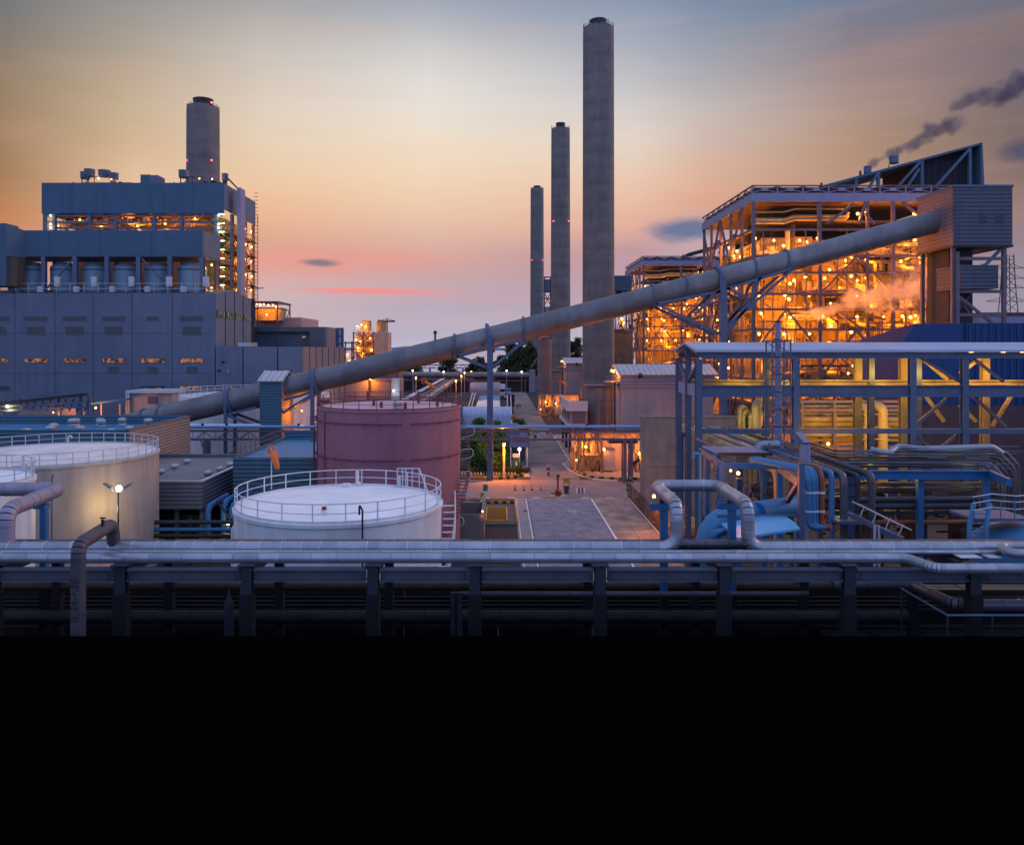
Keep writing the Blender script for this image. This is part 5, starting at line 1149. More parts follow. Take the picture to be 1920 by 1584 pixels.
def tree(label, u, v, d, h, w, leafm, n=1800, leaf=.6, group='trees beyond the plant', zb=0, nm='tree'):
    t = thing(nm, label, 'tree' if nm == 'tree' else 'shrub', (X(u,d), d, zb), group)
    put(trunk_mesh(h*.9, h*.022+.05, 6), 'trunk', (X(u,d), d, zb), t)
    put(crown_mesh('crown', rblobs(h, w, 44, .3 if nm == 'tree' else .2), n, leaf, leafm), 'crown', (X(u,d), d, zb), t, (0,0,rnd.uniform(0,6))); return t
for u, d, h, w, lb in ((768,470,15,13,'low dark tree under the conveyor tube near the jetty'),(845,440,21,11,'round headed dark tree left of the garden trestle, against the sea'),(893,445,17,11,'dark tree between the two trestle braces'),(912,470,13,8,'small dark tree just left of the trestle column'),
                       (944,430,19,10,'airy dark tree right of the trestle column'),(962,415,26,12,'tall dark tree at the left of the dense group by the chimneys'),(980,410,28,13,'tallest dark tree of the dense group beside the far chimney'),(992,400,23,12,'dark tree touching the shortest chimney'),(953,408,15,11,'low dark tree at the foot of the dense group'),(975,402,14,12,'bushy dark tree below the tallest one'),
                       (1072,560,27,15,'dark tree seen between the two bigger chimneys, left'),(1086,555,30,15,'dark tree seen between the two bigger chimneys, right')):
    tree(lb, u, 0, d, h, w*1.1, LEAF_D, 2300, .8)
for u, v, d, h, w, lm, lb in ((890,0,141,5.6,5.2,LEAF_G,'dark garden tree behind the hedge, beside the red tank'),(905,0,146,6.4,5.4,LEAF_G,'leafy garden tree left of the trestle column'),(934,0,143,5.8,4.6,LEAF_G,'garden tree behind the street lamp'),(880,0,150,6,5,LEAF_G,'garden tree partly hidden by the red tank'),
                              (897,0,174,6.0,4.6,LEAF_G,'bushy garden tree before the barrel roof shed, left'),(932,0,172,5.6,4.4,LEAF_G,'bushy garden tree before the barrel roof shed, right'),(914,0,166,3.4,4.2,LEAF_G,'low bush between the two garden trees'),
                              (973,0,182,5.0,4.6,LEAF_Y,'yellow green roadside bush at the shed corner'),(979,0,170,3.6,3.4,LEAF_Y,'low yellow green roadside bush nearest the blue shelter'),(957,0,152,4.6,3.6,LEAF_G,'garden tree behind the blue shelter'),(881,0,160,5.4,5.0,LEAF_G,'tall garden bush touching the red tank stair'),(921,0,156,5.0,4.2,LEAF_G,'garden tree close behind the trestle column'),(944,0,158,5.2,4.4,LEAF_G,'garden tree left of the blue shelter, above its roof'),(903,0,137.5,3.4,4.6,LEAF_G,'low spreading bush just behind the hedge, left'),(927,0,137,3.0,4.0,LEAF_G,'low spreading bush just behind the hedge, right')):
    tree(lb, u, v, d, h, w, lm, 1700, .26, 'garden trees and bushes', .1, 'garden_tree')
# clipped hedge with a row of planters
hd = tag(put(crown_mesh('hedge', [(-8.6+.42*i, rnd.uniform(-.25,.25), .55, .62) for i in range(28)], 5200, .13, LEAF_D), 'hedge', (X(969,134.6)+.4-1.2, 134.2, .1)), 'long low clipped hedge along the front of the garden', 'hedge')
for i in range(22):
    x = -8.2+.52*i; t = thing('planter', 'small white planter standing in the row along the hedge foot', 'planter', (x, 133.2, .1), 'white planters in front of the hedge')
    MB().lathe((x,133.2,.1), [(.1,0),(.17,.32),(.13,.32),(.12,.26)], 8).build('pot', M['white'], t, True)
    put(crown_mesh('sprig', [(0,0,.42,.16)], 20, .1, LEAF_G), 'sprig', (x,133.2,.1), t)

# ================================================================== PEOPLE, VEHICLES, STREET FURNITURE
def person_mesh(name, J, cols, sit=False):
    """one skinned body; J holds joints"""
    pts = [(0,0,.92),(0,0,1.12),(0,.0,1.38),(0,-.01,1.50),(0,-.02,1.66),(0,-.02,1.76)]; ed = [(0,1),(1,2),(2,3),(3,4),(4,5)]; rad = [.14,.135,.16,.06,.10,.075]
    for s in (-1, 1):
        k = len(pts); pts += [(s*.20,0,1.42),(s*.26,J['el'][0]*1.,1.15+J['el'][1]),(s*.24,J['ha'][0],.92+J['ha'][1]),(s*.24,J['ha'][0]*1.1,.84+J['ha'][1])]; ed += [(2,k),(k,k+1),(k+1,k+2),(k+2,k+3)]; rad += [.075,.055,.042,.045]
        k = len(pts); sw = J['leg']*s
        if sit: pts += [(s*.11,-.05,.86),(s*.16,-.42,.74),(s*.15,-.30,.32),(s*.15,-.45,.26)]
        else: pts += [(s*.10,0,.86),(s*.11,-.04+sw*.5,.48),(s*.11,sw,.08),(s*.11,sw-.16,.05)]
        ed += [(0,k),(k,k+1),(k+1,k+2),(k+2,k+3)]; rad += [.105,.075,.055,.045]
    me = bpy.data.meshes.new(name); me.from_pydata(pts, ed, []); o = bpy.data.objects.new(name, me); C.objects.link(o)
    mod = o.modifiers.new('skin', 'SKIN'); sk = me.skin_vertices[0].data
    for i, r in enumerate(rad): sk[i].radius = (r, r); sk[i].use_root = (i == 0)
    o.modifiers.new('sub', 'SUBSURF').levels = 1
    dg = bpy.context.evaluated_depsgraph_get(); res = bpy.data.meshes.new_from_object(o.evaluated_get(dg)); bpy.data.objects.remove(o)
    for c in cols: res.materials.append(c)
    for p in res.polygons:
        z = p.center.z; x = abs(p.center.x); p.use_smooth = True
        p.material_index = 3 if z > 1.70 else 2 if z > 1.50 else (2 if x > .19 and z < .93+J['ha'][1] and not sit else 1 if z > .95 or (sit and z > .9) else 0)
    res.name = name; return res
SKIN = mat('skin', (.36,.21,.15), .6); HAIR = mat('dark_hair', (.02,.017,.015), .7); TRO = mat('dark_trousers', (.03,.03,.04), .8); SHN = mat('navy_shirt', (.04,.06,.20), .8); SHW = mat('pale_shirt', (.4,.4,.42), .8); HELM = mat('white_helmet', (.75,.75,.78), .4)
walk = person_mesh('walking_person', dict(el=(.05,0), ha=(-.1,.0), leg=.22), [TRO, TRO, SKIN, HAIR]); ride = person_mesh('riding_person', dict(el=(-.22,.05), ha=(-.5,.16), leg=0), [TRO, SHN, SKIN, HELM], True)
stand = person_mesh('standing_person', dict(el=(.03,0), ha=(-.02,.0), leg=.05), [TRO, SHN, SKIN, HELM])
def person(me, label, x, y, rz, z=.012, group=None): return tag(put(me, 'person', (x,y,z), None, (0,0,rz)), label, 'person', group)
person(walk, 'person in dark clothes walking on the far road, left of a pair', 6.75, 283, .1); person(walk, 'person in dark clothes walking on the far road, right of a pair', 7.6, 284, .15)
for x, y, rz, lb, m_ in ((X(1028,132), 132.0, 0.02, 'rider in a navy shirt and white helmet on the motorcycle near the crossing', ride), (X(1003,182), 182., 3.1, 'dark rider on the motorcycle farther up the road', ride)):
    person(m_, lb, x, y, rz, .02)
    t = thing('motorcycle', 'small motorcycle ridden toward the camera near the crossing' if y < 150 else 'small motorcycle going away up the road', 'motorcycle', (x, y, .01))
    sgn = 1 if rz < 1 else -1
    for s in (-.62, .62):
        w = MB().tube([(x, y+s*sgn+.27*math.cos(a), .31+.27*math.sin(a)) for a in [2*math.pi*i/18 for i in range(18)]], .055, 6, closed=True).build('wheel', M['black'], t, True); MB().cyl((0,0), 0, .01, .01, n=6)
        for k in range(3): MB().bar((x,y+s*sgn-.25*math.cos(k*1.05),.31-.25*math.sin(k*1.05)), (x,y+s*sgn+.25*math.cos(k*1.05),.31+.25*math.sin(k*1.05)), .03).build('spoke', M['turb'], w)
    MB().bar((x,y-.5*sgn,.38), (x,y+.4*sgn,.5), .16, .2).build('engine', M['dsteel'], t); MB().bar((x,y-.15*sgn,.74), (x,y+.62*sgn,.76), .22, .1).build('seat', M['black'], t)
    MB().bar((x,y-.66*sgn,.35), (x,y-.42*sgn,1.0), .08).build('fork', M['turb'], t); MB().bar((x-.34,y-.44*sgn,1.02), (x+.34,y-.44*sgn,1.02), .04).build('handlebar', M['black'], t)
    MB().ball((x,y-.56*sgn,.88), .1, 8, 5).build('headlight', M['white'], t, True)
bikes = [o for o in C.objects if o.name.startswith('motorcycle') and not o.parent]
for i, (x, y, lb) in enumerate(((14.6,152,'parked motorcycle under the white office, leftmost of three'),(15.3,152.6,'parked motorcycle under the white office, middle of three'),(16.0,153,'parked motorcycle under the white office, rightmost of three'))):
    c = copy_tree(bikes[0]); c.location = (x, y, .1); c['label'] = lb; c['group'] = 'motorcycles parked under the office'
person(stand, 'worker in navy standing by the steps of the lit plot', X(1083,136), 136.2, 0, .1)
# cones
cone_b = MB().box(-.19,.19,-.19,.19,0,.035).mesh('base', M['black']); cone_m = MB().lathe((0,0,.034), [(.15,0),(.035,.68),(.01,.69)], 12).mesh('cone_body', M['redp'], True); cone_w = MB().lathe((0,0,.034), [(.108,.26),(.075,.44)], 12).mesh('white_band', M['white'], True)
cl = ['leftmost traffic cone on the crossing', 'second traffic cone from the left on the crossing', 'third traffic cone from the left on the crossing', 'traffic cone on the crossing nearest the hydrant']
for i, (u, v) in enumerate(((966,919),(982,919),(997,919),(1014,919))):
    d = G(v); t = thing('traffic_cone', 'red '+cl[i], 'traffic cone', (X(u,d), d, .012), 'red traffic cones'); put(cone_b, 'base', (X(u,d),d,.012), t); put(cone_m, 'cone_body', (X(u,d),d,.012), t); put(cone_w, 'white_band', (X(u,d),d,.012), t)
for i, u in enumerate((1025,1030,1036)):
    d = 196+i*.3; t = thing('traffic_cone', 'far red traffic cone on the lit plot, '+('left one','middle one','right one')[i]+' of three', 'traffic cone', (X(u,d), d, .09), 'red traffic cones'); put(cone_b, 'base', (X(u,d),d,.09), t); put(cone_m, 'cone_body', (X(u,d),d,.09), t, scale=(1.3,1.3,1.3))
# fire monitor
d = G(931); x = X(1046,d)
t = thing('fire_monitor', 'red fire monitor on a square yellow plinth in the yard', 'fire hydrant', (x,d,.01))
MB().box(x-1.15,x+1.0,d-.9,d+.9,.012,.12).build('plinth', mat('yellow_plinth', (.42,.33,.14), .8), t)
MB().cyl((x-.1,d), .12, .9, .3, n=14).build('barrel', M['redp'], t, True); MB().cyl((x+.25,d+.1), .12, .75, .2, n=12).build('barrel', M['redp'], t, True)
pbar(t, 'side_pipe', (x-.75,d,.45), (x+.6,d,.45), .16, .16, M['redp']); MB().cyl((x,d), .9, 2.5, .13, n=12).build('riser', M['redp'], t, True)
MB().cyl((x,d), 2.5, 2.65, .22, n=12).build('flange', M['redp'], t, True); pbar(t, 'nozzle', (x-.1,d+.5,2.7), (x+.02,d-.35,3.0), .2, .2, M['redp']); MB().ball((x+.02,d-.38,3.05), .24, 10, 6).build('nozzle_tip', M['blackp'], t, True)
bb = thing('notice_board', 'yellow notice board on legs behind the fire monitor', 'sign', (X(1063,G(918)), G(918), .01)); x = X(1062,G(918))
MB().box(x-.5,x+.5,G(918)-.05,G(918)+.05,1.0,1.75).build('board', M['yellow'], bb)
for s in (-.4,.4): pbar(bb, 'leg', (x+s,G(918),0), (x+s,G(918),1.0), .06, .06, M['dsteel'])
gb = thing('waste_bin', 'dark green bin beside the fire monitor', 'bin', (X(1062,G(925)), G(925), .01)); x = X(1062,G(925)); MB().box(x-.32,x+.32,G(925)-.3,G(925)+.3,.02,1.0).build('body', mat('bin_green', (.02,.07,.07), .5), gb); MB().box(x-.36,x+.36,G(925)-.34,G(925)+.34,1.003,1.09).build('lid', M['blackp'], gb)
gb = thing('waste_bin', 'bright green bin at the left end of the crossing', 'bin', (X(910,G(921)), G(921), .01)); x = X(910,G(921)); MB().box(x-.32,x+.32,G(921)-.3,G(921)+.3,.02,.95).build('body', M['green'], gb); MB().box(x-.36,x+.36,G(921)-.34,G(921)+.34,.953,1.04).build('lid', M['green'], gb)
yb = thing('yellow_cabinet', 'dull yellow cabinet beside the bright green bin', 'cabinet', (X(906,G(939)), G(939), .01)); x = X(906,G(939)); MB().box(x-.36,x+.36,G(939)-.3,G(939)+.3,.02,1.15).build('body', M['yellow'], yb); MB().box(x-.4,x+.4,G(939)-.34,G(939)+.34,1.153,1.25).build('cap', M['beige'], yb)
for i, u in enumerate((1085,1092)):
    d = G(925); x = X(u,d); t = thing('road_barrier', ('left','right')[i]+' of two red and white plastic barriers by the yard line', 'barrier', (x,d,.01), 'red and white barriers')
    for k in range(3): MB().prismx([(d-.35,.012),(d+.35,.012),(d+.13,.85),(d-.13,.85)], x-.36+.24*k+.003, x-.36+.24*k+.237).build('barrier_block', (M['white'], M['redp'], M['white'])[k], t)
d = G(962); x = X(1072,d); mh = thing('manhole_ring', 'raised pale manhole ring in the gravel yard', 'manhole', (x,d,.01)); MB().lathe((x,d,0), [(.62,.012),(.6,.32),(.42,.34),(.4,.2)], 24).build('ring', M['rail'], mh, True); MB().cyl((x,d), .13, .2, .41, n=20).build('cover', M['blackp'], mh, True)
for i, (u, v0, v1, lb) in enumerate(((985,958,925,'thin white marker pole at the left edge of the gravel yard'),(1036,925,898,'thin white marker pole left of the fire monitor'))):
    d = G(v0); t = thing('marker_pole', lb, 'pole', (X(u,d),d,0), 'thin marker poles'); MB().cyl((X(u,d),d), 0, Z(v1,d), .05, n=8).build('pole', M['rail'], t, True); MB().box(X(u,d)-.3, X(u,d)+.3, d-.3, d+.3, .012, .14).build('foot', M['concrete'], t)
# steel grating pit
gt = thing('grating_pit', 'yellow steel grating over a pit with yellow and black kerbs', 'grating', (0, 102, 0)); d0, d1 = G(981), G(956); x0, x1 = X(912,d0), X(950,d0)
MB().box(-2.3, 2.15, d0-1.2, d1+3.4, .011, .2).build('slab', mat('dark_slab', (.12,.11,.11), .9, 0, .3, .6), gt)
MB().box(x0, x1, d0, d1, .203, .24).build('pit_bed', mat('ochre_bed', (.07,.04,.012), .8), gt)
for (a, b, c, e) in ((x0-.12,x0,d0,d1),(x1,x1+.12,d0,d1),(x0,x1,d0-.12,d0),(x0,x1,d1,d1+.12)): MB().box(a,b,c,e,.203,.40).build('frame', M['yellow'], gt)
for k in range(17): MB().box(x0+.01,x1-.01,d0+(d1-d0)*(k+.3)/17,d0+(d1-d0)*(k+.62)/17,.30,.37).build('grate_bar', mat('worn_yellow_bar', (.26,.15,.025), .7, 0, .3, 1.5), gt)
for k in range(11): MB().box(x0+(x1-x0)*(k+.4)/11,x0+(x1-x0)*(k+.58)/11,d0+.01,d1-.01,.245,.298).build('grate_bar', mat('worn_yellow_bar', (.26,.15,.025), .7, 0, .3, 1.5), gt)
kerb_line(gt, [(-2.2,d1+3.3),(2.1,d1+3.3)], .55, [M['yellow'], M['blackp']], .2, .5); kerb_line(gt, [(2.2,d1+3),(2.2,d0-1)], .7, [M['yellow'], M['blackp']], .2, .5)
pt_ = thing('sunken_pit', 'dark concrete pit with low walls between the red tank and the grating', 'pit', (-3, 93, 0))
MB().box(-6.5, -1.6, 86, 86.3, 0, 3.2).build('pit_wall', M['concrete'], pt_); MB().box(-1.9, -1.6, 86.303, 94, 0, 3.2).build('pit_wall', M['concrete'], pt_); MB().box(-6.5, -1.9, 93.7, 94, 0, 3.0).build('pit_wall', M['concrete'], pt_)
MB().box(-6.5, -1.95, 86.35, 93.65, .01, .6).build('pit_floor', M['black'], pt_)
lamp(pt_, (-1.75, 86.1, 3.5), 14, 's', .1)
sp = thing('pump_skid', 'grey pump skid with pipes and steps at the foot of the red tank', 'pump', (-4, 99, 0))
for k in range(7): MB().box(-5.2, -3.3, 91+2.1*k, 92.2+2.1*k, .02, .9+.5*(k % 2)).build('pump_box', M['fascia'] if k % 2 else M['steel'], sp)
for k in range(5): ptube(sp, 'pipe', [(-5.4,92+2.6*k,.4),(-2.6,92+2.6*k,.4),(-2.6,92+2.6*k,1.2)], .12, M['rail'])
for y in (97,101,105): pbar(sp, 'strut', (-2.9,y,.02), (-1.6,y+2,1.9), .12, .12, M['rail'])
# street lamps
def street_lamp(label, u, v, d, kind='s', e=900, arm=1.2, r=.22, pole=None, pr=.09):
    x, z = X(u,d), Z(v,d); t = thing('street_lamp', label, 'street lamp', (x,d,0), 'street lamps')
    MB().cyl((x,d+.3), 0, z+.25, pr, pr*.7, n=8).build('pole', pole or M['rail'], t, True); pbar(t, 'arm', (x,d+.3,z+.22), (x,d-.15,z+.28), .07, .07, M['rail']); MB().bar((x,d+.05,z+.27), (x,d-.45,z+.3), .3, .12).build('lamp_head', M['rail'], t)
    lamp(t, (x,d-.2,z), e, kind, r, off=(0,-1.1,-.2)); return t
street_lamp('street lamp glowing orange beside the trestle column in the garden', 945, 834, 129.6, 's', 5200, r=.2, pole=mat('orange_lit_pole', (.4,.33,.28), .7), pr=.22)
for u, v, d, lb in ((719,722,250,'street lamp glowing behind the red tank, leftmost'),(755,714,275,'street lamp behind the red tank, right of the lit block'),(780,708,300,'street lamp beside the sloping gallery, farthest left of the yard'),(855,714,262,'street lamp nearest the gallery end, with a long arm'),(865,705,330,'street lamp right of the gallery end, lower of a cluster'),(871,699,380,'street lamp in the middle of the far cluster'),(884,697,400,'street lamp at the right of the far cluster')):
    street_lamp(lb, u, v, d, 's', 1600, r=.30)
for u, v, lb in ((774,695,'small white light on the far grey pipe, left'),(832,697,'small white light on the far grey pipe beside the gallery'),(950,695,'small white light on the far grey pipe near the trees'),(978,697,'small white light on the far grey pipe by the chimneys')):
    street_lamp(lb, u, v, 390, 'c', 0, r=.3)
# blue shelter with a floodlight and teal kiosk
bs = thing('blue_shelter', 'dark blue roofed shelter beside the garden path', 'shelter', (2, 146, 0)); x0, x1 = X(955,140), X(992,140)
MB().box(x0, x1, 141, 149, Z(838,141), Z(826,141)+.6).build('roof', M['blue'], bs)
MB().box(x0+.2, x1-.2, 148, 148.3, .1, Z(838,141)).build('rear_wall', M['blue'], bs)
for u in (958, 989):
    for y in (141.4, 147.6): pbar(bs, 'post', (X(u,140.5),y,.1), (X(u,140.5),y,Z(838,141)-.003), .15, .15, M['rail'])
for k in range(3): MB().box(x0+.4+1.1*k, x0+1.3+1.1*k, 143, 144.5, .1, .9).build('bench', M['steel'], bs)
MB().box(X(948,150), X(972,150), 150, 152, 0.1, Z(795,150)).build('stall', M['skyblue'], bs)
fl2 = thing('yard_floodlight', 'small cold white floodlight shining beside the blue shelter', 'floodlight', (X(974,138), 138, .1)); pbar(fl2, 'pole', (X(974,138),138.4,.1), (X(974,138),138.4,Z(842,138)+.3), .1, .1, M['rail']); MB().box(X(974,138)-.3, X(974,138)+.3, 138.2, 138.5, Z(842,138)-.25, Z(842,138)+.3).build('head', M['dsteel'], fl2)
lamp(fl2, (X(974,138),138.0,Z(842,138)), 240, 'c', .24, off=(0,-.8,-.8))
tk = thing('teal_kiosk', 'teal upright kiosk with a white top standing on the lawn', 'kiosk', (X(968,136), 136.3, .1)); x = X(968,136)
MB().box(x-.55,x+.55,135.8,136.8,.13,2.6).build('body', mat('teal_paint', (.01,.10,.11), .5), tk); MB().box(x-.6,x+.6,135.7,136.9,2.603,3.1).build('header', M['white'], tk); MB().box(x-.12,x+.12,135.76,135.797,1.2,1.9).build('dispenser', M['rail'], tk)
# sheds and yard beyond the garden
br = thing('barrel_roof_shed', 'long shed with a pale blue barrel roof behind the garden', 'shed', (-2.3, 176, 0)); x0, x1 = X(866,172), X(959,172)
MB().prismx([(176,0),(183,0)]+[(179.5+3.5*math.cos(a),Z(776,176)-.6+2.0*math.sin(a)) for a in [math.pi*i/12 for i in range(13)]], x0, x1).build('body', mat('pale_barrel_roof', (.34,.42,.58), .5, .1, .12, .4, 0, ('X', 1.2), groove=.1), br, True)
MB().box(x0-.6, x0-.003, 175, 176, 0, Z(762,176)).build('end_fin', M['skyblue'], br)
wr = thing('pale_long_shed', 'long low shed with a pale dusty roof running up the yard', 'shed', (-2, 260, 0))
MB().box(X(888,215), X(936,215), 215, 300, 0, 3.2).build('walls', M['wallm'], wr); MB().prism([(X(886,215),3.2),(X(938,215),3.2),(X(938,215),3.4),(X(912,215),4.0),(X(886,215),3.4)], 214.5, 272).build('roof', M['pale'], wr); MB().prism([(X(886,215),3.2),(X(938,215),3.2),(X(938,215),3.42),(X(912,215),4.02),(X(886,215),3.42)], 272.01, 300).build('blue_roof_part', M['skyblue'], wr)
wh = thing('white_hut', 'small white roofed hut in front of the pale long shed', 'hut', (X(893,205), 206, 0)); MB().box(X(886,205), X(905,205), 205, 210, 0, 2.6).build('walls', M['wallm'], wh); MB().box(X(885,205), X(906,205), 204.7, 210.3, 2.603, 2.85).build('roof', M['white'], wh)
gd = thing('grey_dome_shed', 'wide grey rounded shed roof beyond the pale long shed', 'shed', (-3, 330, 0)); MB().prismx([(326,0),(345,0)]+[(335.5+9.5*math.cos(a),4+3.2*math.sin(a)) for a in [math.pi*i/12 for i in range(13)]], X(882,330), X(938,330)).build('roof', mat('grey_dome_roof', (.24,.22,.26), .7, 0, .2, .3), gd, True)
# conveyor frames either side of the pale shed
cf = thing('yard_conveyor', 'low steel conveyor frame sloping beside the pale long shed', 'conveyor', (2, 240, 0))
for x in (2.2, 3.4): pbar(cf, 'side_rail', (x,205,1.2), (x+1.0,290,4.2), .3, .35, M['rail'])
for k in range(9): pbar(cf, 'trestle_leg', (2.8+.1*k,208+9*k,0), (2.8+.1*k,208+9*k,1.3+.3*k), .25, .25, M['mauve'])
cf = thing('yard_conveyor', 'steel conveyor frame on the left side of the pale long shed', 'conveyor', (-8.5, 240, 0))
for x in (-9.2, -8.2): pbar(cf, 'side_rail', (x,200,1.0), (x-.6,300,4.6), .3, .35, M['rail'])
for k in range(9): pbar(cf, 'trestle_leg', (-8.7,204+10*k,0), (-8.7,204+10*k,1.2+.35*k), .25, .25, M['mauve'])
def truck(label, x, y, w, h, L, cabm, boxm, tall=None):
    t = thing('truck', label, 'truck', (x,y,.01), 'trucks in the far yard')
    MB().box(x-w/2, x+w/2, y, y+1.8, .6, h*.72).build('cab', cabm, t); MB().box(x-w*.42, x+w*.42, y-.02, y-.003, h*.42, h*.66).build('windscreen', M['glass'], t)
    MB().box(x-w/2, x+w/2, y+1.9, y+L, .9, h).build('cargo_box', boxm, t); MB().box(x-w*.45, x+w*.45, y+.1, y+L, .5, .75).build('chassis', M['black'], t)
    for yy in (y+.9, y+L-2.2, y+L-1.0):
        for s in (-1, 1): MB().tube([(x+s*(w/2-.28),yy,.5),(x+s*(w/2-.02),yy,.5)], .48, 14).build('wheel', M['black'], t, True)
    for s in (-1, 1): MB().box(x+s*w*.36-.12, x+s*w*.36+.12, y-.04, y-.022, .75, .95).build('headlight', M['white'], t)
    return t
truck('dark navy truck parked at the road edge beside the two walkers', 4.4, 292, 2.9, 4.4, 8, mat('navy_paint', (.015,.02,.06), .4), MATS['navy_paint'])
truck('bright blue and white truck beyond the navy truck', X(952,335), 335, 2.8, 4.2, 9, M['white'], M['bluep'])
truck('white covered truck left of the bright blue one', X(941,350), 350, 3.0, 5.4, 9, M['white'], M['rail'])
def car(label, x, y, m_, h=1.5):
    t = thing('parked_car', label, 'car', (x,y,.01), 'cars parked in the yard')
    MB().prismx([(y,.35),(y+4.2,.35),(y+4.2,.85),(y+3.5,.95),(y+3.0,h),(y+1.3,h),(y+.8,.95),(y,.8)], x-.85, x+.85).build('body', m_, t)
    MB().add([(x-.75,y+.82,.98),(x+.75,y+.82,.98),(x+.7,y+1.26,h-.06),(x-.7,y+1.26,h-.06)], [(0,1,2,3)]).build('windscreen', M['glass'], t)
    for yy in (y+.8,y+3.3):
        for s in (-1,1): MB().tube([(x+s*.66,yy,.32),(x+s*.88,yy,.32)], .32, 12).build('wheel', M['black'], t, True)
    for s in (-1,1): MB().box(x+s*.6-.15, x+s*.6+.15, y-.03, y-.003, .6, .75).build('headlight', M['white'], t)
car('white van by the foot of the lamp with the long arm', X(848,228), 228, M['white'], 2.3); car('dark car right of the white van', X(858,225), 225, M['blackp']); car('second dark car, near the dark boxes in the yard', X(869,222), 222, M['dsteel']); car('dark car near the red tank edge', X(838,210), 210, M['blackp'], 1.8)
rh = thing('rust_roof_hut', 'small hut with a rusty orange roof beside the road', 'hut', (X(960,216), 216, 0)); MB().box(X(950,216), X(968,216), 216, 219, 0, 2.2).build('walls', M['wallm'], rh); MB().prism([(X(949,216),2.2),(X(969,216),2.2),(X(966,216),3.0),(X(952,216),3.0)], 215.7, 219.3).build('roof', mat('rust_roof', (.35,.13,.05), .8), rh)
b = MB(); sy = thing('scrap_heap', 'heap of dark machine scrap between the gallery and the pale shed', 'scrap', (-12, 215, 0))
for i in range(60): x, y = rnd.uniform(-15,-10.5), rnd.uniform(195,245); b.box(x, x+rnd.uniform(.4,1.6), y, y+rnd.uniform(.5,2), 0, rnd.uniform(.4,2.2))
b.build('scrap_pieces', M['dsteel'], sy, stuff=True)
# sloping covered gallery (left of the yard)
ga = thing('covered_gallery', 'long pale edged pipe gallery on trestles running away up the left of the yard', 'gallery', (-17, 250, 0))
for i in range(8):
    y0 = 140+20*i; MB().box(-21.6, -20.4, y0, y0+19.9, 9.75, 10.0).build('roof_panel', M['rail'], ga)
    MB().box(-20.39, -16.6, y0, y0+19.9, 8.6, 8.9).build('deck', M['mauve'], ga)
    for x in (-20.8, -17): pbar(ga, 'trestle_leg', (x,y0+.5,0), (x,y0+.5,8.6), .4, .4, M['mauve'])
    pbar(ga, 'brace', (-20.8,y0+.6,.3), (-17,y0+.6,8.4), .25, .25, M['mauve']); pbar(ga, 'brace', (-17,y0+.7,.3), (-20.8,y0+.7,8.4), .25, .25, M['mauve'])
    for h in (.6,1.2): pbar(ga, 'hand_rail', (-16.7,y0,8.9+h), (-16.7,y0+19.9,8.9+h), .09, .09, M['rail'])
for x, r, m_ in ((-19.7,.25,'alud'),(-19,.2,'mauve'),(-18.2,.3,'alud'),(-17.4,.15,'rail')): ptube(ga, 'pipe', [(x,140,9.3),(x,299,9.3)], r, M[m_])
windsock('orange wind sock on a mast beside the sloping gallery', X(795,230), 230, 4, Z(714,230), 2.6, False, M['redp'])
lk = thing('lit_low_block', 'low pinkish block with an orange lit bay left of the gallery', 'building', (-28, 240, 0))
MB().box(X(640,240), X(690,240), 240, 250, 0, Z(702,240)).build('wall', M['wallm'], lk); MB().box(X(690,240)+.01, X(748,240), 244, 252, 0, Z(712,240)).build('rear_wall', M['wallm'], lk); MB().box(X(697,240), X(735,240), 240, 243.9, 0, Z(715,240)).build('porch', M['cladt'], lk); MB().box(X(696,240), X(737,240), 239.7, 244, Z(715,240)+.01, Z(712,240)).build('porch_roof', M['mauve'], lk)
MB().box(X(734,238), X(749,238), 238, 238.4, 3, Z(709,238)).build('sign_board', M['white'], lk); MB().box(X(710,252), X(748,252), 252.5, 262, 0, Z(694,252)).build('upper_wall', M['mauve'], lk)
lamp(lk, P(694,710,238), 2200, 's', .3); lamp(lk, P(672,758,200), 900, 's', .22); lamp(lk, P(738,733,236), 60, 'c', .25); lamp(lk, P(650,757,200), 200, 'w', .15)
# far grey pipe gallery, jetty
fg = thing('far_conveyor_gallery', 'long grey enclosed conveyor crossing behind the yard at the shoreline', 'gallery', (-10, 520, 0)); d = 392.
for k in range(8):
    x0 = X(722,d)+9.15*k; MB().tube([(x0,d,Z(703,d)),(x0+9.1,d,Z(703,d))], 1.55, 14).build('gallery_section', M['conv'], fg, True); pbar(fg, 'leg', (x0+5,d,0), (x0+5,d,Z(709,d)), .6, .6, M['mauve'])
pbar(fg, 'walkway', (X(722,d),d-2.4,Z(713,d)), (X(1000,d),d-2.4,Z(713,d)), .4, .4, M['mauve']); MB().box(X(722,d), X(1000,d), d+3, d+4, 0, Z(712,d)).build('dark_screen', M['dsteel'], fg)
MB().box(X(992,d), X(1003,d), d-3, d+3, 0, Z(693,d)).build('end_house', M['fascia'], fg)
for k in range(40): MB().box(X(840,430)+1.05*k, X(840,430)+1.05*k+.7, 430, 430.4, .01, .9).build('kerb_block', M['yellow'] if k % 2 else M['blackp'], fg) if k % 2 else None
jt = thing('jetty_truss', 'blue grey lattice jetty reaching over the bright water', 'jetty', (-60, 700, -1)); d = 700.
for v in (684, 690): pbar(jt, 'chord', (X(735,d),d,Z(v,d)), (X(935,d),d,Z(v,d)), .7, .7, M['steel'])
for k in range(24):
    a, b_ = X(735,d)+3.9*k, X(735,d)+3.9*(k+1); pbar(jt, 'lattice_bar', (a,d+.1,Z(690,d) if k % 2 else Z(684,d)), (b_,d+.1,Z(684,d) if k % 2 else Z(690,d)), .5, .5, M['steel'])
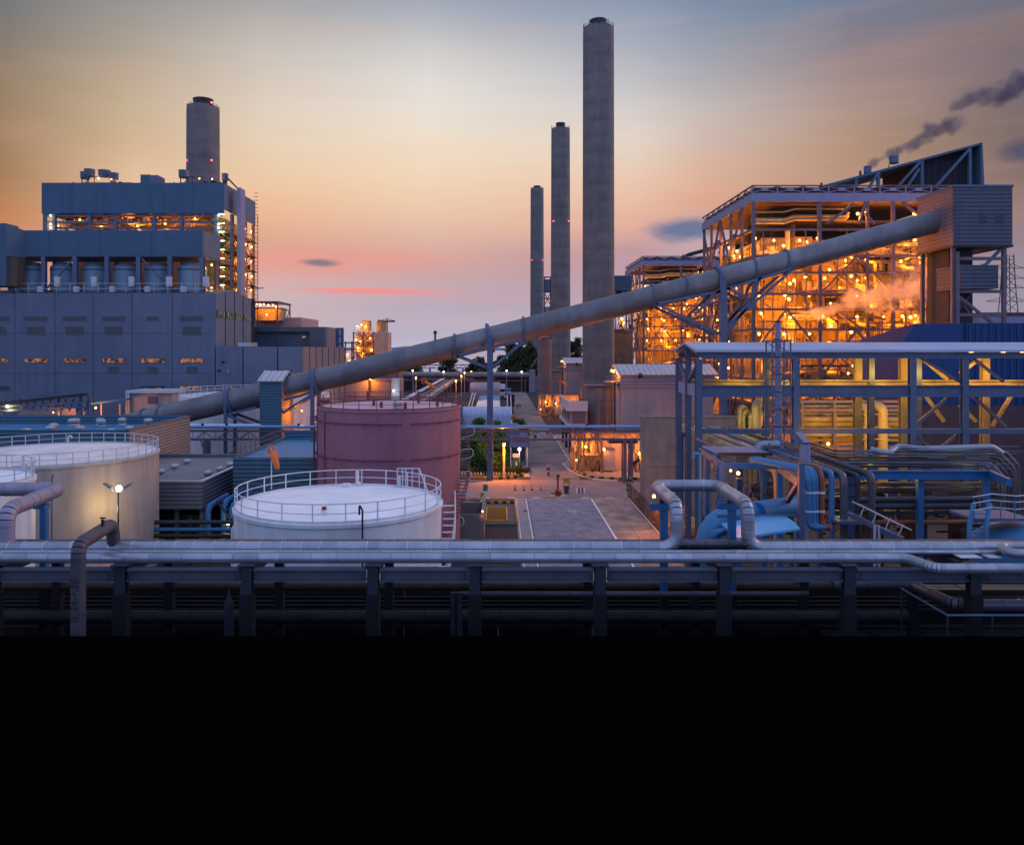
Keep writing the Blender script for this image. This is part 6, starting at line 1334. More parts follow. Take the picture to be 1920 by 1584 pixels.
for u in (775, 806, 868, 920): pbar(jt, 'pile', (X(u,d),d,-1.2), (X(u,d),d,Z(690,d)), 1.6, 1.6, M['bluep'])
# pylon
py = thing('transmission_pylon', 'lattice transmission pylon at the right edge behind the head house', 'pylon', (X(1890,400), 400, 0)); d = 400.; xc = X(1890,d); zt_ = Z(478,d)
prof = [(0,6.2),(18,4.6),(34,3.4),(48,2.5),(60,2.0),(zt_,1.7)]
def pw(z):
    for (a, wa), (b_, wb) in zip(prof, prof[1:]):
        if a <= z <= b_: return wa+(wb-wa)*(z-a)/(b_-a)
    return 1.7
for sx in (-1,1):
    for sy in (-1,1):
        for (a, wa), (b_, wb) in zip(prof, prof[1:]): pbar(py, 'leg', (xc+sx*wa,d+sy*wa,a), (xc+sx*wb,d+sy*wb,b_), .3, .3, M['dsteel'])
zs = [2+4.2*i for i in range(int(zt_/4.2))]
for a, b_ in zip(zs, zs[1:]):
    for s in (-1,1): pbar(py, 'lattice_bar', (xc-s*pw(a),d-pw(a),a), (xc+s*pw(b_),d-pw(b_),b_), .2, .2, M['dsteel'])
for v, w in ((487,3.2),(503,8),(522,8),(540,8),(565,11)):
    pbar(py, 'cross_arm', (xc-w,d,Z(v,d)), (xc+w,d,Z(v,d)), .3, .3, M['dsteel'])
    for s in (-1,1): pbar(py, 'arm_stay', (xc+s*w,d,Z(v,d)), (xc+s*1.8,d,Z(v,d)+2.2), .2, .2, M['dsteel'])
for v in (503, 522, 540): MB().tube([(xc+8+30*i,d-3*i,Z(v,d)-1.2-5*math.sin(math.pi*i/8)) for i in range(8)], .09, 5).build('power_line', M['dsteel'], py)
rb = thing('far_low_building', 'low maroon roofed building at the right edge below the pylon', 'building', (X(1890,250), 250, 0)); MB().box(X(1838,250), X(1960,250), 250, 262, 0, Z(592,250)).build('wall', M['fascia'], rb); MB().box(X(1836,250), X(1962,250), 249.7, 262, Z(592,250)+.01, Z(586,250)).build('roof', MATS['maroon_panel'], rb)
# ================================================================== BLUE-GREY STEEL CANOPY FRAME
DF, DBk = 72.0, 80.0
sc = thing('canopy_frame', 'large blue-grey steel canopy frame with a long pale gable roof on the right', 'steel frame', (40, 76, 0))
xl = X(1310,DF); xe = 62.; ze = Z(657,DF); zr = Z(643,76)
MB().prismx([(DF-.4,ze-.15),(76,zr-.1),(76,zr+.06),(DF-.4,ze+.06)], xl-.4, xe).build('roof_slope', mat('pale_blue_roof', (.38,.42,.55), .5, .1, .14, .25, 0), sc)
MB().prismx([(76.003,zr-.1),(DBk+.4,ze-.15),(DBk+.4,ze+.06),(76.003,zr+.06)], xl-.4, xe).build('roof_slope', MATS['pale_blue_roof'], sc)
zg = Z(668,DF)
MB().ibeam((xl,DF,ze-.45), (xe,DF,ze-.45), .3, .55).build('eave_beam', M['steel'], sc); MB().ibeam((xl,DBk,ze-.45), (xe,DBk,ze-.45), .3, .55).build('eave_beam', M['steel'], sc)
for x in (xl, X(1492,DF), X(1710,DF), X(1808,DF), xl+38):
    pbar(sc, 'rafter', (x,DF,ze-.3), (x,76,zr-.22), .25, .3, M['steel']); pbar(sc, 'rafter', (x,76,zr-.22), (x,DBk,ze-.3), .25, .3, M['steel'])
    MB().ibeam((x,DF,0), (x,DF,ze-.75), .55, .55, .07).build('column', M['steel'], sc); MB().ibeam((x,DBk,0), (x,DBk,ze-.75), .55, .55, .07).build('column', M['steel'], sc)
MB().ibeam((xl,76,0), (xl,76,zr-.4), .5, .5, .07).build('column', M['steel'], sc)
pbar(sc, 'brace', (xl,72.3,ze-1.2), (xl,75.7,Z(715,DF)), .28, .28, M['steel']); pbar(sc, 'brace', (xl,79.7,ze-1.2), (xl,76.3,Z(715,DF)), .28, .28, M['steel'])
zA, zB = Z(722,DF), Z(744,DF)
MB().ibeam((xl+.3,DF+.02,(zA+zB)/2), (xe,DF+.02,(zA+zB)/2), .5, zA-zB, .12).build('crane_girder', M['steel'], sc)
MB().ibeam((xl+.3,DBk-.02,(zA+zB)/2+.15), (xe,DBk-.02,(zA+zB)/2+.15), .5, zA-zB, .12).build('crane_girder', M['casing'], sc)  # rear girder, braces and columns carry yellow lamplight in their tan colour
for y0, y1 in ((72.3,75.74),(76.26,79.7)): pbar(sc, 'end_girder', (xl,y0,(zA+zB)/2), (xl,y1,(zA+zB)/2), .3, zA-zB, M['fascia'])
zC = Z(808,DF); pbar(sc, 'lower_beam', (xl+.3,DF-.02,zC), (xe,DF-.02,zC), .4, .45, M['steel'])
for p, q in (((1715,662),(1803,716)),((1803,728),(1716,800)),((1716,815),(1752,842)),((1800,815),(1765,842)),((1815,662),(1886,716)),((1820,735),(1890,800))): pbar(sc, 'brace', (X(p[0],DF),DF+.35,Z(p[1],DF)), (X(q[0],DF),DF+.35,Z(q[1],DF)), .24, .24, M['mauve'])
for p, q in (((1720,664),(1776,712)),((1800,700),(1850,662)),((1730,735),(1770,790)),((1830,790),(1800,760)),((1900,735),(1860,800))): pbar(sc, 'brace', (X(p[0],DBk),DBk,Z(p[1],DBk)), (X(q[0],DBk),DBk,Z(q[1],DBk)), .3, .3, M['casing'])
for u in (1612, 1698, 1852): MB().ibeam((X(u,DBk),DBk+.5,0), (X(u,DBk),DBk+.5,ze-.8), .7, .6, .08).build('rear_column', M['casing'], sc)
for u, v in ((1821,661),(1881,661),(1917,661)): lamp(sc, P(u,v,75), 260, 's', .2, off=(0,-.2,-.4))
# yellow lamps inside the canopy
for u, v, e in ((1400,700,330),(1490,700,330),(1580,700,400),(1660,700,400),(1745,700,330),(1830,700,330),(1905,700,330)): light(sc, P(u,v,78.3), e, (1., .55, .10), .4)
for u, v, e in ((1560,780,700),(1660,775,800),(1760,775,600),(1600,828,600),(1860,790,500),(1700,830,500)): light(sc, P(u,v,86), e, (1., .50, .08), .4)
for u, v in ((1418,682),(1860,640)): pass
# pipe bank and ducts behind the canopy
pk2 = thing('pipe_bank', 'golden lit bank of horizontal pipes behind the canopy frame', 'pipe rack', (32, 92, 0))
for i, (v, r) in enumerate(((762,.16),(770,.2),(778,.14),(786,.3),(795,.42),(806,.42),(815,.3),(826,.2))): ptube(pk2, 'pipe', [(X(1498,92),92+.5*(i % 3),Z(v,92)),(X(1712,92),92+.5*(i % 3),Z(v,92))], r, M['casing' if v > 780 else 'duct'], n=12)
for u in (1500, 1560, 1640, 1700): pbar(pk2, 'post', (X(u,92),91.4,0), (X(u,92),91.4,Z(750,92)), .3, .3, M['mauve'])
for v in (752, 768, 836): pbar(pk2, 'beam', (X(1495,92),91.3,Z(v,92)), (X(1720,92),91.3,Z(v,92)), .25, .3, M['mauve'])
for u, w in ((1627,.33),(1655,.42)):
    ptube(pk2, 'vertical_duct', [(X(u,90),90,0),(X(u,90),90,Z(764,90)),(X(u-14,90),91.5,Z(759,90))], w*1.25, M['casing'], .7, 14)
for v in (776, 800, 822): MB().box(X(1616,90), X(1666,90), 89.6, 90.6, Z(v,90)-.06, Z(v,90)).build('duct_band', M['duct'], pk2)
gn = thing('gooseneck_pipes', 'tall pale gooseneck pipes lit yellow in front of the concrete wall', 'pipes', (X(1390,84), 84, 0))
for u, v, r in ((1386,764,.26),(1394,772,.2),(1418,756,.5),(1406,778,.2)): ptube(gn, 'gooseneck', [(X(u,84),84,0),(X(u,84),84,Z(v,84)),(X(u+17,84),85,Z(v,84)),(X(u+19,84),85,Z(v+22,84))], r, M['casing'], r*2.2, 12)
b = MB()
for i in range(26): b.bar((X(rnd.uniform(1385,1425),84),84.5,Z(rnd.uniform(770,820),84)), (X(rnd.uniform(1385,1425),84),85,Z(rnd.uniform(770,820),84)), .12)
b.build('small_pipework', M['dsteel'], gn, stuff=True); light(gn, P(1405,780,82), 170, (1., .75, .25), .3)
# concrete wall
cw_ = thing('concrete_wall', 'tall plain concrete wall behind the left end of the canopy frame', 'wall', (21, 100, 0)); xw = X(1210,100)
for k in range(2):
    for j in range(2): MB().box(xw+5.7*k+.02, xw+5.7*k+5.68, 100, 100.4, 6.2*j+.02+(0 if j else 0), 6.2*j+6.18).build('wall_panel', M['concrete'], cw_)
MB().box(xw-.05, xw+11.45, 99.9, 100.5, 12.42, 12.62).build('coping', M['concrete'], cw_); MB().box(xw, xw+.4, 100.42, 104, 0, 12.4).build('return_wall', M['concrete'], cw_)
# fence and lit bay by the lane
fn = thing('yard_fence', 'mesh fence with rusty posts along the right edge of the concrete lane', 'fence', (18.4, 105, 0))
for k in range(11): pbar(fn, 'post', (18.35,84+2.9*k,0), (18.35,84+2.9*k,2.3), .1, .1, mat('rusty_steel', (.20,.11,.07), .8, .2, .3, 1.))
for z in (.3, 1.3, 2.25): pbar(fn, 'rail', (18.35,84,z), (18.35,113,z), .06, .06, MATS['rusty_steel'])
b = MB()
for k in range(116): b.bar((18.33,84+.25*k,.1), (18.33,84+.25*k,2.25), .025)
b.build('mesh_wires', MATS['rusty_steel'], fn, stuff=True)
for k in range(26): MB().box(18.45, 18.75, 84+1.1*k, 85.0+1.1*k, .01, .35).build('kerb_block', M['blackp'] if k % 2 else M['yellow'], fn)
lt = thing('lit_bay', 'orange lit machinery bay inside the fence at the end of the lane', 'machinery', (20, 92, 0)); MB().box(19.2, 23.5, 90, 96, 0, .9).build('skid', M['casing'], lt); MB().box(20, 22, 91, 94, .9, 2.6).build('machine', M['duct'], lt)
for k in range(5): pbar(lt, 'frame_post', (19+.8*k,89.6,0), (19+.8*k,89.6,3.2), .1, .1, MATS['rusty_steel'])
lamp(lt, P(1226,930,92), 420, 's', .2); lamp(lt, P(1199,850,104), 200, 's', .2); light(lt, P(1222,985,87), 420, SODIUM, .3); light(lt, P(1246,960,84), 300, SODIUM, .3)
# striped bollards
for i, u in enumerate((1176,1182)):
    d = G(921); x = X(u,d); t = thing('bollard', ('left','right')[i]+' of two black and yellow striped bollards at the lane end', 'bollard', (x,d,.01), 'striped bollards')
    for k in range(6): MB().cyl((x,d), .012+.36*k, .36*k+.365, .13, n=10).build('stripe', M['yellow'] if k % 2 else M['blackp'], t, True)
# blue hall behind canopy
bh2 = thing('blue_cladding_hall', 'royal blue clad hall with a slanted end behind the canopy frame', 'hall', (64, 106, 0)); d = 104.
q = lambda u, v: (X(u,d), Z(v,d))
def poly(pts, dd): return [(X(u,dd), dd, Z(v,dd)) for u, v in pts]
MB().add(poly([(1690,760),(1690,641),(1712,615),(1755,612),(1732,641),(1728,760)], d), [(0,1,2,3,4,5)]).build('slanted_end', M['blue'], bh2)
pts = poly([(1728,760),(1732,641),(1755,612),(1809,606),(1809,760)], d); MB().add([(x,y+.02,z) for x,y,z in pts], [(0,1,2,3,4)]).build('front_wall', M['blue'], bh2)
for k in range(14): MB().box(X(1809,d)+.9*k+.02, X(1809,d)+.9*k+.88, d-.25, d+.1, Z(760,d), Z(606-.02*k,d)).build('cladding_sheet', M['bluer'] if False else M['blue'], bh2)
for k in range(14): MB().box(X(1809,d)+.9*k+.30, X(1809,d)+.9*k+.5, d-.38, d-.253, Z(760,d), Z(606,d)-.05).build('cladding_rib', M['blue'], bh2)
MB().prismx([(d+.15,0),(d+16,0),(d+16,Z(606,d)-2),(d+.15,Z(606,d)-.05)], X(1715,d), X(1960,d)).build('core', M['blue'], bh2)
MB().box(X(1690,d), X(1960,d), d-.4, d+.1, 0, Z(760,d)-.003).build('plinth', mat('dark_plinth', (.07,.05,.06), .8), bh2)
# ------------------------------------------------ stack with lattice cage
sk = thing('exhaust_stack', 'slender pale stack inside a lattice cage in front of the canopy roof', 'stack', (X(1459,66), 66, 0)); xs_ = X(1459,66)
z0, zt_ = Z(832,66), Z(604,66)
for k in range(7):
    a, b_ = z0+(zt_-z0)*k/7, z0+(zt_-z0)*(k+1)/7; MB().lathe((xs_,66,0), [(.30-.012*k,a+.01),(.295-.012*k,b_-.01)], 20).build('stack_section', M['fascia'], sk, True); MB().lathe((xs_,66,0), [(.30-.012*k,b_-.03),(.35-.012*k,b_-.03),(.35-.012*k,b_+.03),(.29-.012*k,b_+.03)], 20).build('flange', M['dsteel'], sk, True)
MB().lathe((xs_,66,0), [(.42,z0-3),(.42,z0),(.30,z0+.5)], 20).build('stack_base', M['fascia'], sk, True); MB().lathe((xs_,66,0), [(.2,zt_-.05),(.24,zt_+.1),(.2,zt_+.1)], 16).build('stack_rim', M['redp'], sk, True)
zc = Z(640,66)
for sx in (-.75,.75):
    for sy in (-.75,.75): pbar(sk, 'cage_leg', (xs_+sx,66+sy,0), (xs_+sx,66+sy,zc), .1, .1, M['steel'])
for i in range(9):
    a = z0-1+(zc-z0+1)*i/9; b_ = z0-1+(zc-z0+1)*(i+1)/9
    for sy in (-.75,.75): s = 1 if i % 2 else -1; pbar(sk, 'cage_brace', (xs_-s*.75,66+sy,a), (xs_+s*.75,66+sy,b_), .06, .06, M['steel']); pbar(sk, 'cage_ring', (xs_-.75,66+sy,b_), (xs_+.75,66+sy,b_), .06, .06, M['steel'])
    for sx in (-.75,.75): pbar(sk, 'cage_ring', (xs_+sx,65.25,b_), (xs_+sx,66.75,b_), .06, .06, M['steel'])
MB().box(xs_-1, xs_-.34, 65, 67, zc, zc+.08).build('cage_platform', M['steel'], sk); MB().box(xs_+.34, xs_+1, 65, 67, zc, zc+.08).build('cage_platform', M['steel'], sk)
# ------------------------------------------------ blue platform structure
bp = thing('blue_platform', 'bright blue steel platform with a grating deck below the canopy frame', 'platform', (24, 60, 0))
d = 55.; zbm = Z(873,d)
for u, dd in ((1352,55),(1461,55),(1326,62),(1428,62)): pbar(bp, 'column', (X(u,dd),dd,0), (X(u,dd),dd,Z(866,55)), .36, .36, M['bluep'])
pbar(bp, 'beam', (X(1350,55),55,zbm), (X(1462,55),55,zbm), .3, .42, M['bluep'])
for (u0, d0), (u1, d1) in (((1352,55),(1318,63)),((1461,55),(1428,62))): pbar(bp, 'beam', (X(u0,d0),d0,zbm), (X(u1,d1),d1,zbm), .3, .42, M['steel'])
pbar(bp, 'beam', (X(1318,63),63,zbm), (X(1440,63),63,zbm), .3, .4, M['bluep']); pbar(bp, 'beam', (X(1461,55),55,zbm-.1), (X(1505,48),48,zbm-.1), .3, .55, M['steel'])
x0, x1 = X(1322,62), X(1436,60)
for k in range(24): MB().box(x0+(x1-x0)*k/24, x0+(x1-x0)*(k+.72)/24, 58.6, 63, zbm+.3, zbm+.36).build('grating_bar', M['fascia'], bp)
MB().box(x0, x1, 58.5, 58.59, zbm+.22, zbm+.45).build('toe_board', M['dsteel'], bp)
pbar(bp, 'column', (X(1502,47),47,0), (X(1502,47),47,Z(868,47)), .34, .34, M['steel']); pbar(bp, 'brace', (X(1498,47.2),47.2,Z(905,47)), (X(1462,52),52,Z(962,52)), .26, .26, M['steel'])
for z in (zbm+1.3,): pbar(bp, 'hand_rail', (X(1310,66),66,Z(842,66)), (X(1330,66),66,Z(842,66)), .08, .08, M['rail'])
ptube(bp, 'vent_pipe', [(X(1312,58),58,0),(X(1312,58),58,Z(850,58)),(X(1300,58),58,Z(850,58)),(X(1299,58),58,Z(858,58))], .13, M['skyblue'], .3)
for i, (u, v) in enumerate(((1442,842),(1432,846))): pbar(bp, 'rail_post', (X(u,60),60,zbm), (X(u,60),60,Z(v-12,60)), .09, .09, M['steel'])
# vertical pipes blue and red
vp = thing('drop_pipes', 'three bright blue drop pipes beside one rust red pipe', 'pipes', (X(1520,48), 48, 0))
for i, (u, r, m_) in enumerate(((1516,.19,'skyblue'),(1524,.19,'skyblue'),(1531,.11,'skyblue'),(1540,.17,'rustp'))):
    if m_ == 'rustp': mm = mat('rust_red_pipe', (.24,.07,.035), .6, .1, .2, 1.)
    else: mm = M[m_]
    zt2 = Z(884-2*i,48); ptube(vp, 'drop_pipe', [(X(u,48)-1.9,53-.3*i,zt2+.05),(X(u,48)-.05,48.4,zt2),(X(u,48),48,zt2-.5),(X(u,48),48,Z(985,48)),(X(u,48)+.5,47.7,Z(988,48))], r, mm, .45, 12)
    for v in (925, 960): MB().cyl((X(u,48),48), Z(v,48), Z(v,48)+.12, r+.03, n=12).build('pipe_clamp', M['white'], vp, True)
# rack of pipes running away beneath the stack
rr = thing('depth_pipe_rack', 'bundle of pipes on a rack running away under the exhaust stack', 'pipe rack', (22.5, 66, 0))
for i, (x, z, r, m_) in enumerate(((19.6,12.6,.42,'casing'),(20.6,12.5,.16,'casing'),(21.3,12.6,.24,'alu'),(22.1,12.5,.14,'alud'),(22.7,12.6,.2,'skyblue'),(23.4,12.5,.26,'alud'),(24.2,12.5,.16,'dsteel'),(25.0,12.6,.24,'alud'))): ptube(rr, 'pipe', [(x,55.5-.3*i,5),(x,55.5-.3*i,z),(x,86,z)], r, M[m_], n=12)
for y in (58, 64, 70, 77, 84):
    pbar(rr, 'cross_beam', (19,y,12.0), (26,y,12.0), .3, .4, M['bluep'])
    for x in (19.3, 25.7): pbar(rr, 'column', (x,y,0), (x,y,11.8), .34, .34, M['bluep'])
ptube(rr, 'bend_pipe', [(20.2,62,12.5),(20.2,62,13.6),(21.8,62,13.6)], .32, M['alu'], .6, 12)
ch = thing('angled_chimney_cowl', 'short galvanised vent with a slanted blue cowl', 'vent', (X(1509,54), 54, 10)); MB().cyl((X(1509,54),54), Z(862,54)-2, Z(833,54), .34, n=18).build('stub', M['fascia'], ch, True)
MB().bar((X(1510,54),54,Z(834,54)), (X(1499,54),54.6,Z(816,54)), .72, .5).build('cowl', M['steel'], ch)
# long bundle of pipes crossing at right
lp = thing('cross_pipe_bundle', 'bundle of dull pipes crossing right then bending down at the edge', 'pipes', (34, 62, 0))
for i, (v, r, m_) in enumerate(((846,.11,'alud'),(852,.09,'alud'),(858,.11,'dsteel'),(863,.08,'dsteel'),(868,.13,'alud'),(874,.1,'dsteel'))):
    d = 63-.7*i; ptube(lp, 'pipe', [(X(1512-4*i,d+9),d+9,Z(838+3*i,d+9)+.5),(X(1568,d),d,Z(v,d)),(X(1884-7*i,d),d,Z(v,d)),(X(1905-7*i,d),d-.3,Z(v+26,d)),(X(1905-7*i,d),d-.3,0)], r, M[m_], .8, 10)
ptube(lp, 'offset_pipe', [(X(1632,60),60,Z(843,60)),(X(1660,60),59.5,Z(848,60)),(X(1690,60),60.5,Z(838,60)),(X(1724,60),60,Z(842,60)),(X(1860,60),60,Z(838,60)),(X(1878,60),60,Z(850,60))], .24, M['alu'], .6, 14)
d = 57.; zz1 = Z(890,d)
MB().ibeam((X(1606,d),d,zz1), (X(1855,d),d,zz1), .4, .62, .08).build('support_beam', M['bluep'], lp); MB().ibeam((X(1480,d),d,zz1+.02), (X(1585,d),d,zz1+.02), .4, .5, .08).build('support_beam', M['bluep'], lp)
pbar(lp, 'support_beam', (X(1855,d),d,zz1+.1), (X(1893,d-4),d-4,zz1+.1), .3, .5, M['bluep'])
for u in (1596, 1730, 1855): pbar(lp, 'column', (X(u,d),d+.4,0), (X(u,d),d+.4,zz1-.3), .4, .4, M['bluep'])
for k in range(9): MB().tube([(X(1584+2.6*k,d),d-.35,1),(X(1584+2.6*k,d),d-.35,zz1+.6)], .045, 6).build('conduit', M['steel'], lp)
for v in (890, 908, 930): MB().box(X(1582,d), X(1610,d), d-.46, d-.41, Z(v,d), Z(v,d)+.1).build('conduit_clamp', M['dsteel'], lp)
lp2 = thing('low_pipe_run', 'pair of dull pinkish pipes low under the blue beam', 'pipes', (34, 58, 0))
for v, r, m_ in ((937,.2,'alud'),(949,.26,'alud'),(980,.17,'rust')): ptube(lp2, 'pipe', [(X(1440,58),62,Z(v-26 if v < 970 else v,62)),(X(1500,58),58,Z(v,58)),(X(1830,58),58,Z(v-2,58))], r, MATS['rust_red_pipe'] if m_ == 'rust' else M[m_], 1.2, 12)
for v, x0, x1 in ((912,1600,1840),(922,1560,1830),(965,1560,1830)): MB().box(X(x0,62), X(x1,62), 62, 62.4, Z(v,62), Z(v,62)+.3).build('dark_beam', M['dsteel'], lp2)
for u in (1620, 1700, 1790): MB().box(X(u,64), X(u+26,64), 63, 65, 0, Z(905+rnd.uniform(0,20),64)).build('equipment_box', M['dsteel'], lp2)
b = MB()
for i in range(240):
    u = rnd.uniform(1400,1900); v = rnd.uniform(905,1000); dd = rnd.uniform(60,68); b.bar(P(u,v,dd), P(u+rnd.uniform(6,50),v+rnd.uniform(-2,2),dd), rnd.uniform(.05,.25)) if rnd.random() < .6 else b.bar(P(u,v,dd), P(u,v+rnd.uniform(8,30),dd), rnd.uniform(.05,.2))
b.build('small_pipework', M['dsteel'], lp2, stuff=True)
b = MB()
for i in range(150):
    u = rnd.uniform(1330,1560); v = rnd.uniform(838,960); dd = rnd.uniform(56,70)
    if rnd.random() < .5: b.bar(P(u,v,dd), P(u+rnd.uniform(8,40),v+rnd.uniform(-1,1),dd), rnd.uniform(.04,.14))
    elif rnd.random() < .5: b.bar(P(u,v,dd), P(u,v+rnd.uniform(10,40),dd), rnd.uniform(.04,.14))
    else: p = P(u,v,dd); b.bar(p, p+Vector((0,rnd.uniform(2,7),0)), rnd.uniform(.05,.16))
for i in range(60):
    u = rnd.uniform(1560,1880); v = rnd.uniform(836,880); dd = rnd.uniform(58,68); b.bar(P(u,v,dd), P(u+rnd.uniform(15,60),v,dd), rnd.uniform(.04,.1))
b.build('thin_conduit', M['steel'], lp2, stuff=True)
for u, v, e in ((1570,898,60),(1640,899,60),(1825,902,40),(1556,1000,30)): light(lp2, P(u,v,61), e, (.95, .9, .25), .2)
light(lp2, P(1600,848,68), 260, (1., .6, .12), .3); lamp(lp2, P(1835,895,59), 40, 'c', .12); lamp(lp2, P(1553,832,70), 120, 's', .14)
# stair sloping down, ladder platform with domed blue tank at right edge
st = thing('sloping_stair', 'blue steel stair sloping down behind the foreground pipes', 'stairs', (27, 52, 0))
a, e = P(1602,967,52), P(1700,1012,49)
for dy in (0, 1.0):
    pbar(st, 'stringer', a+Vector((0,dy,0)), e+Vector((.6*0,dy,-.25)), .1, .32, M['steel'])
    pbar(st, 'hand_rail', a+Vector((.3,dy,.75)), e+Vector((.3,dy,.6)), .06, .06, M['rail'])
for k in range(14):
    p = a.lerp(e, k/14); MB().box(p.x-.14, p.x+.14, p.y+.06, p.y+.96, p.z, p.z+.05).build('tread', M['steel'], st)
for k in range(4): p = a.lerp(e, k/4+.1); pbar(st, 'rail_post', p, p+Vector((.3,0,.72)), .05, .05, M['rail'])
for x in (1640, 1648): pbar(st, 'post', P(x,985,50.5), (X(x,50.5),50.5,0), .12, .12, M['rail'])
MB().box(X(1560,54), X(1606,54), 53, 55, Z(972,54)-.2, Z(972,54)).build('landing', M['steel'], st)
bd2 = thing('blue_dome_tank', 'light blue domed tank with a curved ladder at the right edge', 'storage tank', (X(1955,46), 46, 0)); cx = X(1945,46)
MB().lathe((cx,46,0), [(3.4,0),(3.4,Z(1015,46)),(2.6,Z(995,46)),(1.4,Z(982,46)),(.01,Z(978,46))], 48).build('shell', M['skyblue'], bd2, True)
for u in (1817, 1848):
    MB().tube([P(u,1015,44.5),P(u+1,980,44.5),P(u+5,962,44.8),P(u+8,945,45.2)], .13, 8).build('ladder_stile', M['skyblue'], bd2, True)
for k in range(6): pbar(bd2, 'ladder_rung', P(1819+.5*k,1008-9*k,44.5), P(1849+.5*k,1008-9*k,44.5), .06, .06, M['skyblue'])
MB().box(X(1826,45), X(1935,45), 45, 47.5, Z(972,45)-.15, Z(972,45)).build('platform', M['steel'], bd2)
for h in (.4,.8,1.15):
    MB().tube([P(1824,970,44.6)+Vector((0,0,h)),P(1860,966,44.6)+Vector((0,0,h+.05)),P(1905,968,44.9)+Vector((0,0,h)),P(1950,964,45.4)+Vector((0,0,h))], .035, 6).build('hand_rail', M['rail'], bd2)
for u in (1826, 1850, 1876, 1902, 1930): pbar(bd2, 'rail_post', P(u,972,44.7), P(u,938,44.7), .05, .05, M['skyblue'])
# big blue elbow duct and flat blue roof
be = thing('blue_elbow_duct', 'fat blue elbow duct between the legs of the pipe loop', 'duct', (X(1320,47), 47, 0))
MB().tube([(X(1322,47),47,0),(X(1322,47),47,Z(974,47)),(X(1492,51),51,Z(974,47))], .66, 24, 2.2).build('duct', M['skyblue'], be, True)
for u in (1378, 1420): MB().tube([Vector((X(u,48.6),48.6,Z(974,47))),Vector((X(u+3,48.7),48.7,Z(974,47)))], .7, 24).build('flange', M['bluep'], be, True)
ptube(be, 'small_bend', [(X(1334,45),45,0),(X(1334,45),45,Z(1000,45)),(X(1362,45),45.5,Z(1000,45))], .22, M['bluep'], .5, 12)
fr = thing('blue_roof_sheet', 'flat bright blue roof sheet tilted beside the right leg of the pipe loop', 'roof', (X(1430,46), 46, 8))
pts = [P(1352,981,46.5), P(1382,1008,42.5), P(1500,990,43.5), P(1490,979,45), P(1470,965,48), P(1415,969,47.5)]
MB().add(pts+[p-Vector((0,0,.12)) for p in pts], [tuple(range(6)), tuple(range(11,5,-1))]+[(i, i+6, (i+1) % 6+6, (i+1) % 6) for i in range(6)]).build('sheet', mat('bright_blue_sheet', (.11,.38,.64), .4, 0, .12, .8), fr)
for p in (P(1384,1006,43), P(1496,988,44), P(1365,982,46)): pbar(fr, 'post', (p.x,p.y,0), (p.x,p.y,p.z-.13), .14, .14, M['bluep'])
for u in (1348, 1372): pbar(fr, 'rail_post', P(u,1012,47), P(u,965,47), .12, .12, M['steel'])
pbar(fr, 'hand_rail', P(1345,966,47), P(1500,966,47), .1, .1, M['steel'])
lamp(fr, P(1384,887,52), 160, 's', .12); lamp(fr, P(1370,882,56), 300, 's', .08)
# dark walkways filling the trough
tr = thing('trough_walkway', 'dark grated walkway between the pipe racks on the right', 'walkway', (28, 50, 0))
for k in range(9): MB().box(17+2.6*k, 19.5+2.6*k, 41, 43, 6.0, 6.12).build('walkway_panel', M['dsteel'], tr)
for k in range(10): pbar(tr, 'leg', (17.2+2.6*k,42,0), (17.2+2.6*k,42,6.0), .2, .2, M['dsteel'])

# ================================================================== FOREGROUND PIPE RACK
ra = thing('pipe_rack', 'long blue-grey steel pipe rack across the foreground', 'pipe rack', (0, 36, 0))
cu = [-12, 228, 464, 700, 890, 1125, 1357, 1590, 1825]; zt_ = Z(1064,34); zbm = zt_-.28
xs = [X(u,34) for u in cu]
for x in xs:
    MB().ibeam((x,34,0), (x,34,zt_+.12), .46, .42, .06).build('column', M['rackd'], ra); MB().box(x-.27, x+.27, 33.74, 34.26, 0, Z(1112,34)).build('fade_casing', mat('fade_casing_black', (.010,.010,.012), .95, 0, .4, .6), ra); MB().box(x-.34, x+.34, 33.7, 34.3, zt_+.123, zt_+.16).build('cap_plate', M['rackd'], ra)  # near-black casings added so the columns fade out downwards
    pbar(ra, 'column', (x,39,0), (x,39,zt_-.03), .4, .4, M['dpipe']); pbar(ra, 'cross_beam', (x,34.3,zt_-.25), (x,38.7,zt_-.25), .3, .45, M['rackd'])
    for k in range(3):
        for s in (-.42,.42): MB().box(x+s-.05, x+s+.05, 33.7, 33.74, zt_-.4+.13*k, zt_-.34+.13*k).build('bolt_head', M['dsteel'], ra)
for a, b_ in zip([xs[0]-5.4]+xs, xs+[xs[-1]+5.4]):
    MB().ibeam((a+.3,34,zbm), (b_-.3,34,zbm), .45, .52, .06).build('long_beam', M['steel'] if False else mat('rack_beam_paint', (.075,.085,.12), .55, .1, .22, .9, .12), ra)
    MB().ibeam((a+.3,39,zbm), (b_-.3,39,zbm), .45, .52, .06).build('long_beam', MATS['rack_beam_paint'], ra)
BAND = mat('bright_jacket_band', (.58,.60,.66), .3, .3, .2, 2.)
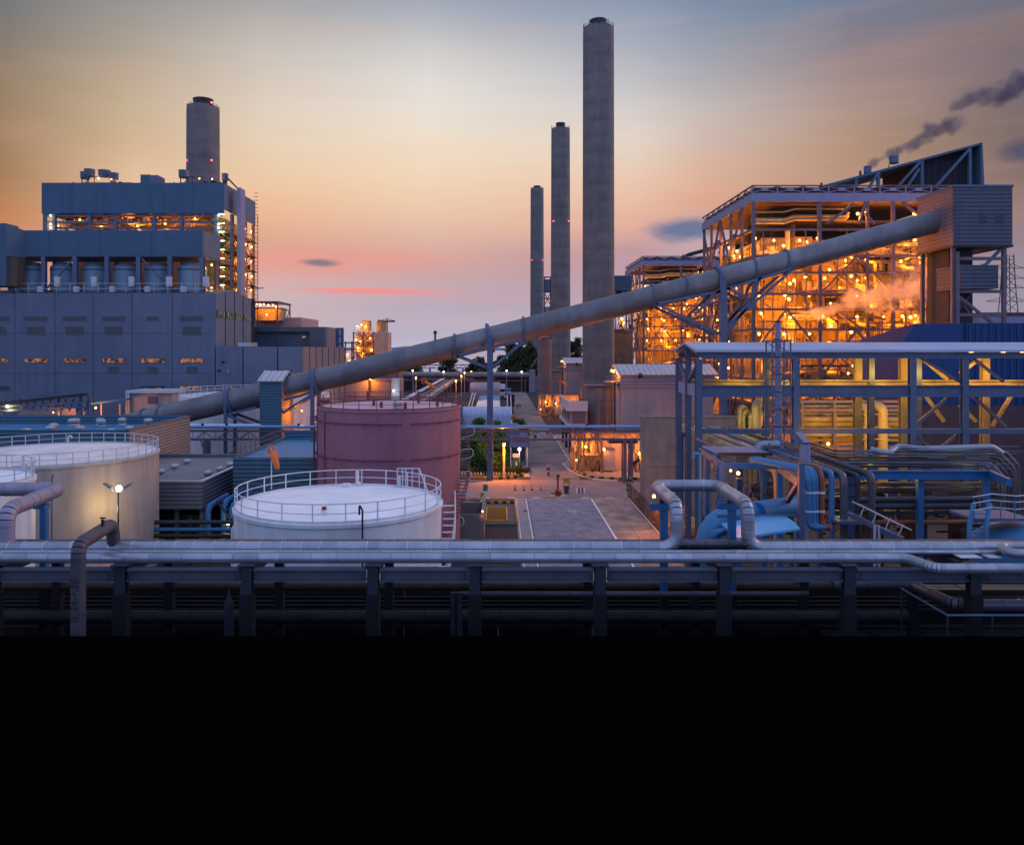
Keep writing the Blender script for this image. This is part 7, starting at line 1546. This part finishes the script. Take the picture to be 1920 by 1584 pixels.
def pipeline(name, label, pts, r, m_, seg=1.0, bend=None, group='insulated pipes on the foreground rack', lip=.014, parent=None, n=20, band=None):
    t = parent or thing(name, label, 'pipe', tuple(pts[0]), group); pts = [Vector(p) for p in pts]; bend = bend or r*2.4
    unit = MB(); unit.lathe((0,0,0), [(r,0),(r,.955),(r+lip,.958),(r+lip,.988),(r,.992)], n); um = unit.mesh('jacket_segment', m_, True); um.materials.append(band or m_)
    for k_, pl in enumerate(um.polygons): pl.material_index = 1 if k_ >= n else 0
    trims = []
    for a, b_, c in zip(pts, pts[1:], pts[2:]):
        ang = (a-b_).angle(c-b_); trims.append(min(bend/math.tan(ang/2), (a-b_).length*.48, (c-b_).length*.48))
    tr_ = [0]+trims+[0]
    for i, (a, b_) in enumerate(zip(pts, pts[1:])):
        L = (b_-a).length; dd = (b_-a).normalized(); s0, s1 = tr_[i], L-tr_[i+1]; k = max(1, round((s1-s0)/seg)); cuts = [s0]
        for j in range(1, k): cuts.append(s0+(s1-s0)*(j+rnd.uniform(-.22,.22))/k)
        cuts.append(s1); qr = Vector((0,0,1)).rotation_difference(dd)
        for c0, c1 in zip(cuts, cuts[1:]): put(um, 'jacket_segment', a+dd*c0, t, qr, (1,1,max(c1-c0,.01)))
    for i, (a, b_, c) in enumerate(zip(pts, pts[1:], pts[2:])):
        p = b_+(a-b_).normalized()*trims[i]; q_ = b_+(c-b_).normalized()*trims[i]; arc = [p.lerp(b_, w).lerp(b_.lerp(q_, w), w) for w in [j/10 for j in range(11)]]
        for j in range(0, 10, 2): MB().tube(arc[j:j+3], r+(.006 if j % 4 else 0), n, caps=False).build('elbow_segment', m_, t, True)
    return t
z1 = Z(1027,36)
zl = 14.0; xa, xb = X(1269,36), X(1402,36); dl = 41.0
pipeline('insulated_pipe', 'thick silver pipe on the rack that rises into the square expansion loop on the right', [(-27,36,z1),(xa,36,z1),(xa,36,zl),(xa,dl,zl),(xb,dl,zl),(xb,36,zl),(xb,36,z1),(28,36,z1)], .30, M['alu'], .95, .75, band=BAND)
for x, dd in ((xa-.05,38.6),(xb+.1,38.8)):
    t = thing('loop_support', ('left' if x < 10 else 'right')+' blue T-shaped post holding up the expansion loop', 'support post', (x,dd,0), 'blue posts under the pipe loops'); pbar(t, 'post', (x,dd,9.2), (x,dd,zl-.75), .34, .34, M['bluep']); pbar(t, 'post_fade_casing', (x,dd,0), (x,dd,9.2), .4, .4, MATS['fade_casing_black']); MB().box(x-.7,x+.5,dd-.25,dd+.25,zl-.745,zl-.45).build('head_beam', M['bluep'], t); MB().box(x-.2,x+.2,dd-.15,dd+.15,zl-.447,zl-.28).build('pipe_shoe', M['dsteel'], t)  # dark lower casing added to carry the fade down the post
pipeline('insulated_pipe', 'silver pipe lying just behind the expansion loop legs', [(-27,37.3,Z(1020,37.3)),(28,37.3,Z(1020,37.3))], .21, M['alud'], 1.3)
pipeline('insulated_pipe', 'silver pipe at the front of the rack that steps toward the camera on the right', [(-27,34.4,Z(1046,34.4)),(X(1700,34.4),34.4,Z(1046,34.4)),(X(1752,33.0),33.0,Z(1049,34.4)),(28,33.0,Z(1049,34.4))], .215, M['alu'], 1.1, .5)
pipeline('insulated_pipe', 'thin pale pipe squeezed between the two thick silver pipes', [(-27,35.25,Z(1035,35.25)),(28,35.25,Z(1035,35.25))], .10, M['alu'], 2.2)
for x in xs:
    for dd, r, z in ((36,.30,z1),(34.4,.215,Z(1046,34.4))): MB().box(x-.18, x+.18, dd-.12, dd+.12, zt_-.02 if dd > 35 else zt_+.163, z-r+.03).build('pipe_shoe', M['dsteel'], ra)
# riser with painted number
rx = X(147,32)
rs = pipeline('insulated_pipe', 'tall riser pipe at the left with 0124-H50 painted up its side', [(rx,32,0),(rx,32,13.15),(X(214,36),35.8,13.15),(X(214,36),36,z1+.2)], .285, mat('riser_jacket', (.075,.072,.09), .55, .3, .2, 1.), 2.0, .55)
cu_ = bpy.data.curves.new('painted_number', 'FONT'); cu_.body = '0124-H50'; cu_.size = .50; cu_.space_character = 1.12; cu_.align_x = 'LEFT'; cu_.offset = .014
to = bpy.data.objects.new('painted_number', cu_); C.objects.link(to); dg = bpy.context.evaluated_depsgraph_get(); tm = bpy.data.meshes.new_from_object(to.evaluated_get(dg)); bpy.data.objects.remove(to)
z_start = Z(1166,31.7); xmax = max(v.co.x for v in tm.vertices); sc_ = (Z(1086,31.7)-z_start)/xmax
for v in tm.vertices:
    along, across = v.co.x*sc_, (v.co.y-.17)*1.0
    a = -math.pi/2-.12-across/.29; v.co = Vector((.2905*math.cos(a), .2905*math.sin(a), along))
tm.materials.clear(); tm.materials.append(M['blackp']); put(tm, 'painted_number', (rx,32,z_start), rs)
MB().box(X(195,34.4)-.05, X(195,34.4)+.05, 34.25, 34.35, 13.40, 13.68).build('valve', M['black'], rs); pbar(rs, 'valve_handle', (X(190,34.4),34.3,13.74), (X(200,34.4),34.3,13.74), .06, .06, M['black'])
# far-left big pipe
zq = 13.63
lp3 = pipeline('insulated_pipe', 'fat pipe elbow coming out of the left edge toward the camera', [(-34,42,zq),(X(112,42),42,zq),(X(12,36.4),36.4,zq),(X(12,36.4),36.4,z1-.1)], .36, mat('violet_jacket', (.27,.25,.32), .5, .3, .22, 1.), 1.0, .7)
t = thing('loop_support', 'blue T-shaped post under the fat pipe elbow at the left', 'support post', (X(83,40),40,0), 'blue posts under the pipe loops'); pbar(t, 'post', (X(83,40),40,9.2), (X(83,40),40,zq-.62), .3, .3, M['bluep']); pbar(t, 'post_fade_casing', (X(83,40),40,0), (X(83,40),40,9.2), .36, .36, MATS['fade_casing_black']); MB().box(X(66,40),X(88,40),39.8,40.3,zq-.617,zq-.4).build('head_beam', M['bluep'], t)  # lower casing is an added dark sleeve imitating the fade
# dark pipes under the rack beam
for (v, d, r, m_, u0, u1, lb) in ((1099,39,.20,'brownp',-60,1700,'brown pipe directly under the rack beam'),(1113,36.2,.12,'alud',862,1516,'thin bluish pipe below the rack beam, right of the middle'),(1121,41,.1,'dpipe',-60,1980,'thin dark pipe below the brown one'),(1128,41.5,.1,'dpipe',-60,1980,'lower thin dark pipe under the rack'),(1135,42,.1,'dpipe',-60,1980,'lowest thin dark pipe under the rack'),(1157,38,.34,'dpipe',-60,1700,'thick black pipe low under the rack')):
    pipeline('dark_pipe', lb, [(X(u0,d),d,Z(v,d)),(X(u1,d),d,Z(v,d))], r, M[m_], 1.8, group='dark pipes under the foreground rack', n=12)
pipeline('dark_pipe', 'dark pipe with two bends at the lower right under the rack', [(X(1560,39),39,Z(1096,39)),(X(1710,39),39,Z(1096,39)),(X(1790,35),35,Z(1134,35)),(28,35,Z(1134,35))], .27, M['alud'], 1.5, .6, 'dark pipes under the foreground rack')
hr = thing('edge_rail', 'thin blue handrail kinked below the bent dark pipe at lower right', 'handrail', (X(1750,34),34,8)); MB().tube([(X(1690,36),36,Z(1103,36)),(X(1776,33),33,Z(1153,33)),(X(1960,33),33,Z(1153,33))], .05, 8).build('rail', M['steel'], hr, True)
for u, d, v in ((1690,36,1103),(1776,33,1153),(1860,33,1153)): pbar(hr, 'post', (X(u,d),d,Z(v,d)), (X(u,d),d,0), .07, .07, M['rackd'])
for u, lb in ((850,'left of two short pipe stubs under the rack'),(861,'right of two short pipe stubs under the rack')):
    t = thing('pipe_stub', lb, 'pipe', (X(u,35.5),35.5,0), 'short pipe stubs'); MB().cyl((X(u,35.5),35.5), 0, Z(1110,35.5), .13, n=12).build('stub', M['rackd'], t, True)
vs = thing('vent_cowl', 'bluish vent with a pointed cowl under the rack at left', 'vent', (X(429,35),35,0)); MB().lathe((X(429,35),35,0), [(.2,0),(.2,Z(1140,35)),(.22,Z(1132,35)),(.06,Z(1118,35)),(.04,Z(1104,35))], 14).build('stub', M['rackd'], vs, True)
ct = thing('cable_tray', 'rusty cable trays under the rack beam', 'cable tray', (0,40,9))
for k in range(14): MB().box(-26+3.8*k, -22.3+3.8*k, 40, 41.2, Z(1106,40)-.03, Z(1106,40)+.03).build('tray_section', mat('tray_brown', (.13,.10,.075), .7, .2, .3, .8), ct)
for v in (1090, 1140, 1172): pbar(ct, 'tray_rail', (-27,40.6,Z(v,40)-.25), (27,40.6,Z(v,40)-.25), .08, .12, M['dsteel'])
pc = thing('corner_pipe_loop', 'pale pipe loop and sheets behind the front pipe at the right edge', 'pipes', (X(1890,35),35,12)); MB().tube([(28,35.2,12.3),(X(1875,35.2),35.2,12.3),(X(1893,34.3),34.3,12.22),(28,34.0,12.2)], .2, 16, .4).build('pipe', M['alu'], pc, True)
for u0, u1 in ((1792,1832),(1845,1868)): MB().box(X(u0,35), X(u1,35), 34.6, 35.3, 11.93, 11.96).build('sheet', M['rail'], pc)
# added black slab nearest the camera, standing in for a fade to black
br2 = thing('fade_slab', 'added flat black slab standing in for the dark fade along the bottom', 'roof', (0, 10, 0))
ze_ = Z(1192,31); MB().box(-70, 70, -30, 30.7, 0, ze_-.25).build('walls', M['fade_fill'], br2); MB().box(-70.2, 70.2, -30.2, 31, ze_-.247, ze_).build('roof', M['fade_fill'], br2)

# dark screen and floor added to imitate the fade under the rack
dw = thing('fade_screen', 'long dark screen added behind the rack for the fade below the silver pipes', 'wall', (0,42.5,0))
for k in range(18): MB().box(-45+5*k, -40.04+5*k, 42.3, 42.6, 0, Z(1094,42.3)).build('wall_panel', mat('fade_screen_black', (.022,.019,.017), .95, 0, .45, .5, .4), dw)
bu = struct(MB().box(-60, 60, 31.5, 46, .0, .02).build('fade_floor', mat('fade_floor_black', (.012,.012,.013), .9, 0, .3, .4)))

# ================================================================== STEAM AND SMOKE
def plume(name, label, p, q, r0, r1, dens, col, seed, thr=.46, emission=0, scale=.35, aniso=.3):
    p = Vector(p); q = Vector(q); L = (q-p).length
    b = MB().lathe((0,0,0), [(.001,-.05*L),(r0*1.5,-.05*L),(r1*1.5,1.05*L),(.001,1.05*L)], 20); me = b.mesh(name)
    m = bpy.data.materials.new(name); m.use_nodes = True; nt = m.node_tree; nt.nodes.clear(); N = nt.nodes.new; Lk = nt.links.new
    o = N('ShaderNodeOutputMaterial'); v = N('ShaderNodeVolumePrincipled'); v.inputs['Color'].default_value = (*col, 1); v.inputs['Anisotropy'].default_value = aniso; Lk(v.outputs[0], o.inputs['Volume'])
    tc = N('ShaderNodeTexCoord'); sp = N('ShaderNodeSeparateXYZ'); Lk(tc.outputs['Object'], sp.inputs[0])
    def mt(op, a, bb=None):
        n = N('ShaderNodeMath'); n.operation = op
        for i, w in enumerate((a, bb)):
            if w is None: continue
            if isinstance(w, (int, float)): n.inputs[i].default_value = w
            else: Lk(w, n.inputs[i])
        return n.outputs[0]
    nz = N('ShaderNodeTexNoise'); nz.noise_dimensions = '4D'; nz.inputs['W'].default_value = seed; nz.inputs['Scale'].default_value = scale; nz.inputs['Detail'].default_value = 4; nz.inputs['Roughness'].default_value = .6; Lk(tc.outputs['Object'], nz.inputs['Vector'])
    t = mt('DIVIDE', sp.outputs[2], L)
    rr = mt('ADD', mt('MULTIPLY', t, r1-r0), r0)
    wx = mt('MULTIPLY', mt('SINE', mt('ADD', mt('MULTIPLY', t, 13), seed)), .22)
    x = mt('SUBTRACT', mt('DIVIDE', sp.outputs[0], rr), wx); y = mt('DIVIDE', sp.outputs[1], rr)
    d = mt('SQRT', mt('ADD', mt('MULTIPLY', x, x), mt('MULTIPLY', y, y)))
    dd = mt('ADD', d, mt('MULTIPLY', mt('SUBTRACT', nz.outputs[0], thr), 3.6))
    mr = N('ShaderNodeMapRange'); mr.interpolation_type = 'SMOOTHSTEP'; Lk(dd, mr.inputs[0]); mr.inputs[1].default_value = 1.0; mr.inputs[2].default_value = .25
    e = N('ShaderNodeMapRange'); e.interpolation_type = 'SMOOTHSTEP'; Lk(t, e.inputs[0]); e.inputs[1].default_value = 1.02; e.inputs[2].default_value = .7
    e2 = N('ShaderNodeMapRange'); e2.interpolation_type = 'SMOOTHSTEP'; Lk(t, e2.inputs[0]); e2.inputs[1].default_value = -.03; e2.inputs[2].default_value = .02
    Lk(mt('MULTIPLY', mt('MULTIPLY', mt('MULTIPLY', mr.outputs[0], e.outputs[0]), e2.outputs[0]), dens), v.inputs['Density'])
    me.materials.append(m); o_ = bpy.data.objects.new(name, me); C.objects.link(o_); o_.location = p; o_.rotation_mode = 'QUATERNION'; o_.rotation_quaternion = Vector((0,0,1)).rotation_difference((q-p).normalized())
    o_['kind'] = 'stuff'; o_['label'] = label; return o_
plume('smoke', 'grey smoke plume drifting right from the stack on the sloping roof', P(1621,318,168), P(1815,212,168), .8, 2.8, .62, (.24,.23,.30), 3.1, .49)
plume('smoke', 'detached grey smoke cloud farther along the plume', P(1780,200,168), P(1990,140,168), 1.7, 4.4, .38, (.24,.23,.30), 8.7, .48)
plume('steam', 'pinkish steam cloud drifting through the orange lit frame', P(1490,596,147.2), P(1732,537,147.2), .8, 4.5, .42, (.95,.88,.86), 5.2, .47, scale=.4)
plume('steam', 'thin steam wisps near the right end of the boiler frame', P(1690,560,147.8), P(1780,500,147.8), 1.8, 3.4, .2, (.95,.88,.86), 9.9, .5, scale=.4)
